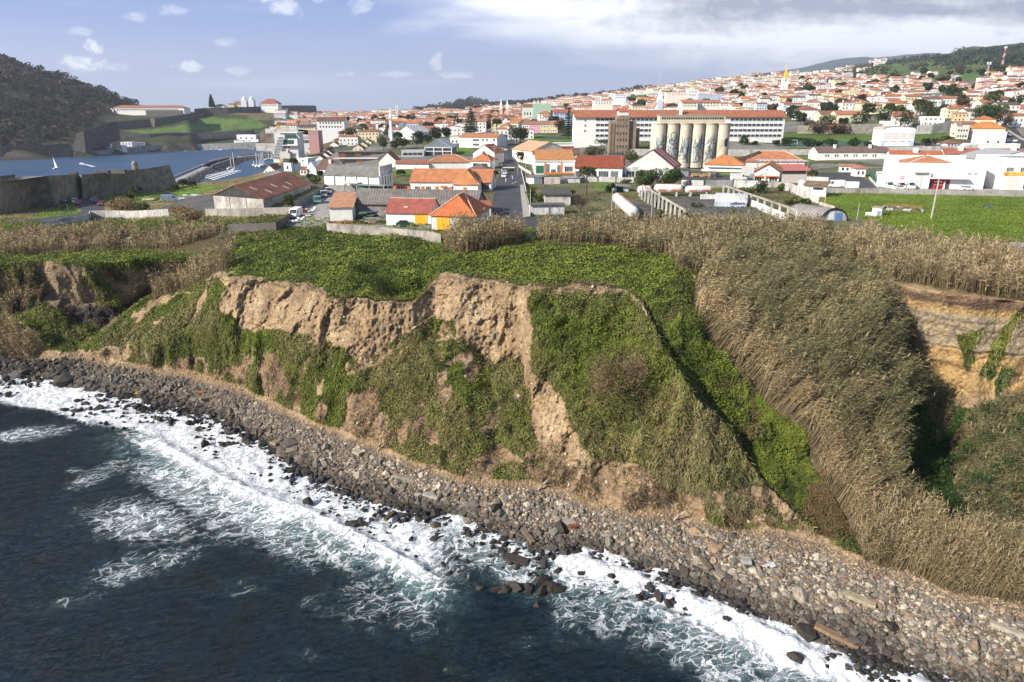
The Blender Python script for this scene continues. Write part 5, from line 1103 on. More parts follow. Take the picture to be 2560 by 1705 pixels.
d_ = b.mb((.1, .12, .14)); d_.prism([(u_+.55*math.cos(a), w_+.55*math.sin(a)) for a in np.linspace(0, 2*math.pi, 13)[:-1]], 'y', -.06, .05); d_.build('window', GLASS, b.root)
b = S_('small white and pale blue house with blue window left of the tall palm', Ze, (638,1245), (805,1245), 1078, 'flat', 0, (.72, .76, .82), depth=7, n=1, wd=1.6, ht=1.8)
b.boxpart('trim', (.15, .25, .5), METAL, -.03, b.W+.03, -.05, 0, b.H*.85, b.H*.92)
b = S_('small white gabled house with arched window and red-brown roof by the road bend', Ze, (170,1290), (440,1290), 1238, 'y', 3.2, WHITE, (.30, .11, .075), depth=14, n=3, wd=.7)
for i, (fl, fr_, tp, r_) in enumerate([((1320,1018),(1560,1018),985,2.6), ((1440,960),(1670,960),915,2.6), ((1520,900),(1740,900),858,2.8)]):
    S_(['nearest', 'middle', 'farthest'][i]+' of the three white terraced gables below the cream building', Ze, fl, fr_, tp, 'y', r_, WHITE, BR2, depth=9, n=1, wd=.8, group='white terraced gables below the cream building')
S_('cream two-storey building with brown hip roof and small windows beside the harbour road', Ze, (1192,860), (1790,852), 742, 'hip', 2.2, (.72, .62, .42), BR2, depth=9, n=5, wd=.9)
for i, (fl, fr_, tp, r_) in enumerate([((1262,705),(1480,705),668,3.0), ((1640,735),(1880,735),672,3.2), ((1700,690),(1950,690),625,3.2)]):
    S_(['left', 'middle', 'rear right'][i]+' one of the three white gabled houses behind the cream building', Ze, fl, fr_, tp, 'y', r_, WHITE, (.2, .1, .07), depth=9, n=2, wd=.7, group='white gables behind the cream building')
S_('pale yellow block with brown hip roof behind the terraced gables', Ze, (1760,690), (2040,700), 545, 'hip', 2.6, (.72, .58, .32), BR2, depth=12, n=2, nf=2)
S_('flat white garden building below the orange-roofed block', Ze, (1355,600), (1740,600), 522, 'flat', 0, WHITE, depth=6, n=0)
S_('big white block with orange hip roof and many side windows', Ze, (1425,510), (1722,515), 372, 'hip', 3.2, WHITE, (.62, .22, .07), BR=(1968,425), n=0, cap=(.7, .45, .3), side=('r', 8), nf=2)
S_('tall white house with dark pyramid roof and plain gable side', Zg, (190,700), (520,705), 532, 'hip', 3.6, WHITE, (.14, .10, .085), depth=13, n=2, wd=.7)
S_('house with dark red roof right of the tall white house', Zg, (530,665), (620,665), 590, 'x', 3, WHITE, (.26, .1, .08), depth=12, n=2, nf=2, wd=.7)
b = S_('long white monastery-like block with dark roof and two rows of windows', Ze, (1382,290), (2005,280), 112, 'x', 3.5, (.72, .73, .76), (.17, .10, .08), depth=16, n=8, nf=2, wd=1.3, ht=2, Y=690, cat='building')
S_('pink building behind the harbour club', Ze, (1185,440), (1415,480), 345, 'flat', 0, (.5, .28, .28), depth=12, n=3, nf=2, Y=560, cat='building')
for i, (x0, x1, c_, rc_, lab) in enumerate([(468,565,(.80,.45,.02),BR2,'bright yellow house front on the quay cliff'), (568,662,WHITE,BR2,'white house front right of the yellow one'), (665,758,(.75,.66,.42),ORANGE,'cream house front third from the left on the quay cliff'), (762,920,(.72,.75,.78),ORANGE,'pale blue-white house with orange roof on the quay cliff')]):
    S_(lab, Ze, (x0,288), (x1,288), 192+i*5, 'x', 2.4, c_, rc_, depth=12, n=2, nf=2, Y=860, wd=1.0)
S_('house with orange roof and pale blue front above the quay wall', Ze, (1015,235), (1190,235), 150, 'x', 3, (.6, .66, .75), ORANGE, depth=12, n=4, nf=2, Y=880)
S_('grey-blue house with brown roof left of the orange-roofed pair above the quay', Ze, (905,235), (1008,235), 160, 'x', 3, (.45, .47, .55), BR2, depth=12, n=2, nf=2, Y=885)
S_('cream arcade building with dark roof above the quay wall', Ze, (950,300), (1345,305), 245, 'x', 2.5, (.7, .62, .42), (.12, .09, .08), depth=10, n=7, Y=800, wd=1.2, ht=1.8)
S_('low dark-roofed white cafe at the left end of the quay houses', Ze, (315,275), (462,275), 235, 'hip', 2.2, WHITE, (.05, .05, .055), depth=12, n=3, Y=880)
# cream stepped terrace (Zg)
for i in range(6):
    S_(['first', 'second', 'third', 'fourth', 'fifth', 'sixth'][i]+' house from the front in the cream stepped terrace', Zg, (310+i*84, 940-i*54), (500+i*78, 945-i*54), 885-i*54, 'y', 2.4, (.68, .60, .42) if i else (.70, .62, .45), (.16, .12, .09), depth=9, n=2, wd=.8, group='cream stepped terrace')
S_('cream gabled house with orange-brown roof above the stepped terrace', Zg, (480,600), (680,610), 498, 'y', 3.2, (.62, .56, .46), ORANGE, depth=12, n=0)
S_('white gabled house with orange roof and yellow verge above the stepped terrace', Zg, (632,570), (850,580), 490, 'y', 3.6, WHITE, (.5, .2, .09), depth=12, n=3, wd=.8)
b = S_('big plain white chapel block with brown roof and tall front recess', Zg, (893,655), (1150,655), 450, 'x', 2.6, (.82, .82, .82), (.22, .13, .08), BR=(1325,600), n=0, cat='chapel'); b.winp(1032, 500, 1072, 620, name='recess', pane=PLASTER, pcol=(.45, .47, .55))
for x in (935, 975, 1088): b.winp(x, 540, x+10, 585)
b = Bld('church_tower', 'slender white church spire left of the chapel block', 'church tower', Zg, (975,430), (1018,430), 330, Y=520, depth=4); b.walls(WHITE); sp_ = b.mb(WHITE); sp_.add([(0, 0, b.H), (b.W, 0, b.H), (b.W, b.D, b.H), (0, b.D, b.H), (b.W/2, b.D/2, b.H+8)], [(0, 1, 4), (1, 2, 4), (2, 3, 4), (3, 0, 4)]); sp_.build('spire', PLASTER, b.root); b.win(b.W/2, b.H*.55, .7, 1.4)
S_('wide white gabled warehouse with two round vents behind the dark trees', Zg, (1150,720), (1450,720), 590, 'y', 4.6, WHITE, (.6, .6, .6), depth=20, n=0, cat='warehouse')
S_('red-brown roofed white row right of the dark trees, left half', Zg, (1530,640), (1620,640), 545, 'x', 3, WHITE, (.38, .14, .1), depth=11, n=2)
S_('red-brown roofed white row right of the dark trees, right half', Zg, (1625,640), (1820,640), 545, 'x', 3, WHITE, (.42, .15, .1), depth=11, n=4)
S_('white shop with orange roof beside the utility pole', Zg, (2040,640), (2230,640), 555, 'x', 2.2, WHITE, ORANGE, depth=10, n=4)
# street head and coloured row (Z3)
S_('cream house with orange hip roof at the left corner of the street head', Z3, (1228,466), (1330,466), 392, 'hip', 2.4, (.72, .70, .62), ORANGE, depth=10, n=2, nf=2)
S_('pale green house with orange roof just left of the street head', Z3, (1333,452), (1425,452), 362, 'x', 2.6, (.55, .62, .48), ORANGE, depth=12, n=3, nf=2)
S_('white gabled house behind the street head with brown roof', Z3, (1245,385), (1340,385), 350, 'y', 3.6, WHITE, (.36, .16, .09), depth=12, n=1, Y=640)
for (x0, x1, c_, rc_, lab) in [(1466,1535,WHITE,(.3,.15,.1),'white house at the left end of the coloured row'), (1538,1645,(.52,.24,.34),(.28,.16,.13),'pink house in the coloured row'), (1648,1745,(.42,.40,.24),(.26,.16,.13),'olive house with wide dark windows in the coloured row'), (1748,1832,(.50,.42,.28),(.42,.22,.12),'brownish house at the right end of the coloured row')]:
    S_(lab, Z3, (x0,462), (x1,462), 375, 'x', 2.6, c_, rc_, depth=11, n=3, nf=2, wd=1.1)
S_('white house with orange hip roof above the coloured row', Z3, (1632,325), (1785,325), 265, 'hip', 3, WHITE, ORANGE, depth=14, n=5, nf=2, Y=690)
S_('bright blue house with red roof above the coloured row, left one', Z3, (1790,328), (1842,328), 255, 'x', 3, (.32, .5, .8), REDR, depth=12, n=2, nf=2, Y=650)
S_('light blue house with red roof above the coloured row, right one', Z3, (1845,328), (1975,328), 255, 'x', 3, (.45, .6, .85), REDR, depth=12, n=5, nf=2, Y=650)
b = Bld('church', 'pale green church with brown roof and ornate front', 'church', Z3, (1470,290), (1575,290), 195, Y=760, depth=18); b.walls((.62, .68, .6), PLASTER, 'x', 3); b.roof('x', 3, (.28, .13, .09)); b.boxpart('facade', (.38, .52, .42), PLASTER, b.W, b.W+19, -1, 3, b.bz-6, b.H+3.5)
for k in range(5): b.boxpart('pinnacle', WHITE, PLASTER, b.W+1+k*4, b.W+2.2+k*4, -.5, .7, b.H+3.5, b.H+6.5)
b.wins(3, 1, wd=1.2, ht=3)
b = Bld('church', 'pink and white church with two pointed towers', 'church', Z3, (1232,272), (1330,272), 235, Y=900, depth=22); b.walls((.62, .3, .3), PLASTER, 'x', 3, u0=b.W*.25, u1=b.W*.75); b.roof('x', 3, ORANGE, u0=b.W*.27, u1=b.W*.73)
for f in (0, .65):
    b.boxpart('tower', (.75, .5, .45), PLASTER, b.W*f, b.W*(f+.32), -1, 7, b.bz, b.H+3); sp_ = b.mb(WHITE); u0, u1 = b.W*f, b.W*(f+.32); sp_.add([(u0, -1, b.H+3), (u1, -1, b.H+3), (u1, 7, b.H+3), (u0, 7, b.H+3), ((u0+u1)/2, 3, b.H+15)], [(0, 1, 4), (1, 2, 4), (2, 3, 4), (3, 0, 4)]); sp_.build('spire', PLASTER, b.root)
b = Bld('church', 'far white church with two thin towers on the skyline', 'church', Zg, (1102,245), (1148,245), 205, Y=1500, depth=14); b.walls(WHITE)
for f in (0, .68): b.boxpart('tower', WHITE, PLASTER, b.W*f, b.W*(f+.32), -1, 5, b.bz, b.H+12)
# ---------------- right of the street
b = Bld('pavilion', 'low pavilion with red hip roof and green band left of the orange market hall', 'pavilion', Z3, (1458,662), (1750,652), 600, depth=12); b.walls((.10, .11, .12), METAL); b.roof('hip', 2.2, (.45, .13, .07), TILE_Y, ov=1.2); b.boxpart('band', (.1, .3, .2), METAL, -.1, b.W+.1, -.15, -.02, b.H*.7, b.H*.92)
for k in range(5): b.boxpart('post', WHITE, PLASTER, b.W*k/4-.2, b.W*k/4+.2, -.3, 0, b.bz, b.H)
b = Bld('building', 'long low white building with dark red lower wall', 'building', Z3, (1760,628), (2310,628), 572, depth=10); b.walls(WHITE); b.boxpart('lower_wall', (.28, .04, .06), PLASTER, 0, b.W, -.06, 0, b.bz, b.H*.5); b.roof('slab', 0, (.65, .65, .66), METAL)
S_('low house with dark brown roof and green window frames left of the brown tower', Z4, (90,718), (205,715), 680, 'x', 2.6, WHITE, (.2, .12, .09), depth=12, n=3)
b = Bld('market_hall', 'white and orange hall with green roller door and arched orange roofs', 'hall', Z3, (1595,893), (2005,915), 742, BL=(1568,800)); b.walls(WHITE, PLASTER)
b.roof('x', 3.3, (.63, .25, .08), TILE_Y, u0=.5); b.boxpart('plinth', (.62, .2, .06), PLASTER, b.W*.25, b.W+.05, -.1, .1, b.bz, b.H*.16); b.doorp(1608, 805, 1690, 880, (.03, .16, .08), name='roller_door')
for x in (1700, 1870): ua, _ = b.uw(x, 850); b.boxpart('pilaster', (.62, .2, .06), PLASTER, ua-.25, ua+.35, -.15, 0, .3, b.H*.85)
for x0, x1, y0, y1 in ((1715,1748,785,885), (1828,1862,795,890), (1765,1812,840,890)): b.winp(x0, y0, x1, y1, bars=2)
b.winp(1905, 808, 1988, 862, bars=4); b.boxpart('cornice', WHITE, PLASTER, -.3, b.W+.3, -.4, .1, b.H*.9, b.H*.97)
b = Bld('market_hall', 'pale orange broad gabled roof hall behind the green roller door', 'hall', Z3, (1570,790), (1960,760), 712, depth=26, h=6.5); b.walls((.72, .68, .62), PLASTER, 'y', 4.2, ridge=.45); b.roof('y', 4.2, (.66, .36, .19), TILE_X, ridge=.45)
b = Bld('building', 'white building with long dark red roof and gridded windows behind the big palm', 'building', Z4, (152,915), (640,925), 815, depth=15); b.walls(WHITE, PLASTER, 'x', 4.2); b.roof('x', 4.2, (.27, .075, .045), TILE_Y, t=.25)
for x0, x1 in ((158,250), (270,378), (398,500), (522,600)): b.winp(x0, 858, x1, 915, bars=5)
b.winp(160, 820, 378, 836, bars=9)
b = Bld('hall', 'white corrugated gable hall with dark red roof striped by white roof lights', 'hall', Z4, (672,920), (1165,925), 815, BR=(1240,880)); rise = 7.0; b.walls((.78, .78, .79), CORR, 'y', rise, ridge=.535); rf = b.roof('y', rise, (.33, .055, .06), CORR, ridge=.535, t=.2)
for f in (.30, .62):
    s_ = b.mb((.8, .78, .78)); zz = lambda g: b.H+.26+rise*(1-g)
    s_.prism([(b.W*.54, zz(0)), (b.W, zz(1)), (b.W, zz(1)+.05), (b.W*.54, zz(0)+.05)], 'y', b.D*f, b.D*(f+.05)); s_.build('roof_light', METAL, rf)
b.boxpart('fascia', (.82, .82, .82), PLASTER, 0, b.W, -.15, -.02, b.H*.72, b.H); u_, w_ = b.uw(800, 838); q = b.F(u_, -.2, b.H*.79); text3d('lettering', 'DM  COMERCIAL', 1.5, GREYTXT, b.root, q)
for x0, x1 in ((682,770), (775,860), (865,950)): b.winp(x0, 858, x1, 916, bars=2)
b = Bld('silo_tower', 'brown concrete tower with six rows of small square windows and a red-roofed top', 'tower', Z4, (575,705), (700,705), 282, depth=9, Y=400); C_ = (.29, .22, .165)
b.walls(C_, CONCW); rw = .38*b.H
b.boxpart('wing', C_, CONCW, -b.W*.56, -.02, 1, 8, b.bz, b.H*.855); b.boxpart('wing', C_, CONCW, b.W+.02, b.W*1.62, 1.5, 12, b.bz, b.H*.86); b.boxpart('wing', C_, CONCW, b.W*1.64, b.W*1.95, 3, 14, b.bz, b.H*.69)
for u_ in (-.45, -.2): b.boxpart('rib', (.2, .15, .12), CONCW, b.W*u_-.4, b.W*u_+.4, .8, 1.02, b.bz, b.H*.8)
b.boxpart('cap_room', (.7, .7, .68), PLASTER, .8, b.W-.6, 1, 8, b.H, b.H+2.2); b.roof('x', 1.6, (.55, .16, .08), TILE_Y, H=b.H+2.2, u0=.8, u1=b.W-.6, v0=1, v1=8)
for j, y in enumerate((322, 380, 455, 522, 590, 655)):
    for x in (588, 618, 648, 678): b.winp(x-j*1.2, y, x+15-j*1.2, y+(16 if j == 0 else 26), frame=(.25, .2, .16))
b.boxpart('base_canopy', (.1, .09, .09), METAL, -b.W*.6, b.W*.5, -1.5, 1, b.bz, 2)
# silos with line drawing
sA = gp(*Za(908, 960), Y=335); root = empty('grain_silos', sA, 0, 'row of six tall cream concrete silos with a blue-grey line mural', 'silos'); Ys = sA.y
SC_ = [905, 1122, 1340, 1557, 1775, 2010]; stp = (float(PY(*Za(2010, 600), Ys)[0])-float(PY(*Za(905, 600), Ys)[0]))/5; rS = stp*.5-.06
zt = float(PY(*Za(1000, 283), Ys)[2])-sA.z; CRE = (.62, .56, .46); SILO = rough_mat('silo_concrete', None, .9, .14, .25, .15, 3, .04, stain=.18, streak=.25)
INK = flatcol('mural_blue', (.13, .18, .22), .9); INKD = flatcol('mural_dark', (.045, .055, .07), .9); INKL = flatcol('mural_pale', (.42, .50, .55), .9); rnd = random.Random(5)
x0s = float(PY(*Za(905, 600), Ys)[0])-sA.x
for i in range(6):
    cx = x0s+i*stp; r_ = rS if i < 5 else rS*1.08
    m_ = MB(); m_.col = CRE; m_.tube([(cx, r_, -2), (cx, r_, zt)], r_, 40); so_ = m_.build('silo', SILO, root, smooth=False)
    m_ = MB(); m_.col = (.42, .37, .30); m_.tube([(cx, r_, zt-.1), (cx, r_, zt+.5)], r_+.16, 40); m_.build('rim', SILO, so_)
    m_ = MB(); m_.col = CRE; m_.tube([(cx, r_*3+.1, -2), (cx, r_*3+.1, zt-.02)], r_, 24); m_.build('silo', SILO, root)
    def stroke(pts, w_, mm):     # pts in (angle, height) on the drum
        dense = []
        for (a0, h0), (a1, h1) in zip(pts[:-1], pts[1:]):
            for k in range(6): dense.append((a0+(a1-a0)*k/6, h0+(h1-h0)*k/6))
        dense.append(pts[-1]); R2 = r_+.025
        V = []; F = []
        for k, (a, h_) in enumerate(dense):
            a2, h2 = dense[min(k+1, len(dense)-1)]; a1, h1 = dense[max(k-1, 0)]; dx, dh = (a2-a1)*R2, h2-h1; L = math.hypot(dx, dh)+1e-6; nx, nh = -dh/L, dx/L; ww = w_*(1-abs(2*k/len(dense)-1)**3*.7)
            for s_ in (-1, 1):
                aa = a+s_*nx*ww/R2/2; V.append((cx+R2*math.sin(aa), r_-R2*math.cos(aa), h_+s_*nh*ww/2))
            if k: F.append((2*k-2, 2*k-1, 2*k+1, 2*k))
        mm.add(V, F)
    for mm_, ink, cnt, wd_ in ((MB(), INKD, 14, .26), (MB(), INK, 15, .48), (MB(), INKL, 8, .8)):
        if i == 5: cnt = 0
        for k in range(cnt):
            a = rnd.uniform(-.7, .9); h_ = rnd.uniform(.15, .8)*zt; an = rnd.uniform(-2.4, -.7); pts = [(a, h_)]; cur = rnd.uniform(-.5, .5)
            for q in range(9): an += cur*.5+rnd.uniform(-.35, .35); a = max(-1.15, min(1.2, a+math.cos(an)*.16)); h_ = max(.5, min(zt*.93, h_+math.sin(an)*.95)); pts.append((a, h_))
            stroke(pts, wd_*rnd.uniform(.6, 1.3), mm_)
        if i == 1 and ink is INK: [stroke([(.1+.5*math.cos(t_), zt*.70+1.9*math.sin(t_)) for t_ in np.linspace(0, 6.3, 14)], .5, mm_)]
        if i == 5 and ink is INKD:
            for rr_ in (.06, .14, .22, .30): stroke([(.35+rr_*.75*math.cos(t_), zt*.54+rr_*6.0*math.sin(t_)) for t_ in np.linspace(0, 6.3, 14)], .55, mm_)
            for k in range(8): stroke([(.15, zt*(.47+.018*k)), (-.3, zt*(.42+.025*k)), (-.9, zt*(.22+.055*k))], .09, mm_)
        if mm_.n: mm_.build('mural', ink, so_)
gl, gr = x0s-rS*.1, x0s+5*stp+rS*.15; hg = float(PY(*Za(1000, 132), Ys)[2])-sA.z
m_ = MB(); m_.col = (.60, .54, .42); m_.box(gl, gr, rS*.9, rS*3.1, zt+.2, hg); gal = m_.build('gallery', SILO, root)
m_ = MB(); m_.col = (.42, .36, .28); m_.box(gl-.3, gr+.3, rS*.8, rS*3.2, hg, hg+.3); m_.build('gallery_roof', SILO, root)
for k in range(26):
    m_ = MB(); u0 = gl+.8+k*(gr-gl-1.4)/26; m_.box(u0, u0+.85, rS*.9-.05, rS*.9+.02, zt+1.6+(hg-zt)*.15, zt+1.6+(hg-zt)*.42); m_.build('window', GLASS, gal)
# school
b = Bld('school', 'very long four-storey white school with red-brown roof and rows of windows behind the silos', 'school', Z0, (1436,346), (1957,347), 291.5, depth=16, Y=440); H_ = b.H
b.walls(WHITE, PLASTER, 'x', 3.6); rf = b.roof('x', 3.6, (.40, .155, .09), TILE_Y, ov=1.0, t=.3); b.boxpart('roof_patch', (.56, .19, .085), TILE_Y, -1.2, b.W*.26, -1.4, -.9, H_-.45, H_-.1, rf); b.chim(b.W*.505, 2, 6, 1.6)
for f in range(4):
    w0 = H_*(.04+.245*f)+.4
    for (u0, u1) in ((.10, .268), (.27, .62), (.74, .99)):
        n_ = int((u1-u0)*b.W/2.6)
        gp_ = b.boxpart('window_band', (1, 1, 1), GLASS, b.W*u0, b.W*u1, -.10, .02, w0, w0+H_*.115)
        m_ = b.mb((.7, .72, .78))
        for k in range(n_+1): c_ = b.W*(u0+(u1-u0)*k/n_); m_.box(c_-.16, c_+.16, -.2, -.02, w0-.05, w0+H_*.12)
        m_.box(b.W*u0, b.W*u1, -.18, -.02, w0+H_*.115, w0+H_*.13); m_.box(b.W*u0, b.W*u1, -.18, -.02, w0-.1, w0+.08); m_.build('mullions', METAL, gp_)
for f in range(3): b.win(b.W*.05, H_*(.3+.24*f), .9, 1.2)
# orange roofs right of the silos
b = Bld('warehouse', 'orange-roofed warehouse with dark loading canopy in front of the silos', 'warehouse', Z4, (1487,850), (1900,862), 790, depth=14); b.walls(WHITE); b.roof('hip', 4.0, (.64, .22, .07), TILE_Y)
b.boxpart('canopy', (.14, .13, .15), METAL, b.W*.1, b.W*1.0, -2.8, 0, b.H*.5, b.H*.62); b.boxpart('loading_wall', WHITE, PLASTER, -1, b.W*1.05, -3.2, -2.9, b.bz, b.H*.38)
S_('long orange-roofed white warehouse behind the gabled shop front', Zc, (30,330), (1260,330), 205, 'hip', 4.5, WHITE, (.60, .22, .09), depth=15, n=0, cap=(.75, .5, .35), cat='warehouse')
b = Bld('canopy_roof', 'open shed roof striped white and blue behind the gabled shop front', 'shed', Zc, (280,400), (1330,400), 285, depth=9, h=4.5)
m_ = b.mb((.7, .72, .75))
n_ = 26
for k in range(n_):
    m_.col = (.72, .74, .78) if k % 2 else (.13, .16, .28); m_.box(b.W*k/n_, b.W*(k+1)/n_-.02, 0, b.D, b.H, b.H+.12+.02*(k % 2))
m_.build('roof', METAL, b.root); m_ = b.mb((.2, .2, .2))
for k in range(6): m_.box(b.W*k/5-.15, b.W*k/5+.15, 0, .3, b.bz, b.H)
m_.build('post', METAL, b.root)
b = Bld('shed', 'open shed with flat red roof right of the gabled shop front', 'shed', Zc, (800,480), (1415,470), 400, depth=10); b.walls((.06, .06, .065), METAL); b.roof('shed', 2.0, (.52, .14, .10), METAL)  # solid walls coloured near-black for the shade under the open roof
b = Bld('shop', 'gabled shop with orange roof, white front lettered across and orange awnings', 'shop', Zc, (203,612), (728,625), 408, BR=(778,520)); rise = 2.9; b.walls(WHITE, PLASTER, 'y', rise, ridge=.52); b.roof('y', rise, (.66, .27, .08), TILE_X, ridge=.52)
vg = b.mb((.03, .035, .07)); vg.prism([(-.4, b.H-.35), (b.W*.52, b.H+rise-.1), (b.W+.4, b.H-.35), (b.W+.4, b.H-.05), (b.W*.52, b.H+rise+.2), (-.4, b.H-.05)], 'y', -.45, -.28); vg.build('verge', METAL, b.root)
text3d('lettering', 'COMÉRCIO AGRÍCOLA, LDA', .72, GREYTXT, b.root, b.F(b.W*.5, -.1, b.H*.78)); text3d('lettering', 'DM', .9, GREYTXT, b.root, b.F(b.W*.5, -.1, b.H*1.12))
for x0, x1 in ((205,410), (440,722)): ua, wa = b.uw(x0, 500); ub, _ = b.uw(x1, 500); m_ = b.mb((.62, .15, .04)); m_.prism([(-1.0, wa-.3), (0, wa), (0, wa+.15), (-1.0, wa-.15)], 'x', ua, ub); m_.build('awning', METAL, b.root)
for x0, x1 in ((215,370), (385,412), (460,505), (530,705)): b.winp(x0, 528, x1, 605, bars=2)
b.boxpart('door', WHITE, METAL, b.W*.42, b.W*.47, -.3, 0, b.bz, b.H*.4)
b = Bld('fence_screen', 'white corrugated sheet wall left of the gabled shop', 'sheet wall', Zc, (-60,500), (205,500), 300, depth=.4); b.walls((.72, .72, .72), CORR)
b = Bld('fence_screen', 'pinkish-white corrugated sheet wall right of the gabled shop', 'sheet wall', Zc, (790,650), (1290,690), 470, depth=.4); b.walls((.62, .55, .52), CORR)
b = Bld('outbuilding', 'white shed with mossy tiled lean-to roof at the end of the panelled wall', 'outbuilding', Zc, (1240,935), (1705,955), 705, depth=7); b.walls(WHITE, OLDWALL, H=b.H); b.roof('shed', 1.3, (.25, .17, .12), OLDTILE, v1=4); b.boxpart('upper_wall', (.62, .62, .6), OLDWALL, 0, b.W, 4, 4.4, b.H, b.H+2.6); b.boxpart('side_wall', WHITE, PLASTER, -2.2, 0, 2, 7, b.bz, b.H+1.2)
b.doorp(1340, 745, 1425, 880, (.45, .45, .44)); b.winp(1445, 745, 1680, 790)
# post warehouse
b = Bld('warehouse', 'big white post warehouse with orange roof behind its parapet and red glazed entrance', 'warehouse', Zd, (605,545), (1800,556), 196, BL=(440,445)); H_ = b.H
b.walls((.84, .84, .85), PLASTER, H=H_-1.4); pr = b.mb((.84, .84, .85)); D_ = b.D; W_ = b.W
pr.box(0, W_, 0, .35, H_-1.42, H_); pr.box(0, .35, .35, D_, H_-1.42, H_+1.0); pr.box(W_-.35, W_, .35, D_, H_-1.42, H_); pr.box(.35, W_-.35, D_-.35, D_, H_-1.42, H_+1.2); pr.build('parapet', PLASTER, b.root)
b.roof('hip', 3.4, (.60, .23, .09), TILE_Y, H=H_-1.5, u0=1.0, u1=W_*.82, v0=1, v1=D_-1, ov=0, cap=(.8, .8, .8))
ua, wa = b.uw(860, 525); ub, wb = b.uw(1090, 335); b.door((ua+ub)/2, 0, ub-ua, wb, (.62, .63, .64), name='loading_door', planks=3); b.boxpart('door_hood', (.8, .8, .8), PLASTER, ua-.4, ub+.3, -1.2, 0, wb+.2, wb+.5); b.boxpart('hood_wall', (.8, .8, .8), PLASTER, ub, ub+.3, -1.2, 0, 0, wb+.2)
ua, wa = b.uw(1062, 530); ub, wb = b.uw(1372, 410); en = b.boxpart('entrance', (.5, .02, .03), METAL, ua, ub, -.12, .02, .1, wb)
for k, (f0, f1) in enumerate(((.02, .22), (.36, .44), (.52, .6), (.84, .98))): b.boxpart('pane', (1, 1, 1), GLASS, ua+(ub-ua)*f0, ua+(ub-ua)*f1, -.18, -.1, .2, wb*.72, en)
b.boxpart('pillar', WHITE, PLASTER, ua+(ub-ua)*.72, ua+(ub-ua)*.79, -.5, -.1, 0, wb*.8)
uc, _ = b.uw(1610, 405); b.boxpart('canopy', (.8, .8, .8), PLASTER, ua-.3, uc, -2.2, 0, wb, wb+.35)
b.winp(1597, 330, 1660, 363, pane=METAL, pcol=(.4, .41, .43), name='vent'); b.winp(1676, 332, 1738, 365, pane=METAL, pcol=(.4, .41, .43), name='vent')
u0, w0 = b.uw(680, 425); u1, w1 = b.uw(760, 373); sg = b.boxpart('sign', (.72, .33, .42), METAL, u0, u1, -.08, 0, w0, w1); text3d('lettering', 'ctt', (w1-w0)*.7, WHT, b.root, b.F((u0+u1)/2, -.1, w0+.5))
b.boxpart('lean_to', (.78, .78, .78), PLASTER, -4.5, -.1, 4, 9, b.bz, H_*.45)
b = Bld('warehouse', 'white workshop at the right edge with a yellow lettered sign and roller door', 'warehouse', Zd, (2058,562), (2760,566), 150, depth=20); b.walls((.84, .84, .84)); b.roof('parapet', 0, (.84, .84, .84), PLASTER)
u0, w0 = b.uw(2070, 365); u1, w1 = b.uw(2600, 325); b.boxpart('sign', (.85, .50, .06), METAL, u0, u1, -.15, 0, w0, w1); text3d('lettering', 'CIC-CAIXIL', (w1-w0)*.95, RED, b.root, b.F(u0+3.4, -.17, w0+.2), align='LEFT')
rg = b.mb((.5, .03, .02)); ccx, ccz = u0+1.3, (w0+w1)/2
for k in range(20):
    a0, a1 = .5+k*.26, .5+(k+1)*.26; 
    if a0 < 5.4: rg.add([(ccx+r_*math.cos(a_), -.2, ccz+r_*math.sin(a_)*.8) for a_, r_ in ((a0, .42), (a1, .42), (a1, .7), (a0, .7))], [(0, 1, 2, 3)])
rg.build('emblem', METAL, b.root)
u0, w0 = b.uw(2078, 552); u1, w1 = b.uw(2290, 388); b.door((u0+u1)/2, 0, u1-u0, w1, (.72, .70, .66), name='roller_door', planks=13)
b.winp(2118, 262, 2222, 312, bars=4); b.winp(2305, 262, 2400, 318, bars=3); b.winp(2335, 430, 2400, 548)
b = Bld('warehouse', 'white hall with low grey gabled roof behind the yellow lettered sign', 'warehouse', Zd, (1800,470), (2640,470), 210, depth=22, h=8.5); b.walls((.82, .82, .82), PLASTER, 'y', 3.2); b.roof('y', 3.2, (.36, .37, .38), CORR)
# white row behind the post warehouse
WR_ = [((600,945),(1165,965),878,(.20,.13,.11),'long white row with dark brown roof and small paired windows',6), ((1170,962),(1585,968),908,(.50,.15,.06),'white row house range with bright orange roof and one big chimney',4), ((1592,965),(1868,968),893,(.44,.13,.07),'white range with red roof and aerial frame',2), ((1872,965),(2120,970),897,(.36,.12,.08),'white range with dark red patched roof',0), ((2125,970),(2400,975),897,(.26,.15,.12),'range with brown roof at the right edge behind the warehouses',0)]
for (fl, fr_, tp, rc_, lab, nw) in WR_:
    b = S_(lab, Z5, fl, fr_, tp, 'x', 2.4, WHITE, rc_, depth=11, n=0, cat='row house')
    for k in range(nw): b.win(b.W*(.12+.78*k/max(nw, 1)), b.H-2.4, .7, 1.2); b.win(b.W*(.12+.78*k/max(nw, 1))+1.3, b.H-2.4, .7, 1.2)
    for f in ((.27, .76) if nw == 6 else (.5,) if nw else (.08,)): b.chim(b.W*f, b.D*.35, 4.0, 2.0 if nw < 6 else 1.1)
# small buildings between the row and the warehouse
S_('small white kiosk with red hip roof near the post vans', Zd, (92,385), (230,385), 275, 'hip', 1.4, WHITE, (.5, .2, .13), depth=5, n=2, wd=.8, cat='kiosk')
S_('low white graffitied store with orange roof beside the asphalt yard', Zc, (1995,420), (2340,425), 300, 'shed', .6, WHITE, (.55, .25, .15), depth=6, n=3)
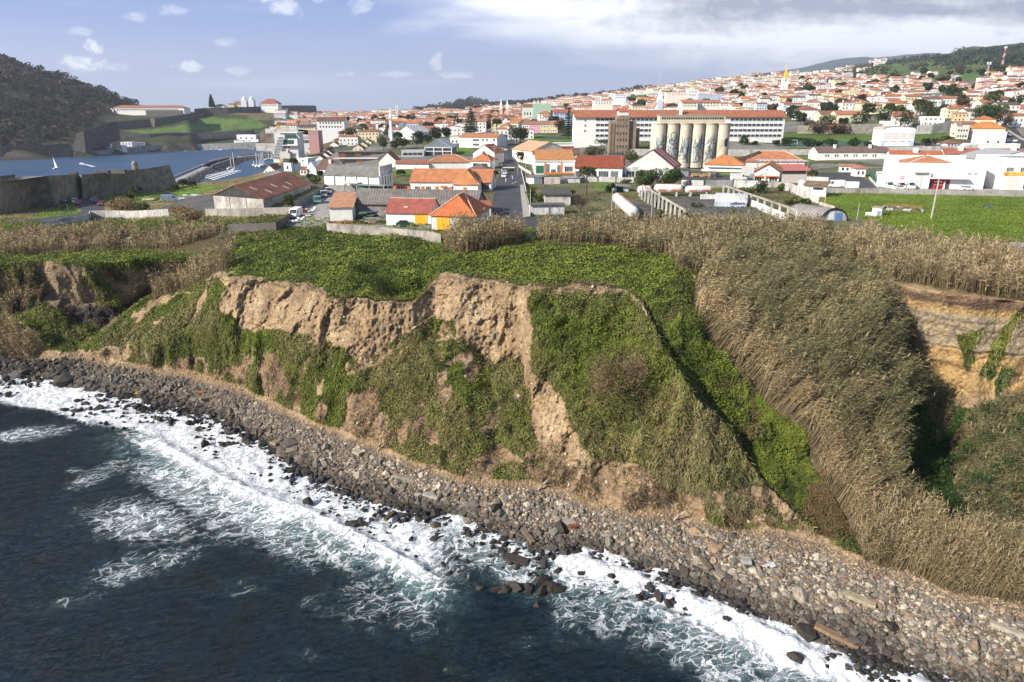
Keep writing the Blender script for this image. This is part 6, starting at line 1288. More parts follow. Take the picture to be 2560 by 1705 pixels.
# terrace houses at right (Zh)
b = Bld('pavilion', 'white sports pavilion with curved gable and blue doors', 'pavilion', Zh, (135,715), (635,712), 455, depth=14); H_ = b.H; pts = [(0, b.bz), (b.W, b.bz), (b.W, H_)]+[(b.W/2+b.W/2*math.cos(a), H_+1.6*math.sin(a)) for a in np.linspace(.15, math.pi-.15, 12)]+[(0, H_)]
m_ = b.mb((.80, .80, .80)); m_.prism(pts, 'y', 0, b.D); m_.build('wall', PLASTER, b.root); m_ = b.mb((.45, .42, .38)); arc = [(b.W/2+(b.W/2+.3)*math.cos(a), H_+.2+1.7*math.sin(a)) for a in np.linspace(0, math.pi, 12)]
m_.prism(arc+[(p_[0], p_[1]-.15) for p_ in arc[::-1]], 'y', -.3, b.D+.3); m_.build('roof', METAL, b.root)
for k in range(4): b.boxpart('panel', (.7, .7, .7), CORR, b.W*(.05+.235*k), b.W*(.27+.235*k), -.08, 0, H_*.42, H_*.82)
for f in (.15, .32, .40, .6, .68, .85): b.win(b.W*f, H_*.26, .8, .45)
for f in (.05, .93): b.door(b.W*f, 0, 1.8, H_*.3, (.45, .55, .75))
HR = [('white two-storey house with orange roof and balcony behind the pavilion', (292,402), (622,402), 255, 'x', 3.2, WHITE, (.55,.19,.1), 12, 3, 1),
 ('white block left of the balcony house behind the pavilion', (145,430), (300,430), 338, 'flat', 0, WHITE, ORANGE, 8, 0, 1),
 ('modern white flat-roofed house with tall dark windows on the terrace', (760,398), (1110,398), 265, 'flat', 0, WHITE, ORANGE, 16, 4, 2),
 ('tan narrow house with balconies right of the modern white house', (1232,400), (1440,405), 212, 'shed', 1.2, (.60,.42,.2), (.6,.35,.18), 11, 3, 3),
 ('pale blue-white block with grey roof behind the tan house', (1518,295), (1835,292), 205, 'x', 1.6, (.68,.74,.84), (.35,.38,.42), 12, 2, 1),
 ('cream house with long orange hip roof, upper one beside the climbing street', (1560,440), (1900,440), 305, 'hip', 2.8, (.75,.68,.52), ORANGE, 13, 3, 1),
 ('cream house with bright orange pyramid roof, lower one beside the climbing street', (1500,590), (2040,600), 442, 'hip', 4.2, (.76,.70,.55), (.64,.23,.06), 13, 4, 1),
 ('plain white block with two windows in front of the pyramid roof', (1675,695), (2055,700), 500, 'flat', 0, (.84,.84,.84), ORANGE, 9, 2, 1),
 ('cream and grey flat block with long window in front of the cream gable', (1285,600), (1480,610), 425, 'flat', 0, (.5,.47,.42), ORANGE, 9, 4, 2),
 ('pale yellow gabled house left of the grey flat block', (1200,560), (1300,570), 420, 'y', 3.0, (.76,.68,.45), (.75,.7,.55), 10, 1, 1),
 ('small white house with brown hip roof below the yellow gable', (1142,735), (1380,735), 672, 'hip', 2.0, WHITE, (.28,.13,.08), 9, 4, 1),
 ('long low white garage in front of the parked cars at right', (1480,745), (2290,750), 690, 'flat', 0, (.82,.82,.82), ORANGE, 6, 0, 1),
 ('white gabled range at the top right above the climbing street', (2120,230), (2400,250), 130, 'x', 3, WHITE, (.55,.2,.1), 14, 3, 1),
 ('white house with orange hip roof and solar panels in the second row', (1290,150), (1640,150), 100, 'hip', 3.2, WHITE, (.58,.2,.1), 13, 4, 1),
 ('white apartment house with three tall balcony windows in the second row', (1680,180), (1880,180), 50, 'x', 2.6, (.78,.74,.66), (.5,.18,.1), 12, 3, 2),
 ('white terrace with brown-red roofs behind the palms', (470,160), (650,160), 60, 'x', 2.6, WHITE, (.24,.13,.1), 12, 3, 1),
 ('white gabled terrace with red roof left of the palms', (240,170), (470,170), 75, 'x', 2.8, WHITE, (.48,.17,.1), 12, 6, 2)]
for (lab, fl, fr_, tp, rf_, rs, wc, rc_, dp, n_, nf_) in HR: S_(lab, Zh, fl, fr_, tp, rf_, rs, wc, rc_, depth=dp, n=n_, nf=nf_)
S_('cream double house with brown roof above the stone terrace wall, left half', Z5, (622,655), (742,660), 582, 'x', 2.6, (.76,.68,.48), (.24,.13,.09), depth=11, n=1)
S_('cream double house with orange roof above the stone terrace wall, right half', Z5, (745,655), (950,660), 582, 'x', 2.6, (.76,.68,.48), (.52,.2,.09), depth=11, n=0)
S_('large white house with brown roof left of the cream double house', Z5, (468,632), (620,642), 548, 'hip', 3.6, WHITE, (.30,.13,.09), depth=18, n=3)
S_('white hall with orange roof behind the cream double house', Z5, (640,575), (790,575), 538, 'x', 3, WHITE, (.6,.2,.08), depth=14, n=0)
b = Bld('church', 'white church with tall yellow pointed spire on the hillside', 'church', Z5, (335,352), (378,352), 300, Y=1080, depth=7); b.walls(WHITE); sp_ = b.mb((.72, .48, .05)); sp_.add([(2, 0, b.H), (b.W-2, 0, b.H), (b.W-2, b.D, b.H), (2, b.D, b.H), (b.W/2, b.D/2, b.H+46/1801*3.137*1080/3.137*.72)], [(0, 1, 4), (1, 2, 4), (2, 3, 4), (3, 0, 4)]); sp_.build('spire', METAL, b.root); b.win(b.W/2, b.H*.5, 1.5, 4)
b = Bld('church', 'pale blue church with a pointed white steeple behind the school', 'church', Z4, (960,238), (1060,238), 205, Y=560, depth=16); b.walls((.62, .72, .85), PLASTER, 'y', 5); b.roof('y', 5, (.5, .3, .2)); u_ = b.W*.65; b.boxpart('tower', (.55, .65, .8), PLASTER, u_-2, u_+2, -1, 3, b.bz, b.H+6)
sp_ = b.mb((.75, .78, .82)); sp_.add([(u_-2, -1, b.H+6), (u_+2, -1, b.H+6), (u_+2, 3, b.H+6), (u_-2, 3, b.H+6), (u_, 1, b.H+15)], [(0, 1, 4), (1, 2, 4), (2, 3, 4), (3, 0, 4)]); sp_.build('spire', PLASTER, b.root)
for (fl, fr_, tp, c_, lab, Y_) in [((1320,85),(1425,85),20,WHITE,'tall plain white block on the hill behind the school',1000), ((1100,78),(1320,82),48,(.75,.72,.65),'long pale institution building left of the white block on the hill',980), ((1425,90),(1670,95),68,(.45,.52,.68),'long blue-grey building right of the white block on the hill',980), ((1255,195),(1420,195),150,(.76,.74,.68),'long cream building with orange roof just above the school',620), ((1425,190),(1660,190),150,(.76,.74,.68),'cream wing with red roof just above the school at right',630), ((350,170),(545,170),135,(.78,.76,.7),'wide white institute building above the school at left',800), ((560,110),(680,110),68,(.75,.8,.88),'pale blue block on the left hillside skyline',1050)]:
    S_(lab, Z4, fl, fr_, tp, 'x' if Y_ < 700 else 'flat', 2.2, c_, ORANGE, depth=14, n=6, nf=2, Y=Y_, cat='building')
# ruins
b = Bld('ruined_house', 'roofless-looking house with flat black tarred roof beside the pavement', 'house', Z3, (1700,1215), (1965,1212), 1165, depth=17, h=3.2); b.walls((.52, .50, .48), OLDWALL); b.roof('slab', 0, (.085, .08, .075), OLDWALL, t=.35, ov=.5)
b = Bld('garage', 'low whitewashed garage wall with peeling panels at the end of the street', 'garage', Z3, (1560,1320), (1900,1310), 1212, depth=4); b.walls((.62, .62, .64), OLDWALL); b.roof('slab', 0, (.12, .11, .1), OLDWALL)
for x in (1575, 1705): u0, w0 = b.uw(x, 1305); u1, w1 = b.uw(x+140, 1235); b.boxpart('panel', (.72, .72, .74), OLDWALL, u0+.2, u1, -.08, 0, .2, w1)
b = Bld('outbuilding', 'small white flat-roofed hut beside the pavement wall', 'outbuilding', Z3, (1505,988), (1665,992), 915, depth=8); b.walls((.66, .68, .72), OLDWALL); b.roof('slab', 0, (.2, .2, .19), OLDWALL); b.door(b.W*.75, 0, 3, 2.3, (.1, .12, .15))
b = Bld('gatehouse', 'faded pink gate wall below the market hall', 'gatehouse', Z3, (1692,992), (1858,990), 925, depth=3); b.walls((.55, .47, .47), OLDWALL); b.door(b.W*.5, 0, b.W*.25, b.H*.8, (.4, .33, .33), planks=4)
b = Bld('outbuilding', 'grey shed in front of the orange plinth of the market hall', 'outbuilding', Z3, (1862,975), (2060,980), 925, depth=7); b.walls((.4, .42, .45), OLDWALL); b.roof('slab', 0, (.3, .3, .3), OLDWALL)
b = Bld('hut', 'small white hut with a dark flat roof beside the large bush', 'hut', Zb, (-20,900), (285,895), 785, depth=6); b.walls((.7, .71, .74), OLDWALL); b.roof('slab', 0, (.28, .26, .24), OLDWALL, ov=.7); b.door(b.W*.35, 0, 2.2, 1.9, (.05, .05, .06))
b = Bld('hut', 'dark shed with grey walls behind the large bush', 'hut', Zb, (1480,560), (1640,560), 400, depth=6); b.walls((.32, .32, .36), OLDWALL); b.roof('slab', 0, (.16, .14, .13), OLDWALL)
b = Bld('graffiti_wall', 'freestanding rendered wall block with blue-grey lower half and scribbles between the colonnades', 'wall', Z4, (1592,1222), (1925,1228), 1095, depth=4); b.walls((.72, .74, .79), OLDWALL); b.boxpart('lower_paint', (.45, .52, .62), OLDWALL, .05, b.W-.05, -.03, 0, b.bz, b.H*.42)
m_ = b.mb((.1, .12, .25))
for k in range(12): u0 = b.W*(.5+.035*k); m_.box(u0, u0+.5, -.06, -.03, b.H*.15+rnd.uniform(0, .6), b.H*.15+.1+rnd.uniform(.6, .9))
m_.build('graffiti', METAL, b.root)
b = Bld('ramp_wall', 'sloping white wall left of the graffiti wall', 'wall', Z4, (1450,1150), (1590,1225), 1120, depth=.5, h=1.6); b.walls((.75, .75, .75), OLDWALL)
b = Bld('hut', 'small white pump hut casting a shadow in the green field', 'hut', Zd, (312,912), (440,922), 800, depth=2.8); b.walls((.76, .76, .76), PLASTER); b.roof('slab', 0, (.45, .33, .24), OLDWALL, ov=.15); b.door(b.W*.75, 0, .9, b.H*.6, (.2, .21, .23)); b.boxpart('trough', (.72, .72, .72), PLASTER, -1.6, -.05, .4, 1.6, b.bz, .8)
# basin in the field
b = Bld('basin', 'sunken concrete basin with dry grass rim in the green field', 'basin', Zd, (460,835), (1010,865), 800, depth=6, h=.8); m_ = b.mb((.4, .38, .35)); m_.box(0, b.W*.85, 5.6, 6, -1, .9); m_.box(-.4, 0, 0, 6, -1, .9); m_.prism([(b.W*.85, 6), (b.W*.88, 6), (b.W, 0), (b.W*.97, 0)], 'z', -1, .9); m_.build('wall', OLDWALL, b.root)
b.boxpart('floor', (.25, .24, .23), OLDWALL, 0, b.W*.85, 0, 5.6, -.2, .15); b.boxpart('slab', (.6, .6, .6), OLDWALL, b.W*.5, b.W*.68, 1, 2.6, .15, .6); b.boxpart('slab', (.6, .6, .6), OLDWALL, b.W*.08, b.W*.25, .6, 2, .15, .5)
m_ = b.mb((.36, .24, .12)); 
for k in range(160): u0 = rnd.uniform(0, b.W*.9); v0 = rnd.uniform(4.6, 6.6); m_.add([(u0, v0, .6), (u0+.4, v0, .6), (u0+.2+rnd.uniform(-.3, .3), v0-.3, 1.2+rnd.uniform(0, .5))], [(0, 1, 2)])
m_.build('dry_grass', M_LEAF, b.root)
# ---------------- harbour club
b = Bld('harbour_club', 'angular white and glass harbour club with slanting gridded staircase', 'building', Ze, (600,905), (965,905), 385, depth=16, Y=520); GG = flatcol('green_glass', (.05, .11, .09), .2)
uw = b.uw; b.walls((.72, .73, .73), PLASTER); b.roof('slab', 0, (.70, .71, .70), PLASTER, ov=1.0, t=.5)
def pb(n_, c_, m_, x0, y0, x1, y1, o0, o1): u0, w0 = uw(x0, y1); u1, w1 = uw(x1, y0); return b.boxpart(n_, c_, m_, u0, u1, -o1, -o0, w0, w1)
for x0, x1 in ((655,715), (722,800), (808,885), (892,950)): pb('window', (1, 1, 1), GG, x0, 420, x1, 508, -.02, .15)
for x0, x1 in ((612,725), (738,850)): pb('window', (1, 1, 1), GG, x0, 542, x1, 635, -.02, .15)
pb('balcony', (.72, .72, .71), PLASTER, 600, 655, 960, 668, 0, 2.5); pb('terrace', (.62, .60, .56), PLASTER, 570, 800, 780, 960, 0, 2); pb('door', (.3, .05, .04), METAL, 745, 765, 785, 835, 2.0, 2.1)
for k in range(2): pb('window', (1, 1, 1), GLASS, 640+70*k, 690, 690+70*k, 725, -.02, .1)
def poly(n_, c_, m_, pts, v0, v1): q = b.mb(c_); q.prism([uw(*p) for p in pts][::-1], 'y', v0, v1); return q.build(n_, m_, b.root)
poly('wedge', (.60, .62, .64), METAL, [(385,392), (600,385), (598,960), (440,960)], 1.5, 8); poly('frame', (.75, .75, .75), PLASTER, [(885,385), (905,385), (1000,500), (980,505)], -.4, -.1)
sb = poly('stair_back', (.22, .24, .27), METAL, [(525,470), (640,470), (560,985), (375,965)], -1.2, -1.0)
gd = b.mb((.68, .70, .72)); V_ = lambda x, y: (*uw(x, y), )
for k in range(6):
    f = k/5; (ua, wa), (ub, wb) = uw(525+115*f, 470), uw(375+185*f, 965+20*f); gd.beam((ua, -1.35, wa), (ub, -1.35, wb), .2)
for k in range(9):
    f = k/8; (ua, wa), (ub, wb) = uw(525-150*f, 470+495*f), uw(640-80*f, 470+515*f); gd.beam((ua, -1.4, wa), (ub, -1.4, wb), .26)
gd.build('stair_grid', METAL, b.root)
S_('row of low arched white boat sheds right of the harbour club', Ze, (960,640), (1270,590), 500, 'hip', 1.6, (.6, .6, .62), (.36, .36, .38), depth=12, n=4, Y=620, wd=2.6, ht=2.6, cat='building')
# ================================================================ WALLS AND FORTS
def wall(name, label, z, base, h=None, tops=None, thick=.4, m=None, col=(.4, .38, .36), Y=None, cat='wall', posts=0, pcol=(.05, .05, .05), batter=0):
    pts = [gp(*z(*p), Y=Y) for p in base]; hs = []
    for i, (p, q) in enumerate(zip(base, pts)): hs.append(h if tops is None else float(PY(*z(p[0], tops[i]), q.y)[2])-q.z)
    o0 = pts[0]; m_ = MB(); m_.col = col; root = None
    if posts: root = empty(name, o0, 0, label, cat)
    sub = []
    for i, (a, b_) in enumerate(zip(pts[:-1], pts[1:])):
        n = max(1, int((b_-a).length/6)); 
        for k in range(n):
            p = a.lerp(b_, k/n); q = a.lerp(b_, (k+1)/n); h0 = hs[i]+(hs[i+1]-hs[i])*k/n; h1 = hs[i]+(hs[i+1]-hs[i])*(k+1)/n; sub.append((p, q, h0, h1))
    bk = Vector((0, thick, 0)); V = []; 
    def g_(p): return min(float(G(p.x, p.y)), p.z)-1.2 if Y is None else p.z-3
    for (p, q, h0, h1) in sub:
        P_ = p-o0; Q_ = q-o0; bt = Vector((0, batter, 0))
        m_.add([(P_.x, P_.y, g_(p)-o0.z), (Q_.x, Q_.y, g_(q)-o0.z), (Q_.x, Q_.y+thick+batter, g_(q)-o0.z), (P_.x, P_.y+thick+batter, g_(p)-o0.z),
                (P_.x, P_.y+batter, P_.z+h0), (Q_.x, Q_.y+batter, Q_.z+h1), (Q_.x, Q_.y+thick+batter, Q_.z+h1), (P_.x, P_.y+thick+batter, P_.z+h0)],
               [(0, 3, 2, 1), (4, 5, 6, 7), (0, 1, 5, 4), (1, 2, 6, 5), (2, 3, 7, 6), (3, 0, 4, 7)])
    o = m_.build('panels' if root else name, m or CONCW, root)
    if root:
        pm = MB(); pm.col = pcol
        for (p, q, h0, h1) in sub: P_ = p-o0; pm.box(P_.x-.15, P_.x+.15, P_.y-.18, P_.y+.1, P_.z-1, P_.z+h0+.15)
        pm.build('posts', CONCW, root)['kind'] = 'stuff'
    else: o.location = o0; tag(o, label, cat)
    return o
wall('wall', 'long grey block wall on the cliff edge in front of the yellow doors', Z6, [(497,714),(520,722),(700,735),(880,745),(1100,752),(1250,772),(1420,795),(1530,805)], tops=[648,645,660,672,692,705,720,745], col=(.36,.33,.30), m=rough_mat('block_wall', None, .95, .3, .6, .4, 2, .05, stain=.6))
wall('wall', 'dark retaining wall below the white bags and van', Z2, [(300,1490),(790,1470),(850,1430),(960,1320)], tops=[1405,1390,1350,1270], col=(.13,.12,.115))
wall('wall', 'mottled grey wall in front of the rusty-roofed warehouse', Z2, [(60,1325),(400,1325),(955,1312)], h=2.4, col=(.34,.32,.29))
wall('wall', 'grey wall between the rusty-roofed warehouse and the truck yard', Z2, [(985,1262),(1150,1180),(1262,1098),(1285,1060)], h=3.0, col=(.36,.34,.31))
wall('wall', 'peeling white wall below the curving road at left', Z1, [(350,1548),(735,1480),(740,1455),(860,1450),(1100,1455),(1380,1440)], h=2.4, col=(.55,.54,.53))
wall('wall', 'white wall along the pavement beside the tarred roof', Z3, [(1552,1330),(1500,1050),(1480,960),(1455,860)], h=1.3, col=(.66,.66,.68))
wall('wall', 'white wall curving from the roundabout to the market hall', Z3, [(1430,815),(1480,850),(1560,895)], h=1.2, col=(.72,.72,.72))
wall('panel_wall', 'panelled concrete wall with dark posts below the commercial halls, left part', Z4, [(0,985),(150,968),(390,968),(760,975)], tops=[945,925,915,925], col=(.55,.55,.54), posts=1)
wall('panel_wall', 'panelled white-washed concrete wall with dark posts behind the white tanks', Z4, [(1245,1010),(1340,1030),(1480,1038),(1780,1030),(2063,1040)], tops=[950,950,952,948,958], col=(.60,.60,.60), posts=1)
wall('wall', 'stained white wall descending from the shop to the curved shed', Zc, [(0,735),(690,745),(960,840),(1340,1010),(1565,1085)], tops=[610,632,650,830,950], col=(.58,.56,.53))
wall('wall', 'low broken wall right of the curved shed', Zc, [(1590,1110),(1900,1215)], h=1.0, col=(.55,.5,.45))
wall('wall', 'grey wall between the green field and the post warehouse', Z5, [(680,1200),(1090,1205),(1300,1212),(1840,1222),(2300,1232)], tops=[1158,1162,1170,1182,1192], col=(.34,.33,.32))
wall('wall', 'short white wall at the end of the post yard', Z5, [(828,1165),(930,1168)], tops=[1108,1112], col=(.78,.78,.78))
rw = MB(); rw.col = (.56, .55, .53); tops_ = []
for px_ in range(1575, 2460, 24):
    t0, t1 = (px_-1280)/1801., (px_+24-1280)/1801.; za, zb = float(G(t0*393, 393)), float(G(t1*393, 393)); rw.add([(t0*396, 396, za-1), (t1*396, 396, zb-1), (t1*397, 397, zb-1), (t0*397, 397, za-1), (t0*396, 396, za+3.8), (t1*396, 396, zb+3.8), (t1*397, 397, zb+3.8), (t0*397, 397, za+3.8)], [(0, 3, 2, 1), (4, 5, 6, 7), (0, 1, 5, 4), (1, 2, 6, 5), (2, 3, 7, 6), (3, 0, 4, 7)])
tag(rw.build('wall', CONCW), 'very long pale retaining wall behind the silos and below the playing field', 'wall')
wall('wall', 'rough grey stone terrace wall behind the brown bush', Z5, [(452,733),(760,735),(1108,740)], tops=[672,662,655], m=STONEW, col=(.24,.225,.20), thick=1)
wall('wall', 'pale grey stepped retaining wall below the modern white house', Z5, [(1385,738),(1500,735),(1645,722)], tops=[672,660,635], col=(.5,.5,.5), thick=1)
wall('wall', 'stone retaining wall in front of the parked cars at the right edge', Z5, [(2000,640),(2110,720),(2227,790)], h=1.0, col=(.5,.48,.45))
wall('wall', 'whitewashed retaining wall above the rocky quay cliff', Ze, [(205,330),(500,325),(1000,335),(1260,380)], tops=[285,283,302,325], Y=800, col=(.66,.65,.62), thick=2)
wall('rock_face', 'brown rocky bluff below the quay houses', Ze, [(95,600),(160,620),(410,620),(700,560)], tops=[400,320,315,325], Y=810, m=rough_mat('bluff', None, .95, .6, .12, .6, .4, .6, stain=.3), col=(.20,.16,.13), thick=20, cat='rock face', batter=2)
wall('quay_wall', 'white sea wall at the water below the harbour bluff', Ze, [(0,730),(430,740)], tops=[615,625], Y=800, col=(.62,.6,.55), thick=3)
# near fort: battered stone curtain and bastion
def fort(name, label, z, base, tops, back, Y=None, col=(.235, .21, .175), bat=1.5):
    pts = [gp(*z(*p), Y=Y) for p in base]; tp = [Vector(PY(*z(t[0], t[1]), p.y+bat).tolist()) for t, p in zip(tops, pts)]; o0 = pts[0]; m_ = MB(); m_.col = col
    for i in range(len(pts)-1):
        a, b_, c_, d = pts[i], pts[i+1], tp[i+1], tp[i]; n = 4
        m_.add([a-o0+Vector((0, 0, -3)), b_-o0+Vector((0, 0, -3)), c_-o0, d-o0], [(0, 1, 2, 3)])
        bv = Vector((0, back, 0)); e0, e1 = d-o0, c_-o0
        m_.add([e0, e1, e1+Vector((0, 1.6, 0)), e0+Vector((0, 1.6, 0)), e0+Vector((0, 1.6, -1.1)), e1+Vector((0, 1.6, -1.1)), e1+bv+Vector((0, 0, -1.1)), e0+bv+Vector((0, 0, -1.1)), e1+bv-Vector((0, 0, 25)), e0+bv-Vector((0, 0, 25))], [(0, 1, 2, 3), (3, 2, 5, 4), (4, 5, 6, 7), (7, 6, 8, 9)])
    for (a, d) in ((pts[0], tp[0]), (pts[-1], tp[-1])): m_.add([a-o0-Vector((0, 0, 3)), d-o0, d-o0+Vector((0, back, 0)), a-o0+Vector((0, back, -3))], [(0, 1, 2, 3)])
    r_ = empty(name, o0, 0, label, 'fort'); m_.build('curtain_wall', LEAD, r_); return r_, o0, tp
r_, o0, tp = fort('fort', 'dark battered stone fort with round corner turret above the bay at left', Z1, [(-300,1450),(0,1430),(330,1345),(500,1300),(655,1290),(665,1296),(980,1262),(1262,1240)], [(-300,1150),(0,1135),(330,1120),(490,1112),(640,1102),(665,1100),(980,1070),(1178,1052)], 26)
m_ = MB(); m_.col = (.26, .24, .20); c_ = tp[-1]-o0+Vector((-6.5, 4, 0)); m_.tube([c_+Vector((0, 0, -1)), c_+Vector((0, 0, 1.9))], 1.4, 14); m_.tube([c_+Vector((0, 0, 1.9)), c_+Vector((0, 0, 2.1)), c_+Vector((0, 0, 2.8)), c_+Vector((0, 0, 3.3)), c_+Vector((0, 0, 3.6))], [1.6, 1.5, 1.2, .7, .1], 14); m_.build('turret', LEAD, r_)
for (x0, x1, yy) in ((765,880,1075), (900,1015,1068), (560,620,1090)):
    a = Vector(PY(*Z1(x0, yy), tp[5].y+14).tolist())-o0; b_ = Vector(PY(*Z1(x1, yy), tp[5].y+14).tolist())-o0; m_ = MB(); m_.col = (.13, .12, .11); m_.box(a.x, b_.x, a.y, a.y+2, a.z-1.2, a.z+.4); m_.build('parapet', LEAD, r_)
m_ = MB(); m_.col = (.2, .19, .17); g0 = gp(*Z1(235, 1370))-o0
for k in range(9): a0 = math.pi*k/9; a1 = math.pi*(k+1)/9; m_.beam(g0+Vector((3*math.cos(a0), 3, 5+3*math.sin(a0))), g0+Vector((3*math.cos(a1), 3, 5+3*math.sin(a1))), .5)
m_.build('gate_arch', LEAD, r_)
m_ = MB(); m_.col = (.6, .6, .6); a = gp(*Z1(300, 1290))-o0; m_.beam(a+Vector((-2, -1, 6)), a+Vector((.8, -1, -.5)), .7); m_.build('stair', PLASTER, r_)
FW = [('lower dark fort wall with bastion at the water across the bay', [(-200,985),(0,972),(440,955),(700,925)], [(-200,880),(0,870),(440,850),(575,845)], 30, (.13,.12,.10)),
 ('angular dark bastion above the lower fort wall across the bay', [(575,900),(700,925),(760,900)], [(625,760),(680,745),(900,675)], 20, (.11,.10,.09)),
 ('long dark terrace wall below the parkland across the bay', [(720,850),(900,800),(1230,800),(1600,800),(2050,780)], [(720,835),(900,775),(1230,765),(1600,758),(2060,735)], 8, (.12,.115,.11)),
 ('upper dark rampart below the barracks across the bay', [(890,725),(1220,705),(1262,710),(1560,665)], [(890,672),(1220,645),(1262,640),(1560,600)], 14, (.13,.12,.10)),
 ('whitewashed sea wall at the foot of the park across the bay', [(740,922),(930,915),(1230,905),(1640,890),(2091,878)], [(740,905),(930,885),(1230,860),(1640,850),(2091,832)], 10, (.30,.30,.30)),
 ('white retaining wall with bathing terrace at the far end of the bay', [(1910,850),(2060,850),(2110,850)], [(1910,820),(2060,818),(2110,810)], 10, (.6,.6,.58))]
for lab, ba, to, bk, cl in FW: fort('rampart', lab, Z1, ba, to, bk, col=cl, bat=5)
fort('fort', 'long dark fort curtain on the headland with white church domes above', Z2, [(-60,290),(45,280),(290,262),(520,258),(700,250),(950,245),(1175,222)], [(-60,215),(45,205),(290,200),(520,194),(700,184),(950,178),(1165,180)], 30, col=(.13,.125,.12))
S_('long white barracks with orange roof on the headland across the bay', Z1, (905,582), (1503,578), 556, 'hip', 5, WHITE, (.42,.17,.09), Y=1292, depth=26, n=30, wd=2.2, ht=2.4, w0=2.5, cat='barracks')
S_('dark lower wing of arches under the white barracks', Z1, (1190,592), (1490,590), 576, 'flat', 0, (.12,.12,.12), depth=3, n=0, Y=1284, cat='building')
for (x0, x1, yb, yt, lab) in [(865,905,900,852,'small white tower house at the left of the white buildings across the bay'), (938,1000,888,864,'low white house between the tower house and the long white building across the bay'), (990,1080,882,836,'tall left half of the long white building on the far quay'), (1080,1190,875,840,'right half of the long white building on the far quay')]:
    S_(lab, Z1, (x0,yb), (x1,yb-3), yt, 'flat', 0, (.78,.8,.84), depth=12, n=3, nf=2, wd=2, ht=2)
S_('white and pale blue bathing station at the far end of the bay', Z1, (1935,812), (2091,812), 775, 'flat', 0, (.7,.74,.8), depth=10, n=3, wd=3, ht=3, cat='building')
b = S_('white fortress church with two round-domed towers on the headland', Z2, (350,198), (420,198), 168, 'x', 6, (.62,.55,.42), (.24,.16,.12), depth=20, n=2, Y=1475, cat='church')
for u_ in (b.W+2, b.W+17):
    o_ = b.boxpart('tower', (.66, .68, .74), PLASTER, u_, u_+11, -2, 9, b.bz, b.H+9); m_ = b.mb((.66, .69, .75)); m_.tube([(u_+5.5, 4, b.H+9), (u_+5.5, 4, b.H+11.5), (u_+5.5, 4, b.H+14), (u_+5.5, 4, b.H+15.5)], [4.6, 4.1, 2.4, .3], 12); m_.build('dome', PLASTER, o_)
S_('pale yellow house left of the fortress church', Z2, (292,200), (352,200), 172, 'x', 3, (.7,.58,.35), (.3,.18,.12), depth=14, n=3, Y=1470)
S_('white palace with brown-red hip roof on the headland fort', Z2, (620,190), (805,190), 158, 'hip', 9, WHITE, (.36,.14,.09), depth=24, n=9, nf=2, Y=1480, wd=2.2, ht=2.6, cat='building')
S_('low white house with grey roof beside the headland pine', Z2, (145,205), (250,205), 185, 'hip', 4, WHITE, (.2,.19,.2), depth=16, n=0, Y=1470)
# ================================================================ BREAKWATER AND BOATS
bwp = [Z1(1400,1195), Z1(1480,1150), Z1(1600,1095), Z1(1750,1022), Z1(1900,982), Z2(70,840), Z2(150,790), Z2(290,752), Z2(430,728), Z2(600,712), Z2(740,706)]
bw = [P(*p, 1.0) for p in bwp]; bw = [Vector(p.tolist()) for p in bw]; m_ = MB(); m_.col = (.17, .165, .165); rd = MB(); rd.col = (.36, .36, .38); br_ = []
for i, (a, c_) in enumerate(zip(bw[:-1], bw[1:])):
    d = (c_-a).normalized(); nrm_ = Vector((-d.y, d.x, 0)); 
    for w0, w1, z0, z1 in ((-15, -7, -1.5, 3.6), (-7, 7, 3.6, 3.6), (7, 15, 3.6, -1.5)):
        m_.add([a+nrm_*w0+Vector((0, 0, z0-1)), c_+nrm_*w0+Vector((0, 0, z0-1)), c_+nrm_*w1+Vector((0, 0, z1-1)), a+nrm_*w1+Vector((0, 0, z1-1))], [(0, 1, 2, 3)])
    rd.add([a+nrm_*-4+Vector((0, 0, 2.9)), c_+nrm_*-4+Vector((0, 0, 2.9)), c_+nrm_*4+Vector((0, 0, 2.9)), a+nrm_*4+Vector((0, 0, 2.9))], [(0, 1, 2, 3)]); rd.beam(a+nrm_*5+Vector((0, 0, 3.6)), c_+nrm_*5+Vector((0, 0, 3.6)), 1.0, 1.6)
    for k in range(int((c_-a).length*1.6)):
        f = rng.random(); w_ = rng.choice([-1, 1])*rng.uniform(6, 16); br_.append((a.lerp(c_, f)+nrm_*w_+Vector((0, 0, max(-1.4, 3.4-abs(abs(w_)-6)*.62)-.6)), rng.uniform(.9, 2.0)))
root = empty('breakwater', bw[0], 0, 'curved rubble breakwater with a concrete road sheltering the marina', 'breakwater')
for mm_, nm, mt in ((m_, 'mound', LEAD), (rd, 'causeway', CONCW)): o = mm_.build(nm, mt, root); o.location = -bw[0]
V = np.concatenate([RV[k % 24]*s_+np.array(p) for k, (p, s_) in enumerate(br_)]); F = (IF_[None]+(np.arange(len(br_))*len(IV))[:, None, None]).reshape(-1, 3)
o = mesh_np('armour_rocks', V-np.array(bw[0]), F, M_STONE, root, cols=np.repeat(np.array([.085, .08, .08])*rng.uniform(.5, 2.4, (len(br_), 1)), len(IV), 0)); o['kind'] = 'stuff'
BOATM = flatcol('boat_white', (.78, .79, .82), .4)
def hull(m_, L, W_, H_):
    st = [(-L/2, .75), (-L*.2, 1), (L*.15, .9), (L*.38, .5), (L/2, .02)]; V = []
    for x, f in st: V += [(x, -W_/2*f, H_), (x, -W_*.3*f, 0), (x, W_*.3*f, 0), (x, W_/2*f, H_)]
    F = [(0, 3, 2, 1)]
    for i in range(4): a = 4*i; F += [(a+j, a+j+4, a+j+5, a+j+1) for j in range(3)]+[(a+3, a+7, a+4, a)]
    m_.add(V, F); m_.box(-L*.25, L*.12, -W_*.25, W_*.25, H_, H_+.55)
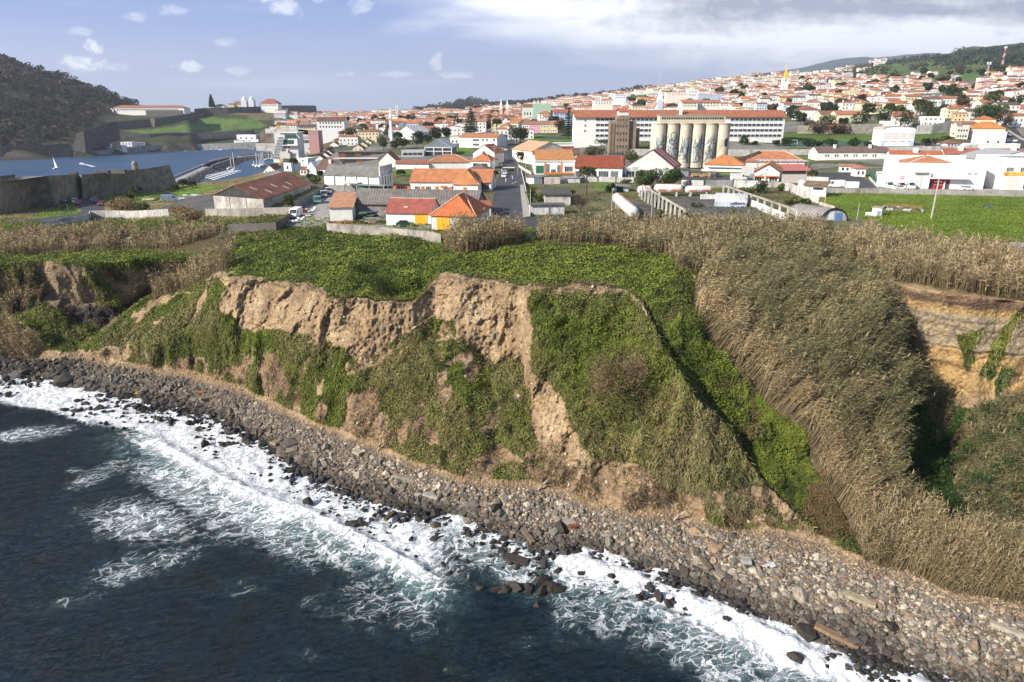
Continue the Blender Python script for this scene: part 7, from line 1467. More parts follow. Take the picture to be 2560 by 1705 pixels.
for i, (zz, x, y, top, lab) in enumerate([(Z2,325,835,712,'sailing boat with the leftmost mast in the marina'), (Z2,358,850,668,'tall-masted yacht second from the left in the marina'), (Z2,558,800,750,'small yacht right of the pontoons'), (Z2,590,808,668,'yacht with tall thin mast beside the yellow cover'), (Z2,618,812,680,'white yacht left of the mast cluster centre'), (Z2,634,812,672,'white yacht in the centre of the mast cluster'), (Z2,645,800,665,'yacht right of the cluster centre'), (Z2,660,805,660,'yacht with slim mast at the right of the cluster'), (Z2,710,740,636,'yacht beside the slanting grid staircase, left one'), (Z2,740,735,622,'yacht beside the slanting grid staircase, right one')]):
    p = P(*zz(x, y), .2); hz_ = float(PY(*zz(x, top), p[1])[2]); r_ = empty('sailing_boat', Vector(p.tolist()), rng.uniform(-.5, .5)+1.2, lab, 'boat', 'yachts moored in the marina')
    m_ = MB(); m_.col = (.8, .8, .82); hull(m_, 11, 3.4, 1.3); m_.build('hull', BOATM, r_); m_ = MB(); m_.col = (.75, .75, .75); m_.tube([(0, 0, 1), (0, 0, hz_)], .3, 6); m_.beam((0, 0, 2.4), (-4.5, 0, 2.4), .25); m_.build('mast', BOATM, r_)
p = P(*Z1(455,1052), .2); r_ = empty('sailing_boat', Vector(p.tolist()), 1.4, 'white sailing dinghy under sail alone in the bay', 'boat'); m_ = MB(); m_.col = (.8, .8, .8); hull(m_, 7, 2.2, .9); m_.build('hull', BOATM, r_)
m_ = MB(); m_.col = (.85, .85, .85); m_.add([(-.1, -2.6, 1.2), (-.1, .6, 1.2), (-.1, .8, 13), (.12, -2.6, 1.2), (.12, .6, 1.2), (.12, .8, 13)], [(0, 1, 2), (5, 4, 3), (0, 3, 4, 1), (1, 4, 5, 2), (2, 5, 3, 0)]); m_.build('sail', BOATM, r_)
p = P(*Z1(668,1014), .2); r_ = empty('motor_boat', Vector(p.tolist()), 2.9, 'small red and white speedboat pulling a white wake across the bay', 'boat'); m_ = MB(); m_.col = (.6, .15, .12); hull(m_, 7, 2.4, 1.1); m_.build('hull', BOATM, r_)
m_ = MB(); m_.col = (.8, .82, .85); q = [Vector(P(*Z1(x, y), -.8).tolist()) for x, y in ((662,1016),(700,1014),(785,1034),(750,1034),(700,1021))]; m_.add(q, [(0, 1, 2, 3, 4)]); tag(m_.build('boat_wake', WHT), 'white wake behind the speedboat', kind='structure')
m_ = MB(); m_.col = (.8, .83, .86)
for k in range(60):
    x = rng.uniform(1260, 2200); y = np.interp(x, [1260, 1640, 2091, 2200], [905, 892, 882, 885])+abs(rng.normal(0, 3.5)); L_ = rng.uniform(8, 60); q = [Vector(P(*Z1(x+dx, y+dy), -.82).tolist()) for dx, dy in ((0, 0), (L_*.5, -1.6), (L_, 0), (L_*.5, 1.6))]; m_.add(q, [(0, 1, 2, 3)])
tag(m_.build('surf', WHT), 'thin lines of surf along the far shore', kind='structure')
pm = MB(); pm.col = (.45, .47, .50)
for k in range(9): a = P(*Z1(1655+k*28, 1112-k*6), .4); b_ = P(*Z1(1760+k*26, 1142-k*9), .4); pm.beam(a.tolist(), b_.tolist(), .55, .4)
pm.beam(P(*Z1(1640, 1118), .4).tolist(), P(*Z1(1900, 1060), .4).tolist(), 1.3, .5); tag(pm.build('pontoon', BOATM), 'white floating pontoon with fingers inside the breakwater', 'pontoon')
# ================================================================ TREES
def leafcloud(cen, rad, n, size, col, m_list, shell=.55):
    cen = np.array(cen, float); rad = np.array(rad, float)*np.ones(3); d = unit(rng.normal(size=(n, 3))); r_ = rng.uniform(shell, 1, (n, 1))**.6; p = cen+d*rad*r_
    cl = fbm(p, 1.2/rad.mean(), 2, 5.)[:, None]; c = np.array(col)*(1+.9*cl)*rng.uniform(.6, 1.4, (n, 1)); m_list.append((p, d, c, size))
def build_leaves(name, lst, parent, z0):
    V = []; F = []; C_ = []; o = 0
    for p, d, c, s_ in lst:
        v, f, cc_ = leaf_tris(p, d, rng.uniform(.6, 1.3, len(p))*s_, 0, np.clip(c, .006, .6), 1.2); V.append(v); F.append(f+o); C_.append(cc_); o += len(v)
    return mesh_np(name, np.concatenate(V), np.concatenate(F), M_LEAF, parent, cols=np.concatenate(C_))
TB_ = flatcol('bark', (.10, .075, .055), .95); DG = (.038, .060, .024); MG = (.065, .092, .03); LG = (.10, .13, .035); BN = (.17, .105, .055)
def tree(kind, label, z, x, y, top, hw, col=DG, Y=None, name=None, group=None, nl=None):
    base = gp(*z(x, y), Y=Y); D_ = base.y; mpp = D_/FPX; sc_ = z(1, 0)[0]-z(0, 0)[0]; h = (y-top)*sc_*mpp*1.02; rw_ = hw*sc_*mpp; ls = max(.16, D_*.0011)
    r_ = empty(name or {'palm': 'palm_tree', 'pine': 'norfolk_pine', 'bush': 'bush', 'bare': 'bare_tree'}.get(kind, 'tree'), base, 0, label, {'palm': 'palm tree', 'pine': 'pine tree', 'bush': 'bush'}.get(kind, 'tree'), group); L = []; t_ = MB()
    if kind in ('round', 'bush'):
        zc = h*.58 if kind == 'round' else h*.5; rz_ = h*.46 if kind == 'round' else h*.52; nb = 9 if h > 3 else 5; n = nl or int(np.clip(rw_*rz_/(ls*ls)*9, 300, 9000))
        leafcloud((0, 0, zc), (rw_*.72, rw_*.6, rz_*.8), n//3, ls, col, L)
        for k in range(nb): a = rng.uniform(0, 6.28); f = rng.uniform(.45, .72); leafcloud((rw_*f*math.cos(a), rw_*.8*f*math.sin(a), zc+rng.uniform(-.5, .55)*rz_), (rw_*.4, rw_*.4, rz_*.42), n//nb, ls, np.array(col)*rng.uniform(.8, 1.35), L)
        t_.tube([(0, 0, -.5), (0, .1, zc)], [max(.12, rw_*.07), .08], 6)
        for a in (0.5, 2.5, 4.4): t_.tube([(0, 0, zc*.5), (rw_*.5*math.cos(a), rw_*.4*math.sin(a), zc*1.1)], [max(.08, rw_*.04), .04], 5)
    elif kind == 'pine':
        t_.tube([(0, 0, -.5), (0, 0, h)], [h*.022, .05], 6); nt = 15
        for i in range(nt):
            f = i/(nt-1); zz = h*(.10+.88*f); rr_ = rw_*(1-f)**.75*.98+.15
            for k in range(9 if f < .8 else 5):
                a = k*.7+i*1.3+rng.uniform(-.2, .2); tip = (rr_*math.cos(a), rr_*math.sin(a), zz+rr_*.10); t_.tube([(0, 0, zz), tip], [.06, .03], 4, False)
                n = 26; tt2 = rng.uniform(.12, 1, (n, 1)); p = np.array([0, 0, zz])+(np.array(tip)-np.array([0, 0, zz]))*tt2+rng.normal(size=(n, 3))*np.array([.3, .3, .14])*rr_*.16; L.append((p, unit(rng.normal(size=(n, 3))+np.array([0, 0, 1.])), np.array(col)*rng.uniform(.6, 1.5, (n, 1)), ls*1.0))
    elif kind == 'palm':
        hh = h-rw_*.35; t_.tube([(0, 0, -.5), (0, 0, hh*.5), (.1, 0, hh)], [max(.28, rw_*.09), max(.2, rw_*.07), max(.24, rw_*.08)], 7)
        for k in range(46 if rw_ > 1.5 else 26):
            a = k*2.4; el_ = rng.uniform(-.55, 1.25); P0 = np.array([.1, 0, hh]); dirh = np.array([math.cos(a), math.sin(a), 0]); n = 20; s_ = np.linspace(.08, 1, n)[:, None]
            p = P0+dirh*rw_*s_*math.cos(max(el_, 0)*.6)+np.array([0, 0, 1])*(math.sin(el_)*rw_*.75*s_-rw_*.55*s_**2*(1.2 if el_ > 0 else .8)); p = np.repeat(p, 2, 0)+rng.normal(size=(2*n, 3))*.05*rw_
            cc_ = np.array(col if el_ > -.2 else (.16, .12, .06)); L.append((p, unit(rng.normal(size=(2*n, 3))), cc_*rng.uniform(.6, 1.5, (2*n, 1)), max(ls*1.15, rw_*.06)))
    elif kind == 'bare':
        def br2(p, d, ln, r0, dep):
            q = p+d*ln; t_.tube([p, q], [r0, r0*.6], 4, False)
            if dep:
                for _ in range(4): br2(q, (d+Vector(rng.normal(size=3).tolist())*.55+Vector((0, 0, .15))).normalized(), ln*.68, r0*.6, dep-1)
        for k in range(7): a = k*.9; br2(Vector((0, 0, 0)), Vector((math.cos(a)*rw_/h*.8, math.sin(a)*.6, 1)).normalized(), h*.36, .07, 3)
        leafcloud((0, 0, h*.6), (rw_*.9, rw_*.7, h*.4), int(np.clip(rw_*h/(ls*ls)*.5, 200, 1500)), ls*.5, col, L, .2)
    t_.col = (1, 1, 1); t_.build('trunk', TB_, r_)
    if L: build_leaves('foliage' if kind == 'bush' else 'crown', L, r_, 0)
    return r_
TR = [('pine','tall norfolk pine standing in the middle of the town',Z3,940,478,235,82,DG),('pine','norfolk pine right of the coloured row of houses',Z3,1940,525,250,74,DG),('pine','lone tall pine on the headland fort',Z2,125,205,85,30,DG,1465),
('palm','tall slender palm left of the street',Z3,1205,500,335,48,MG),('palm','large palm with hanging dead fronds in the overgrown yard',Z4,270,1095,822,98,MG),('palm','palm tree beside the small blue and white house',Z2,975,885,735,42,MG),
('palm','dark palm at the left of the terrace houses',Z5,1158,632,512,38,MG),('palm','tall palm right of the white balcony house',Z5,1380,625,480,42,MG),('palm','pair-left tall palm beside the climbing street',Z5,1960,560,420,30,MG),('palm','pair-right tall palm beside the climbing street',Z5,1998,565,415,32,MG),
('palm','short palm behind the mossy lean-to roof',Zc,1430,545,385,95,LG),('palm','palm rising above the dark round trees',Z3,185,560,462,48,MG),('palm','small palm beside the second norfolk pine',Z3,2012,530,448,38,MG),('palm','low palm on the lawn behind the orange roof',Z3,212,905,845,42,MG),
('palm','large low palm on the lawn above the dry reeds at left',Z1,1120,1315,1195,52,MG),('palm','palm at the water side of the lawn, tallest of three',Z1,1500,1222,1140,40,MG),('palm','palm at the water side of the lawn, left of three',Z1,1433,1240,1182,32,MG),('palm','palm at the water side of the lawn, right of three',Z1,1572,1212,1155,30,MG),
('palm','small palm on the triangular lawn by the parked cars',Z1,515,1400,1345,30,MG),('palm','low palm beside the dry reeds on the lawn',Z1,1050,1310,1255,40,MG),
('round','large dark round tree at the left of the tree group before the town',Z3,230,632,505,85,DG),('round','biggest dark tree in the middle of the tree group',Z3,385,612,455,72,DG),('round','dark tree at the right of the tree group behind the grey hall',Z3,580,560,410,68,DG),('round','lower tree between the two biggest dark trees',Z3,490,580,480,52,DG),('round','dark low tree at the far left of the tree group',Z3,150,635,540,50,DG),
('round','dark tree in front of the tall norfolk pine',Z3,822,420,322,58,DG),('round','dense green tree against the grey wall beside the rusty warehouse',Z2,925,1252,1095,66,(.06,.085,.02)),('round','grey-green tree beside the stepped terrace',Z2,1890,640,500,60,(.10,.12,.075)),
('bush','huge spreading dark green bush behind the left colonnade, left half',Z4,880,1035,830,125,MG),('bush','huge spreading dark green bush behind the left colonnade, right half',Z4,1080,1035,815,150,(.05,.08,.025)),('bush','low green bush left of the huge bush',Z4,680,985,935,65,LG),('bush','round dark bush beside the small white hut',Z4,515,1080,985,55,MG),
('bush','reed-like shrub at the foot of the brown tower',Z4,730,765,630,85,(.11,.12,.05)),('bush','reed thicket left of the brown tower',Z4,350,715,600,140,(.12,.13,.06)),('bush','clipped dark hedge tree left of the brown tower',Z4,400,590,510,110,DG),
('bush','dark shrub at the panelled wall below the shop',Z5,155,1200,1090,62,DG),('bush','small bright bush right of the dark shrub',Z5,318,1195,1120,36,LG),('bush','shrub beside the curved shed',Z5,520,1310,1235,45,MG),('bush','undergrowth between the right colonnade and the stained wall',Z5,400,1290,1215,90,(.12,.13,.05)),('bush','undergrowth left of the shrub below the shop',Z5,50,1220,1150,60,MG),
('round','brown-leaved tree in front of the school',Z5,133,790,665,52,BN),('bush','wide tangle of brown bare shrubs before the stone wall, left half',Z5,620,735,632,85,(.15,.115,.08)),('bush','wide tangle of brown bare shrubs before the stone wall, right half',Z5,770,738,655,90,(.16,.11,.075)),
('bare','bare grey twiggy shrub above the reeds right of the garage',Z4,210,1275,1100,125,(.16,.125,.095)),('round','brown deciduous tree left of the second norfolk pine',Z3,1855,460,325,55,BN),('bare','bare tree on the pavement left of the pink house',Z3,1440,560,380,50,(.17,.13,.1)),
('bush','green hedge in the walled garden beside the pavement',Z3,1560,1180,1010,52,LG),('bush','green garden bush left of the tarred roof',Z3,1640,1180,1080,55,(.09,.13,.03)),('bush','roundabout planting in the middle of the street',Z3,1345,858,832,58,(.12,.15,.04)),('bush','green hedge left of the street below the white box',Z3,1190,890,850,35,LG),('round','leafy tree on the pavement corner left of the market hall',Z3,1450,770,660,55,(.06,.09,.03)),
('bush','shrub right of the low tarred roof',Z4,100,1120,1050,70,MG),('bush','scrubby bush inside the left colonnade',Z4,1010,1390,1250,45,(.08,.12,.03)),('bush','small bush at the left colonnade posts',Z4,990,1230,1160,38,MG),('bush','low bramble on the tarmac left of the graffiti wall',Z4,1420,1230,1180,75,MG),('bush','low bramble at the right end of the ruined yard',Z4,1800,1310,1265,60,(.10,.12,.04)),
('bush','green garden patch behind the white hall with pillars',Z2,1190,990,910,60,(.10,.13,.04)),('bush','dark garden shrubs in front of the old brown-tiled house',Z2,1150,930,880,50,DG),('bush','dark garden shrub right of the old brown-tiled house',Z2,1245,915,850,40,DG)]
for t_ in TR: tree(t_[0], t_[1], t_[2], t_[3], t_[4], t_[5], t_[6], t_[7], Y=t_[8] if len(t_) > 8 else None)
for (x, y, tp_, hw_) in [(275,825,785,32),(358,832,770,58),(540,834,765,72),(622,832,795,28),(700,832,768,55),(893,838,765,50),(1000,838,795,38),(1490,832,765,66),(1600,818,748,52),(35,822,750,40),(115,822,790,22)]:
    tree('bush', {275:'first',358:'second',540:'third and largest',622:'fourth and smallest',700:'fifth',893:'sixth',1000:'seventh',1490:'eighth',1600:'ninth',35:'leftmost',115:'tiny'}[x]+' clipped dark bush along the playing field wall', Z5, x, y, tp_, hw_, DG, group='clipped bushes along the playing field')
RS = [(2120+i_*13+(i_*37) % 29, 945+(i_*71) % 235, 16+(i_*13) % 15, ((.05,.095,.03), (.085,.115,.045), (.06,.105,.03))[i_ % 3]) for i_ in range(18)]; RS.sort(); RS = [(a_, b_, c_, d_, f'green shrub in the right-hand ravine, {ordi(k_+1)} of them from the left') for k_, (a_, b_, c_, d_) in enumerate(RS)]
# bushes on the cliff: placed on the near sheet
for (x, y, hw_, h_, cl, lab) in [(1412,900,92,98,(.185,.13,.078),'large brown-green round bush on the steep slope of the buttress'), (882,668,46,42,(.040,.058,.018),'dark round bush casting shadow on the green cliff top'), (835,625,34,28,(.040,.060,.018),'smaller dark bush above the round one on the green cliff top'), (1640,1180,22,22,(.05,.08,.02),'small green bush low on the stony slope'), (1010,845,26,22,(.08,.12,.02),'yellowish green shrub in the gully of the cliff')]+[(a_, b_, c_, c_, d_, e_) for a_, b_, c_, d_, e_ in RS]:
    z_ = float(near_z(x*S, y*S)[0]); p = Vector(P(x*S, y*S, z_).tolist()); k_ = p.y/FPX*S*1.05; L = []; rw_ = hw_*k_; rz_ = h_*k_; n = int(rw_*rz_/.028*5); r_ = empty('bush', p, 0, lab, 'bush')
    sq = .75 if hw_ > 50 else .9
    oy = -rw_*.5 if hw_ > 50 else 0
    leafcloud((0, oy, rz_*(.3 if hw_ > 50 else .7)), (rw_*.85, rw_*sq, rz_*.8), n//2, .13, cl, L, .35)
    for k in range(9): a = rng.uniform(0, 6.28); leafcloud((rw_*.6*math.cos(a), oy+rw_*.5*math.sin(a)*sq, rz_*(.45+.5*rng.uniform(-.7, .9))), (rw_*.38, rw_*.34, rz_*.38), n//16, .13, np.array(cl)*rng.uniform(.75, 1.3), L, .3)
    build_leaves('foliage', L, r_, 0); t_ = MB(); t_.tube([(0, 0, -1), (0, 0, rz_*.6)], [.18, .06], 6); t_.build('stem', TB_, r_)
# forests, as masses nobody could count
def forest(name, label, maskf, n, rmin, rmax, cols, nl=26):
    i = rng.integers(0, nt_, n*14); j = rng.integers(int(NY*.42), NY, n*14); k = maskf(gpx[i, j], gpy[i, j], GY[i, j], GT[i, j]); wgt = rng.random(len(i)) < (GY[i, j]/3500.)**.8+.15; k &= wgt; i, j = i[k][:n], j[k][:n]
    c = GV[i, j]+rng.normal(size=(len(i), 3))*np.array([6, 6, 0]); r_ = rng.uniform(rmin, rmax, len(i)); N = len(i)
    d = unit(rng.normal(size=(N, nl, 3))); d[..., 2] = np.abs(d[..., 2]); p = c[:, None]+d*(r_[:, None, None]*np.array([1, 1, 1.05])); ci = rng.integers(0, len(cols), N); pat = fbm(c, 1/90., 3, 6.)
    col = np.array(cols)[np.where(pat > .25, len(cols)-1, ci)]*rng.uniform(.65, 1.4, (N, 1)); cc_ = np.repeat(col[:, None], nl, 1)*rng.uniform(.6, 1.4, (N, nl, 1))
    v, f, cv = leaf_tris(p.reshape(-1, 3), d.reshape(-1, 3), np.repeat(r_*.36, nl)*rng.uniform(.7, 1.3, N*nl), 0, cc_.reshape(-1, 3), .8)
    tag(mesh_np(name, v, f, M_LEAF, cols=np.clip(cv, .005, .5)), label, 'woodland', kind='stuff')
forest('woodland', 'dark woodland covering the big hill at left across the bay', lambda x, y, Y, z: (x < 345) & (Y > 930) & (Y < 1500) & (z > 10) & (inpoly(x, y, zp(Z1, [(-1000,-500),(1130,-500),(1130,500),(960,560),(900,610),(740,690),(600,760),(500,830),(300,870),(-1000,900)]))), 6500, 4, 8.5, [(.022,.034,.018),(.03,.042,.02),(.026,.036,.022),(.09,.068,.05)])
forest('woodland', 'dark woods on the hill skyline at upper right', lambda x, y, Y, z: inpoly(x, y, zp(Z5, [(1480,165),(1620,120),(1850,90),(2000,70),(2400,40),(2400,180),(2000,205),(1780,190),(1640,215)])), 1500, 6, 13, [(.03,.045,.022),(.04,.055,.03)])
forest('woodland', 'wooded round hill and tree belt behind the town centre', lambda x, y, Y, z: (x > 1040) & (x < 1640) & (Y > 2050) & (y < 282), 2600, 7, 15, [(.035,.05,.03),(.045,.055,.035)], 18)
forest('woodland', 'scattered tree belts between the fields above the town at right', lambda x, y, Y, z: (x > 1560) & (x < 2600) & (Y > 1150) & (fbm(np.stack([x, y*3, 0*x], -1), 1/70., 3, 8.) > .12) & (y > 120), 1500, 4, 9, [(.035,.052,.025),(.05,.06,.03),(.12,.085,.055)], 18)
# ================================================================ HOUSES OF THE TOWN
occ = [(o.location.x, o.location.y) for o in COL.objects if o.parent is None and o.get('category') and o.location.y > 300]
occ = np.array([(x+dx, y+dy) for x, y in occ for dx, dy in ((0, 0), (8, 3), (14, 8))])
EX = [zp(Z5, q) for q in ([(1000,240),(1150,180),(1460,165),(1640,165),(1640,215),(1300,235),(1080,262)], [(1460,290),(1800,262),(2120,243),(2120,282),(1800,312),(1480,322)], [(1200,70),(2300,-50),(2400,185),(2000,205),(1640,225),(1400,180)], [(300,590),(1640,590),(1640,850),(290,850)], [(1950,580),(2060,580),(2260,800),(2227,860),(2050,720)])]
EX += [zp(Z3, q) for q in ([(1262,800),(1282,440),(1395,440),(1402,800)], [(1530,470),(2063,480),(2063,700),(1500,640)], [(100,520),(640,440),(640,700),(100,700)], [(780,460),(1215,460),(1215,700),(780,700)])]+[zp(Z4, [(-50,270),(2320,270),(2320,640),(-50,640)]), zp(Ze, [(-200,380),(1300,380),(1300,700),(800,1100),(-200,1100)])]
ORD = lambda n: f"{n}{'th' if 10 < n % 100 < 14 else {1:'st',2:'nd',3:'rd'}.get(n % 10, 'th')}"
def rname(x): return 'the harbour bluff' if x < 900 else 'the dark trees' if x < 1290 else 'the street head' if x < 1450 else 'the school' if x < 2000 else 'the stone terrace'
cand = []; Yr = 470.0; row = 0; rn = random.Random(11)
while Yr < 2500:
    row += 1; xp = 690 if Yr > 850 else 850
    while xp < 2680:
        Wd = rn.uniform(9, 19)*(1+.25*(Yr > 1200)); X = (xp-1280)/1801.*Yr+Wd/2; Yh = Yr+rn.uniform(-7, 7)+(xp-1600)*.012; z_ = float(G(X, Yh)); qx, qy = proj(np.array([X, Yh, z_])); ok = z_ > 5 and not any(inpoly(np.array([qx, qx]), np.array([qy, qy-16]), e).any() for e in EX)
        gp_ = fbm(np.array([[X, Yh, 0.]]), 1/55., 2, 12.)[0]; lim = (.5 if xp < 1400 else .30) if Yr < 1500 else .36 if xp < 1400 else .10
        if xp > 1850 and Yr > 1750: lim = -.1
        if 1000 < xp < 1300 and Yr > 2200: lim = -.2
        if qy > 372 or (qx < 860 and qy > 345): ok = False
        if ok and Yr < 760 and np.min(np.hypot(occ[:, 0]-X, occ[:, 1]-Yh)) < 13: ok = False
        if ok and gp_ < lim: cand.append([row, float(qx), float(qy), X, Yh, z_, Wd])
        xp += (Wd+rn.choice([0, 0, .3, 3, 9])*(1+Yr/1500.))/Yr*1801
    Yr += rn.uniform(21, 28)*(1+max(Yr-470, 0)/1150.)
wallc = [WHITE]*10+[(.78,.76,.70),(.72,.64,.46),(.60,.66,.76),(.66,.46,.42),(.74,.72,.5)]; wname = ['white']*10+['ivory','cream','bluish','pinkish','yellowish']
roofc = [(.46,.20,.11),(.52,.21,.10),(.42,.17,.10),(.34,.15,.10),(.24,.14,.10),(.17,.12,.10)]; rnm = ['orange','terracotta','reddish','brick','brown','umber']
NIND = 230; cand.sort(key=lambda c: c[4]); ind = cand[:NIND]; far = cand[NIND:]; cnt = {}
ind.sort(key=lambda c: (rname(c[1]), c[0], c[1]))
def house_geo(c, F, wins):
    Wd = c[6]; D_ = rn.uniform(8, 12); H_ = rn.choice([4.2, 6.2, 6.6, 7.2, 9.0] if c[4] < 1500 else [6, 8, 9.5, 11]); wi = rn.randrange(len(wallc)); ri = rn.choice([0, 0, 0, 1, 1, 2, 2, 3, 3, 4, 5]); kd = rn.choice(['x', 'x', 'x', 'hip', 'y']); rs = rn.uniform(1.1, 2.1); v_ = rn.uniform(.85, 1.1)
    w = XB(F) if F else MB(); w.col = tuple(q*.98 for q in wallc[wi]); r = XB(F) if F else MB(); r.col = tuple(q*v_ for q in roofc[ri]); wn = []
    if kd == 'y': w.prism([(0, -4), (Wd, -4), (Wd, H_), (Wd/2, H_+rs), (0, H_)], 'y', 0, D_); r.prism([(-.4, H_), (Wd/2, H_+rs+.05), (Wd+.4, H_), (Wd+.4, H_+.2), (Wd/2, H_+rs+.3), (-.4, H_+.2)], 'y', -.3, D_+.3)
    elif kd == 'x': w.prism([(0, -4), (D_, -4), (D_, H_), (D_/2, H_+rs), (0, H_)], 'x', 0, Wd); r.prism([(-.4, H_), (D_/2, H_+rs+.05), (D_+.4, H_), (D_+.4, H_+.2), (D_/2, H_+rs+.3), (-.4, H_+.2)], 'x', -.3, Wd+.3)
    else:
        w.box(0, Wd, 0, D_, -4, H_); k = min(D_, Wd)/2; V = [(-.4, -.4, H_), (Wd+.4, -.4, H_), (Wd+.4, D_+.4, H_), (-.4, D_+.4, H_), (k, D_/2, H_+rs), (Wd-k+.01, D_/2, H_+rs)]; r.add(V, [(0, 3, 2, 1), (0, 1, 5, 4), (1, 2, 5), (2, 3, 4, 5), (3, 0, 4)])
    n = int(Wd/2.8)
    for f in range(max(1, int(H_/2.9))):
        for i in range(n):
            if rn.random() < .85: u = Wd*(i+.5)/n; wn.append((u-.45, u+.45, -.06, .03, .9+f*2.8, 2.2+f*2.8))
        wn.append((-.06, .03, D_*.3, D_*.3+.9, .9+f*2.8, 2.2+f*2.8))
    if rn.random() < .6: w.box(Wd*.2, Wd*.2+.9, D_*.6, D_*.6+.9, H_, H_+rs+1)
    return w, r, wn, wname[wi], rnm[ri], {'x': 'gable', 'y': 'gabled', 'hip': 'hip'}[kd], H_
for c in ind:
    w, r, wn, a_, b_, k_, H_ = house_geo(c, None, True); key = (rname(c[1]), c[0]); cnt[key] = cnt.get(key, 0)+1
    lab = f"{a_} house with {b_} {k_} roof, {ORD(cnt[key])} from left, {ORD(c[0])} row behind {key[0]}"
    ro = empty('house', (c[3]-c[6]/2, c[4], c[5]), 0, lab, 'house', 'houses of the town behind '+key[0]); w.build('wall', PLASTER, ro); r.build('roof', TILE_Y, ro)
    for q in wn:
        m_ = MB(); m_.box(*q); m_.build('window', GLASS, ro)
W_, R_, N_ = MB(), MB(), MB(); N_.col = (.05, .06, .08)
for c in far:
    ox, oy, oz = c[3]-c[6]/2, c[4], c[5]; w, r, wn, *_ = house_geo(c, lambda u, v, w_: (u+ox, v+oy, w_+oz), False)
    for src, dst in ((w, W_), (r, R_)):
        o_ = dst.n; dst.v += src.v; dst.c += src.c; dst.n += src.n
        for k, fs in src.f.items(): dst.f.setdefault(k, []).extend([[i+o_ for i in f] for f in fs])
    if c[4] < 1700:
        for q in wn: N_.box(q[0]+ox, q[1]+ox, q[2]+oy, q[3]+oy, q[4]+oz, q[5]+oz)
n0 = W_.n
for src, base in ((R_, None), (N_, None)):
    o_ = W_.n; W_.v += src.v; W_.c += src.c; W_.n += src.n
    for k, fs in src.f.items(): W_.f.setdefault(k, []).extend([[i+o_ for i in f] for f in fs])
tag(W_.build('distant_houses', PLASTER), 'hundreds of small distant white houses with orange roofs filling the town', 'houses', kind='stuff'); print('houses', len(ind), len(far))
# trees between the houses
tp_ = []
for k in range(2600):
    xp = rn.uniform(860, 2600); Yt = 470*math.exp(rn.random()*1.15); X = (xp-1280)/1801.*Yt; z_ = float(G(X, Yt)); qx, qy = proj(np.array([X, Yt, z_]))
    if qy > 360 or any(inpoly(np.array([qx]), np.array([qy]), e)[0] for e in EX[5:]): continue
    if min((abs(c[3]-X)+abs(c[4]+5-Yt)) for c in cand) < 8: continue
    tp_.append((float(qx), float(qy), X, Yt, z_))
tp_ = tp_[:210]; tp_.sort(key=lambda q: (rname(q[0]), q[0])); cnt = {}
for (qx, qy, X, Yt, z_) in tp_:
    key = rname(qx); cnt[key] = cnt.get(key, 0)+1; kd = rn.choice(['dark green', 'dark green', 'mid green', 'brownish']); cl = {'dark green': DG, 'mid green': MG, 'brownish': (.11, .08, .05)}[kd]
    hh = rn.uniform(6, 13)/Yt*1801; o = tree('round', f"{kd} tree among the houses, {ORD(cnt[key])} from the left behind {key}", Z0, qx, qy, qy-hh, hh*rn.uniform(.42, .75), cl, Y=Yt, group='trees between the town houses', nl=800)
for (zf, x, y, tp, hw, lab) in [(Z1,1530,1500,1340,135,'dry reed clump standing apart in front of the rusty warehouse yard'),(Z1,1000,1405,1285,120,'dry reed clump beside the curving road'),(Z1,1150,1410,1320,80,'olive scrub right of the reed clump at the road'),(Z1,1450,1400,1360,60,'low scrub on the dark gravel yard edge')]:
    tree('bush', lab, zf, x, y, tp, hw, (.26,.19,.10) if 'reed clump' in lab and 'olive' not in lab else (.12,.12,.05), name='reed_clump' if 'olive' not in lab else None)
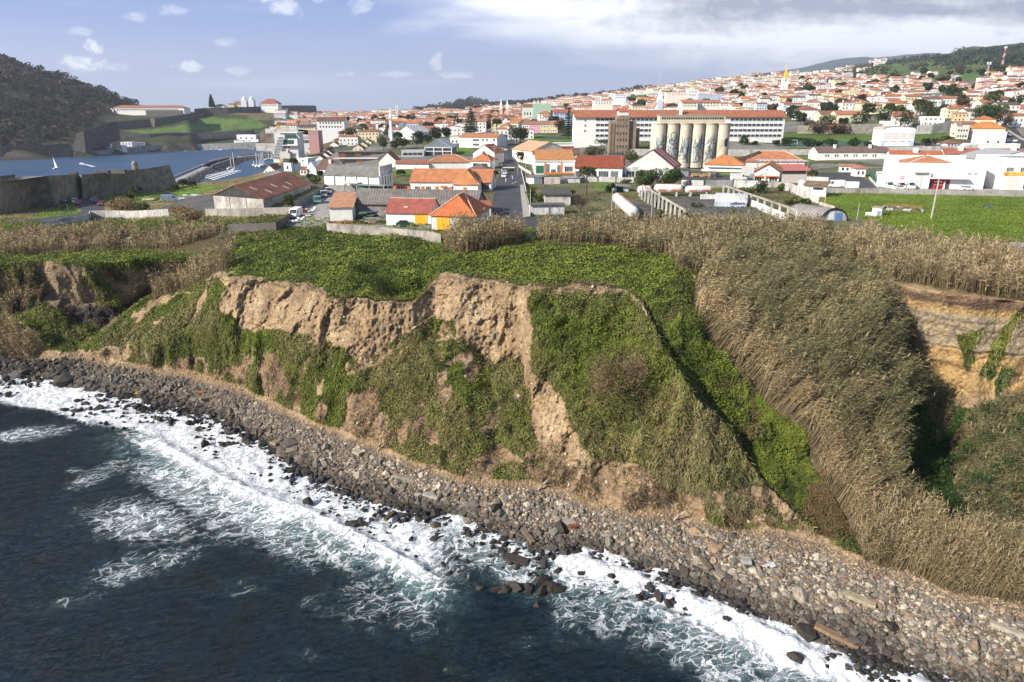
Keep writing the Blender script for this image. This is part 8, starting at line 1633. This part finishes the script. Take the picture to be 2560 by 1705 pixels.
# ================================================================ VEHICLES, POLES, YARD OBJECTS
TYRE = flatcol('tyre', (.02, .02, .02), .9); PAINT = rough_mat('car_paint', None, .3, .05, 1, spec=.5)
def wheels(r_, xs, W_, rad=.33):
    for x in xs:
        for s_ in (-1, 1):
            m_ = MB(); m_.tube([(x, s_*(W_/2-.2), rad), (x, s_*(W_/2+.02), rad)], rad, 12); o = m_.build('wheel', TYRE, r_); m_ = MB(); m_.col = (.45, .45, .45); m_.tube([(x, s_*(W_/2+.01), rad), (x, s_*(W_/2+.04), rad)], rad*.55, 8); m_.build('rim', METAL, o)
def vehicle(kind, label, z, x, y, rz, col, Y=None, group=None, sc_=1.12, logo=None):
    p = gp(*z(x, y), Y=Y); p.z = float(G(p.x, p.y))+.12; nm = {'car': 'parked_car', 'van': 'van', 'truck': 'flatbed_truck', 'pickup': 'pickup'}[kind]
    r_ = empty(nm, p, rz, label, {'truck': 'truck', 'pickup': 'pickup truck'}.get(kind, kind), group); r_.scale = (sc_, sc_, sc_); b_ = MB(); b_.col = col; g_ = MB(); W_ = 1.75
    if kind == 'car':
        b_.prism([(-2.1, .3), (2.1, .3), (2.12, .65), (1.9, .85), (1.0, .95), (-1.75, 1.0), (-2.1, .9)], 'y', -W_/2, W_/2); b_.prism([(-1.7, .98), (.95, .94), (.35, 1.38), (-1.2, 1.42)], 'y', -W_/2+.12, W_/2-.12)
        g_.prism([(-1.5, 1.02), (.75, .98), (.3, 1.32), (-1.15, 1.35)], 'y', -W_/2+.10, W_/2-.10); g_.prism([(.40, 1.33), (.96, .97), (.99, .97), (.43, 1.34)], 'y', -W_/2+.2, W_/2-.2); g_.prism([(-1.25, 1.38), (-1.72, 1.0), (-1.75, 1.0), (-1.28, 1.4)], 'y', -W_/2+.2, W_/2-.2); xs = (-1.3, 1.3); L_ = 2.1
    elif kind == 'van':
        W_ = 1.95; b_.prism([(-2.8, .35), (2.7, .35), (2.75, .9), (2.2, 1.25), (1.55, 2.15), (1.1, 2.35), (-2.75, 2.4), (-2.8, 1.2)], 'y', -W_/2, W_/2); g_.prism([(2.24, 1.28), (1.60, 2.12), (1.63, 2.14), (2.28, 1.29)], 'y', -W_/2+.15, W_/2-.15); g_.prism([(1.0, 1.35), (1.95, 1.35), (1.5, 2.05), (1.0, 2.1)], 'y', -W_/2-.02, W_/2+.02); xs = (-1.8, 1.8); L_ = 2.75
    else:
        W_ = 2.0; b_.prism([(1.2, .5), (3.0, .5), (3.05, 1.3), (2.75, 2.15), (1.25, 2.2)], 'y', -W_/2, W_/2); g_.prism([(3.06, 1.32), (2.80, 2.1), (2.83, 2.12), (3.09, 1.33)], 'y', -W_/2+.12, W_/2-.12); g_.prism([(1.7, 1.35), (2.85, 1.35), (2.65, 2.0), (1.7, 2.0)], 'y', -W_/2-.02, W_/2+.02); xs = (-1.6, 2.2); L_ = 3.03
        k_ = MB(); k_.col = (.30, .32, .30) if kind == 'truck' else col; k_.box(-3, 1.1, -W_/2, W_/2, .75, .9); k_.box(-3, 1.1, -W_/2, -W_/2+.06, .9, 1.3); k_.box(-3, 1.1, W_/2-.06, W_/2, .9, 1.3); k_.box(-3, -2.94, -W_/2, W_/2, .9, 1.3); k_.build('load_bed', METAL, r_)
    b_.build('body', PAINT, r_); g_.build('windows', GLASS, r_); wheels(r_, xs, W_)
    for s_ in (-1, 1): m_ = MB(); m_.col = (.8, .8, .75); m_.box(L_-.02, L_+.05, s_*W_*.36-.15, s_*W_*.36+.15, .62, .8); m_.build('headlight', METAL, r_)
    if logo: text3d('lettering', logo, 1.5, RED, r_, (-.4, -W_/2-.03, .75), 0)
    return r_, p
vehicle('van', 'white delivery van facing the sea beside the big white bags', Z2, 990, 1335, R(-92), (.82, .82, .82))
for (x, y, lab) in [(1215,1188,'flatbed truck loaded with green gas bottles, nearest of three'), (1280,1125,'middle one of the three parked flatbed trucks'), (1330,1090,'farthest of the three parked flatbed trucks')]:
    r_, p = vehicle('truck', lab, Z2, x, y, R(-75), (.55, .58, .52) if x > 1215 else (.15, .4, .33), group='flatbed trucks of the builders merchant')
    if x == 1215:
        m_ = MB(); m_.col = (.04, .42, .34)
        for i in range(8):
            for j in range(4): m_.tube([(-2.7+.48*i, -.7+.46*j, .95), (-2.7+.48*i, -.7+.46*j, 1.7), (-2.7+.48*i, -.7+.46*j, 1.85)], [.19, .19, .1], 7)
        o = m_.build('gas_bottles', METAL, None); o.location = p; o.rotation_euler = (0, 0, R(-75)); o.scale = (1.12,)*3; tag(o, 'load of green gas bottles standing on the nearest flatbed truck', 'gas bottles', kind='stuff')
for (x, y, n, lv, lab) in [(1740,1075,14,3,'tall rack of green gas bottles under the shed roof'), (1620,1130,12,2,'lower rack of green gas bottles in the yard'), (1700,1105,10,2,'middle rack of green gas bottles in the yard')]:
    p = gp(*Z2(x, y)); m_ = MB(); m_.col = (.04, .40, .33)
    for l in range(lv):
        for i in range(n):
            for j in range(4): m_.tube([(-n*.25+.5*i, .5*j, l*1.0), (-n*.25+.5*i, .5*j, l*1.0+.72), (-n*.25+.5*i, .5*j, l*1.0+.85)], [.2, .2, .1], 6)
    o = m_.build('gas_bottles', METAL); o.location = p; tag(o, lab, 'gas bottles', kind='stuff')
CARS = [('car',Z1,490,1335,R(8),(.08,.1,.14),'dark hatchback at the left end of the parking beside the lawn'),('car',Z1,545,1318,R(8),(.10,.13,.2),'dark blue car behind the hatchback beside the fort'),('car',Z1,612,1330,R(-60),(.7,.7,.7),'white car parked behind the red car'),('car',Z1,640,1345,R(-70),(.45,.03,.03),'bright red car at the tip of the lawn'),('car',Z1,790,1332,R(-80),(.12,.03,.03),'dark maroon car on the curving road'),('car',Z1,830,1352,R(-75),(.16,.03,.04),'wine-red car on the right of the curving road'),('car',Z1,770,1315,R(-80),(.3,.3,.32),'grey car behind the maroon car'),
('car',Z1,1215,1315,R(5),(.65,.6,.3),'yellowish car on the lawn edge'),('car',Z1,1375,1270,R(10),(.06,.07,.08),'dark car behind the lawn wall'),('van',Z1,1390,1320,R(20),(.3,.36,.45),'blue-grey tipper at the scrap heap'),
('car',Z3,1275,925,R(-90),(.7,.71,.72),'white car parked in front on the left of the street'),('car',Z3,1290,892,R(-90),(.35,.42,.5),'silver-blue car parked second on the left of the street'),('car',Z3,1297,650,R(-90),(.5,.52,.55),'silver car farther up the street'),('car',Z3,1300,612,R(-90),(.05,.06,.08),'dark car behind the silver car up the street'),('car',Z3,262,1432,R(5),(.02,.07,.06),'dark green scrap car by the cliff wall'),('car',Z2,1925,1062,R(0),(.75,.75,.75),'white car behind the grey-roofed shed'),
('van',Z4,1840,955,R(2),(.76,.76,.77),'white van behind the panelled wall'),('pickup',Zc,70,590,R(3),(.2,.25,.32),'blue-grey pickup left of the gabled shop'),('van',Z5,742,1160,R(180),(.8,.8,.8),'white post van with red lettering beside the green field'),('car',Z5,700,1145,R(150),(.6,.62,.64),'silver car behind the lettered post van'),
('van',Zd,515,545,R(-92),(.8,.8,.8),'first of three white post vans by the warehouse wall'),('van',Zd,672,552,R(-92),(.8,.8,.8),'second of three white post vans by the warehouse wall'),('van',Zd,802,552,R(-92),(.8,.8,.8),'third of three white post vans by the warehouse wall'),('van',Zd,432,450,R(-110),(.78,.78,.78),'white post van farther back along the green fence'),('van',Zd,415,415,R(-110),(.76,.76,.76),'rearmost white post van along the green fence'),('car',Zd,690,562,R(5),(.78,.78,.78),'low white car half hidden in front of the second post van'),('car',Zd,1590,572,R(0),(.8,.8,.8),'white car in front of the plain warehouse wall, right of the entrance'),
('car',Zh,2210,650,R(60),(.7,.7,.7),'white car parked lowest on the climbing street'),('car',Zh,2130,560,R(60),(.25,.25,.24),'dark car in the row on the climbing street'),('car',Zh,2100,660,R(50),(.3,.45,.6),'light blue car beside the long garage'),('car',Zh,2060,470,R(60),(.12,.12,.12),'black car halfway up the climbing street'),('car',Zh,2020,410,R(60),(.4,.1,.1),'reddish car high on the climbing street'),('car',Zh,1985,350,R(60),(.6,.6,.6),'silver car near the top of the climbing street')]
for kd, zf, x, y, rz, cl, lab in CARS: vehicle(kd, lab, zf, x, y, rz, cl, logo='ctt' if 'lettering' in lab else None)
# white sacks
for i, (x, y, s_) in enumerate([(930,1390,.75),(965,1400,.8),(1000,1395,.9),(1022,1370,.8),(1060,1375,.85),(1075,1350,.7),(1110,1335,.7),(1135,1330,.6),(1130,1290,.8),(1160,1285,.9),(1185,1270,.9),(1190,1255,.9),(1105,1275,.7)]):
    p = gp(*Z2(x, y)); v = RV[i % 24]*np.array([s_, s_, s_*1.2])*.75; o = mesh_np('sack', v, IF_, flatcol('sack_white', (.74, .75, .8), .8), smooth=True); o.location = (p.x, p.y, p.z+s_*.75); tag(o, ['leftmost', 'second from left', 'third from left', 'fourth from left', 'fifth from left', 'sixth from left', 'seventh from left', 'eighth from left', 'lower front', 'lower middle', 'upper middle', 'rearmost', 'small rear'][i]+' big white bulk bag beside the delivery van', 'bulk bag', 'white bulk bags beside the van')
def stack(name, label, cat, z, x, y, col, n, sx, sy, sz, spread, m=None):
    p = gp(*z(x, y)); m_ = MB()
    for k in range(n): m_.col = tuple(c*rnd.uniform(.6, 1.3) for c in col); m_.obox(Matrix.Translation((rnd.uniform(-1, 1)*spread[0], rnd.uniform(-1, 1)*spread[1], rnd.uniform(0, spread[2]))) @ Matrix.Rotation(rnd.uniform(-.5, .5), 4, 'Z') @ Matrix.Rotation(rnd.uniform(-.2, .2), 4, 'X'), sx*rnd.uniform(.6, 1.2), sy, sz)
    o = m_.build(name, m or rough_mat('rubble')); o.location = p; tag(o, label, cat, kind='stuff')
stack('scrap_heap', 'heap of planks and scrap beside the red-roofed workshop', 'scrap', Z6, 970, 640, (.32,.26,.22), 60, 3, .25, .12, (3, 2.0, 1.4)); stack('crates', 'stack of dark grey crates beside the grey shed', 'crates', Z6, 880, 625, (.10,.12,.13), 40, 2.2, 1.2, .22, (1.4, 1, 2.6)); stack('scrap_heap', 'red and white scrap by the white lean-to', 'scrap', Z6, 640, 642, (.4,.15,.12), 26, 1.4, .5, .3, (3, .8, .5)); stack('scrap_heap', 'red iron scrap behind the delivery van', 'scrap', Z2, 1060, 1285, (.18,.04,.03), 36, 2, .3, .2, (2.5, 2.5, 1))
stack('pallets', 'jumble of wooden pallets and boxes in the asphalt yard', 'pallets', Z4, 1480, 915, (.42,.28,.15), 44, 2.2, 1.6, .3, (5.5, 2, 1.3)); stack('rubble', 'grey tarpaulin-covered heap right of the pallets', 'rubble', Z4, 1560, 915, (.14,.13,.13), 24, 2.6, 2.2, .9, (1.8, 1.4, 1.8)); stack('timber', 'row of upright rusty posts beside the long orange roof', 'timber', Z2, 2010, 1060, (.15,.05,.04), 40, .35, .35, 3.2, (5.5, .6, .5)); stack('scrap_heap', 'pale scrap and panels at the edge of the dark gravel yard', 'scrap', Z1, 1480, 1300, (.5,.52,.55), 24, 3, 1.2, .2, (7, 2, .5)); stack('scrap_heap', 'scattered white panels left of the rusty warehouse', 'scrap', Z1, 1600, 1270, (.6,.62,.64), 14, 3, 1.2, .15, (5, 1.5, .3))
stack('tarpaulin', 'crumpled blue tarpaulin lying in the green field', 'tarpaulin', Zd, 1870, 790, (.02,.16,.6), 5, 1.4, .5, .12, (.9, .3, .2)); stack('rubble', 'grey stone heap at the right edge of the green field', 'rubble', Z0, 2552, 625, (.4,.38,.36), 26, 1.6, 1.2, .7, (2.4, 1.6, 1.0))
# poles and lamps
def pole(label, z, x, y, xt, yt, r=.14, col=(.45, .42, .38), cat='utility pole', arm=0, Y=None):
    p = gp(*z(x, y), Y=Y); t_ = float(PY(*z(xt, yt), p.y)[2])-p.z; m_ = MB(); m_.col = col; m_.tube([(0, 0, -.5), (0, 0, t_)], [r, r*.6], 7)
    if arm > 0: m_.tube([(0, 0, t_-.1), (arm*.5, 0, t_+.25), (arm, 0, t_+.2)], r*.45, 5); m_.box(arm-.1, arm+.7, -.18, .18, t_+.12, t_+.28)
    if arm < 0: m_.beam((-1, 0, t_-.5), (1, 0, t_-.5), .15); m_.beam((-.8, 0, t_-1.2), (.8, 0, t_-1.2), .12)
    o = m_.build('street_lamp' if 'lamp' in cat else 'utility_pole', CONCW); o.location = p; tag(o, label, cat)
PO = [('concrete pole standing in the reeds left of the long tank',Z4,530,1320,540,1045,.13,0),('short concrete pole between the tank and the left colonnade',Z4,938,1405,945,1195,.14,0),('thin pale pole at the reed edge of the green field',Zd,120,962,158,745,.12,0),('thick concrete pole with lamp standing in the green field',Zd,1115,950,1215,425,.26,-1),('pale pole beside the mossy lean-to shed',Zc,1690,1130,1732,740,.14,0),('dark timber pole beside the whitewashed garage',Z3,1550,1335,1556,1040,.16,0),('tall pole at the left kerb near the long orange roof',Z3,1183,1000,1190,590,.14,-1),('tall pole left of the street by the diamond-window building',Z3,1175,1045,1180,740,.13,-1),('pole in front of the orange hip roof behind the lawn',Z3,1012,835,1014,700,.12,-1),('pole in front of the porch wing',Z3,1035,1120,1040,930,.12,0),('pole at the pavement corner by the market hall',Z3,1500,950,1502,690,.12,0),('tall pole right of the market hall windows',Z4,625,915,630,700,.12,0),('pole behind the pallets in the asphalt yard',Z4,1535,945,1550,725,.12,0),('pole in the asphalt yard beside the white van',Z4,1763,948,1772,830,.12,0),('left of the two flag poles in front of the silos',Z4,1290,800,1292,690,.1,0),('pole beside the red shed roof',Zc,1310,490,1328,290,.12,0),('pole on the roundabout side of the street',Z3,1422,900,1425,720,.12,0)]
for lab, zf, x, y, xt, yt, r_p, am in PO: pole(lab, zf, x, y, xt, yt, r_p, arm=am)
for lab, zf, x, y, xt, yt, am in [('tall lamp post on the left kerb of the street',Z3,1262,905,1262,715,1.5),('lamp post leaning over the parking beside the triangular lawn',Z1,697,1330,690,1268,-.001),('lamp post on the triangular lawn',Z1,560,1420,540,1340,-.001),('tall lamp on the fort wall against the bay',Z1,618,1080,603,995,-.001),('lamp post at the left of the dry reeds on the lawn',Z1,848,1290,845,1240,1.0),('lamp post on the lawn near the fort corner',Z1,1155,1250,1150,1172,1.0),('black lamp post in front of the post warehouse',Zd,632,540,672,300,.8),('thin white flag pole in front of the post warehouse',Zd,958,560,1016,190,-.001),('curved lamp beside the climbing street',Zh,2270,640,2300,565,1.2)]:
    pole(lab, zf, x, y, xt, yt, .1, (.3, .31, .33), 'street lamp', arm=am if am > 0 else 0)
for (z_, x, y, top, Yq, lab, cc) in [(Z5,2052,215,50,1500,'tall red and white lattice mast on the hillside at upper right','rw'),(Z5,1932,292,172,1050,'grey telecom mast with white panels left of the lattice mast','g'),(Z4,0+1035,30,-60,1500,'thin grey mast on the distant tree line','g')]:
    if lab.startswith('thin grey'): p = gp(1648, 212, Y=2000); hh = 30
    else: p = gp(*z_(x, y), Y=Yq); hh = float(PY(*z_(x, top), Yq)[2])-p.z
    r_ = empty('radio_mast', p, 0, lab, 'radio mast'); n = 6
    for k in range(n):
        m_ = MB(); m_.col = ((.6, .08, .06) if k % 2 == 0 else (.75, .75, .75)) if cc == 'rw' else (.45, .46, .48); a, c_ = hh*k/n, hh*(k+1)/n; w0 = 1.6*(1-k/n*.7); w1 = 1.6*(1-(k+1)/n*.7)
        for sx, sy in ((-1, -1), (1, -1), (1, 1), (-1, 1)): m_.beam((sx*w0, sy*w0, a), (sx*w1, sy*w1, c_), .25)
        m_.beam((-w0, -w0, a), (w1, -w1, c_), .25); m_.beam((w0, -w0, a), (-w1, -w1, c_), .25); m_.build('mast_section', METAL, r_)
    for s_ in (-1, 1): m_ = MB(); m_.col = (.8, .8, .8); m_.box(s_*2-.6, s_*2+.6, -1, .2, hh-3.5, hh); m_.build('antenna', METAL, r_)
# tanks
def tank(label, z, xa, ya, xb, yb, rad, Ya=None):
    a = gp(*z(xa, ya)); b_ = gp(*z(xb, yb)); L_ = (b_-a).length; r_ = empty('tank', a, math.atan2(b_.y-a.y, b_.x-a.x), label, 'tank'); hz_ = rad+.9; dz = b_.z-a.z
    m_ = MB(); m_.col = (.66, .65, .63); m_.tube([(0, 0, hz_), (.25, 0, hz_), (.8, 0, hz_), (L_-.8, 0, hz_+dz), (L_-.25, 0, hz_+dz), (L_, 0, hz_+dz)], [rad*.35, rad*.8, rad, rad, rad*.8, rad*.35], 18); m_.build('vessel', rough_mat('tank_paint', None, .6, .15, 1.2, stain=.35, streak=.3), r_, smooth=True)
    m_ = MB(); m_.col = (.55, .16, .08)
    for f0, f1 in ((.15, .42), (.60, .92)):
        for k in range(3): a0 = -.45+k*.14; m_.add([(L_*f, -(rad+.03)*math.cos(q), hz_+dz*f+(rad+.03)*math.sin(q)) for f, q in ((f0, a0), (f1, a0), (f1, a0+.14), (f0, a0+.14))], [(0, 1, 2, 3)])
    m_.build('stripe', METAL, r_); m_ = MB(); m_.col = (.5, .49, .47)
    for f in (.2, .8): m_.box(L_*f-.3, L_*f+.3, -rad*.8, rad*.8, -.6, hz_+dz*f-rad*.5)
    m_.build('cradle', CONCW, r_); m_ = MB(); m_.col = (.5, .3, .25); m_.beam((1, 0, hz_+rad+.05), (L_-1, 0, hz_+dz+rad+.05), .5, .12); m_.build('walkway', METAL, r_)
tank('long white tank with rust marks lying diagonally between the reeds and tarmac', Z4, 755, 1380, 580, 1215, 1.55); tank('white tank in the rear row behind the left colonnade, left one', Z4, 795, 1120, 940, 1120, 1.35)
tank('white tank with faded orange stripe in the rear row, longest one', Z4, 965, 1112, 1258, 1115, 1.5); tank('white tank with orange stripe in the rear row, right one', Z4, 1285, 1115, 1560, 1112, 1.25)
def colonnade(label, z, pa, pb, ta, tb, n, fill=None):
    a, b_ = gp(*z(*pa)), gp(*z(*pb)); r_ = empty('colonnade', a, 0, label, 'colonnade'); h0 = float(PY(*z(*ta), a.y)[2])-a.z; h1 = float(PY(*z(*tb), b_.y)[2])-a.z; d = b_-a
    m_ = MB(); m_.col = (.45, .41, .35); m_.beam((0, 0, h0), (d.x, d.y, h1), .55, .4); m_.build('beam', OLDWALL, r_)
    for k in range(n):
        f = k/(n-1); q = d*f; m_ = MB(); m_.col = (.62, .60, .58); m_.box(q.x-.22, q.x+.22, q.y-.25, q.y+.25, q.z-1, h0+(h1-h0)*f-.2); m_.build('pillar', OLDWALL, r_)
    if fill:
        f0, f1 = fill; q0, q1 = d*f0, d*f1; m_ = MB(); m_.col = (.74, .74, .74); zz0, zz1 = q0.z, q1.z; m_.add([(q0.x, q0.y, zz0-1), (q1.x, q1.y, zz1-1), (q1.x, q1.y+.25, zz1-1), (q0.x, q0.y+.25, zz0-1), (q0.x, q0.y, zz0+2.1), (q1.x, q1.y, zz1+2.1), (q1.x, q1.y+.25, zz1+2.1), (q0.x, q0.y+.25, zz0+2.1)], [(0, 3, 2, 1), (4, 5, 6, 7), (0, 1, 5, 4), (1, 2, 6, 5), (2, 3, 7, 6), (3, 0, 4, 7)]); m_.build('infill_wall', OLDWALL, r_)
colonnade('ruined row of white pillars with a concrete beam, beside the long tank', Z4, (843,1150), (1275,1415), (843,1005), (1280,1258), 12)
colonnade('ruined row of white pillars partly walled in, beside the curved shed', Zf(1400,220,4.126), (1682,1100), (2430,1425), (1685,1003), (2440,1262), 12, (.38, .9))
# curved shed
a, c_ = gp(*Z5(632, 1420)), gp(*Z5(815, 1412)); W_ = (c_-a).length; r_ = empty('curved_shed', a, 0, 'grey half-round corrugated shed with painted end wall at the reeds', 'shed'); D_ = 10
arc = [(W_/2-W_/2*math.cos(t_), W_*.47*math.sin(t_)) for t_ in np.linspace(0, math.pi, 19)]; sk = lambda y: -y*.5
m_ = MB(); m_.col = (.27, .26, .25)
for k in range(18):
    (x0, z0), (x1, z1) = arc[k], arc[k+1]
    for j in range(10): y0, y1 = D_*j/10, D_*(j+1)/10; m_.add([(x0+sk(y0), y0, z0), (x1+sk(y0), y0, z1), (x1+sk(y1), y1, z1), (x0+sk(y1), y1, z0)], [(0, 1, 2, 3)])
m_.build('shell', rough_mat('shed_sheet', None, .8, .3, .5, .2, 4, .03, stain=.4, wave=('y', .9, .5)), r_); m_ = MB(); m_.col = (.34, .38, .46); m_.prism(arc, 'y', .3, .5); ew = m_.build('end_wall', OLDWALL, r_)
m_ = MB(); m_.col = (.12, .2, .42); m_.box(W_*.55, W_*.8, .22, .32, 0, W_*.3); m_.build('door', METAL, ew); m_ = MB(); m_.col = (.62, .64, .66); m_.box(W_*.3, W_*.5, .22, .32, .2, W_*.38); m_.build('panel', METAL, ew)
m_ = MB(); m_.col = (.02, .02, .02); m_.tube([(x+.0, -.05, z) for x, z in arc], .18, 5); m_.build('rim', METAL, r_)
# fence mesh and stairs beside the post vans, barrier wall, goals
for (x, y, lab) in [(415,820,'football goal at the left of the playing field'), (1045,826,'football goal at the right of the playing field')]:
    p = gp(*Z5(x, y)); m_ = MB(); m_.col = (.75, .78, .78); m_.beam((-2.5, 0, 0), (-2.5, 0, 2.6), .15); m_.beam((2.5, 0, 0), (2.5, 0, 2.6), .15); m_.beam((-2.5, 0, 2.6), (2.5, 0, 2.6), .15); o = m_.build('football_goal', METAL); o.location = p; tag(o, lab, 'football goal')
p0 = gp(*Zd(290, 375)); p1 = gp(*Zd(415, 500)); m_ = MB(); m_.col = (.03, .16, .09); d = p1-p0
for k in range(14): q = d*(k/13); m_.beam((q.x, q.y, q.z), (q.x, q.y, q.z+2.6), .12)
for h_ in (.3, 1.2, 2.0, 2.6): m_.beam((0, 0, h_), (d.x, d.y, d.z+h_), .07)
o = m_.build('fence', METAL); o.location = p0; tag(o, 'green wire fence beside the rear post vans', 'fence'); wall('wall', 'low white wall below the green fence', Zd, [(285,410),(405,540)], h=.9, col=(.75,.75,.75))
# ================================================================ AIR
hb = MB(); hb.box(-9000, 9000, -250, 11900, -12, 900); m_h = bpy.data.materials.new('haze_air'); m_h.use_nodes = True; th = NT(m_h.node_tree); th.n.clear()
pv = th.node('ShaderNodeVolumePrincipled'); pv.inputs['Color'].default_value = (.75, .82, 1.0, 1); pv.inputs['Density'].default_value = 0.00007; pv.inputs['Anisotropy'].default_value = 0.2
ho = th.node('ShaderNodeOutputMaterial'); th.l.new(pv.outputs[0], ho.inputs['Volume']); hz_o = hb.build('haze', m_h); tag(hz_o, 'thin bluish haze in the air', kind='stuff')
# ---- weeds and grass on the open ground behind the cliff
def weeds(name, label, n, y0, y1, x0, x1, test, cols, ln, dens_noise):
    px = rng.uniform(x0, x1, n); py = rng.uniform(y0, y1, n); keep = test(px, py)
    for pts, m in SHEETS: keep &= ~(inpoly(px, py, pts) & (rng.random(n) < (.72 if m is DARKLOT else 1)))
    px, py = px[keep], py[keep]; z_ = np.full(len(px), 33.0)
    for _ in range(12): p = P(px, py, z_); z_ = G(p[:, 0], p[:, 1])
    p = P(px, py, z_); k = (p[:, 1] > 130) & (p[:, 1] < 420) & (fbm(p, .12, 3, 22.) > dens_noise); p = p[k]; N = len(p); pt = fbm(p, .1, 3, 31.)[:, None]
    c = np.array(cols[0])+(np.array(cols[1])-np.array(cols[0]))*np.clip(.5+pt*1.5+rng.uniform(-.3, .3, (N, 1)), 0, 1); c = c*rng.uniform(.6, 1.4, (N, 1))
    v, f, cv = leaf_tris(p+np.array([0, 0, .1]), np.tile([0, -.3, 1.], (N, 1)), rng.uniform(.5, 1.2, N)*ln, .35, c, .9)
    tag(mesh_np(name, v, f, M_LEAF, cols=np.clip(cv, .01, .5)), label, 'grass', kind='stuff')
fld = zp(Z5, [(650,1200),(1100,1190),(2300,1240),(2300,1590),(1640,1568),(1400,1530),(1000,1410),(840,1385),(650,1270)])
weeds('field_grass', 'long bright grass of the green field above the ochre cliff', 90000, 470, 640, 2040, 2600, lambda x, y: inpoly(x, y, fld), [(.125,.185,.03), (.19,.25,.042)], .17, -9)
weeds('weeds', 'weeds and dry grass on the waste ground behind the reeds', 120000, 440, 600, 0, 2080, lambda x, y: ~inpoly(x, y, fld), [(.06,.08,.025), (.20,.165,.075)], .28, -.08)
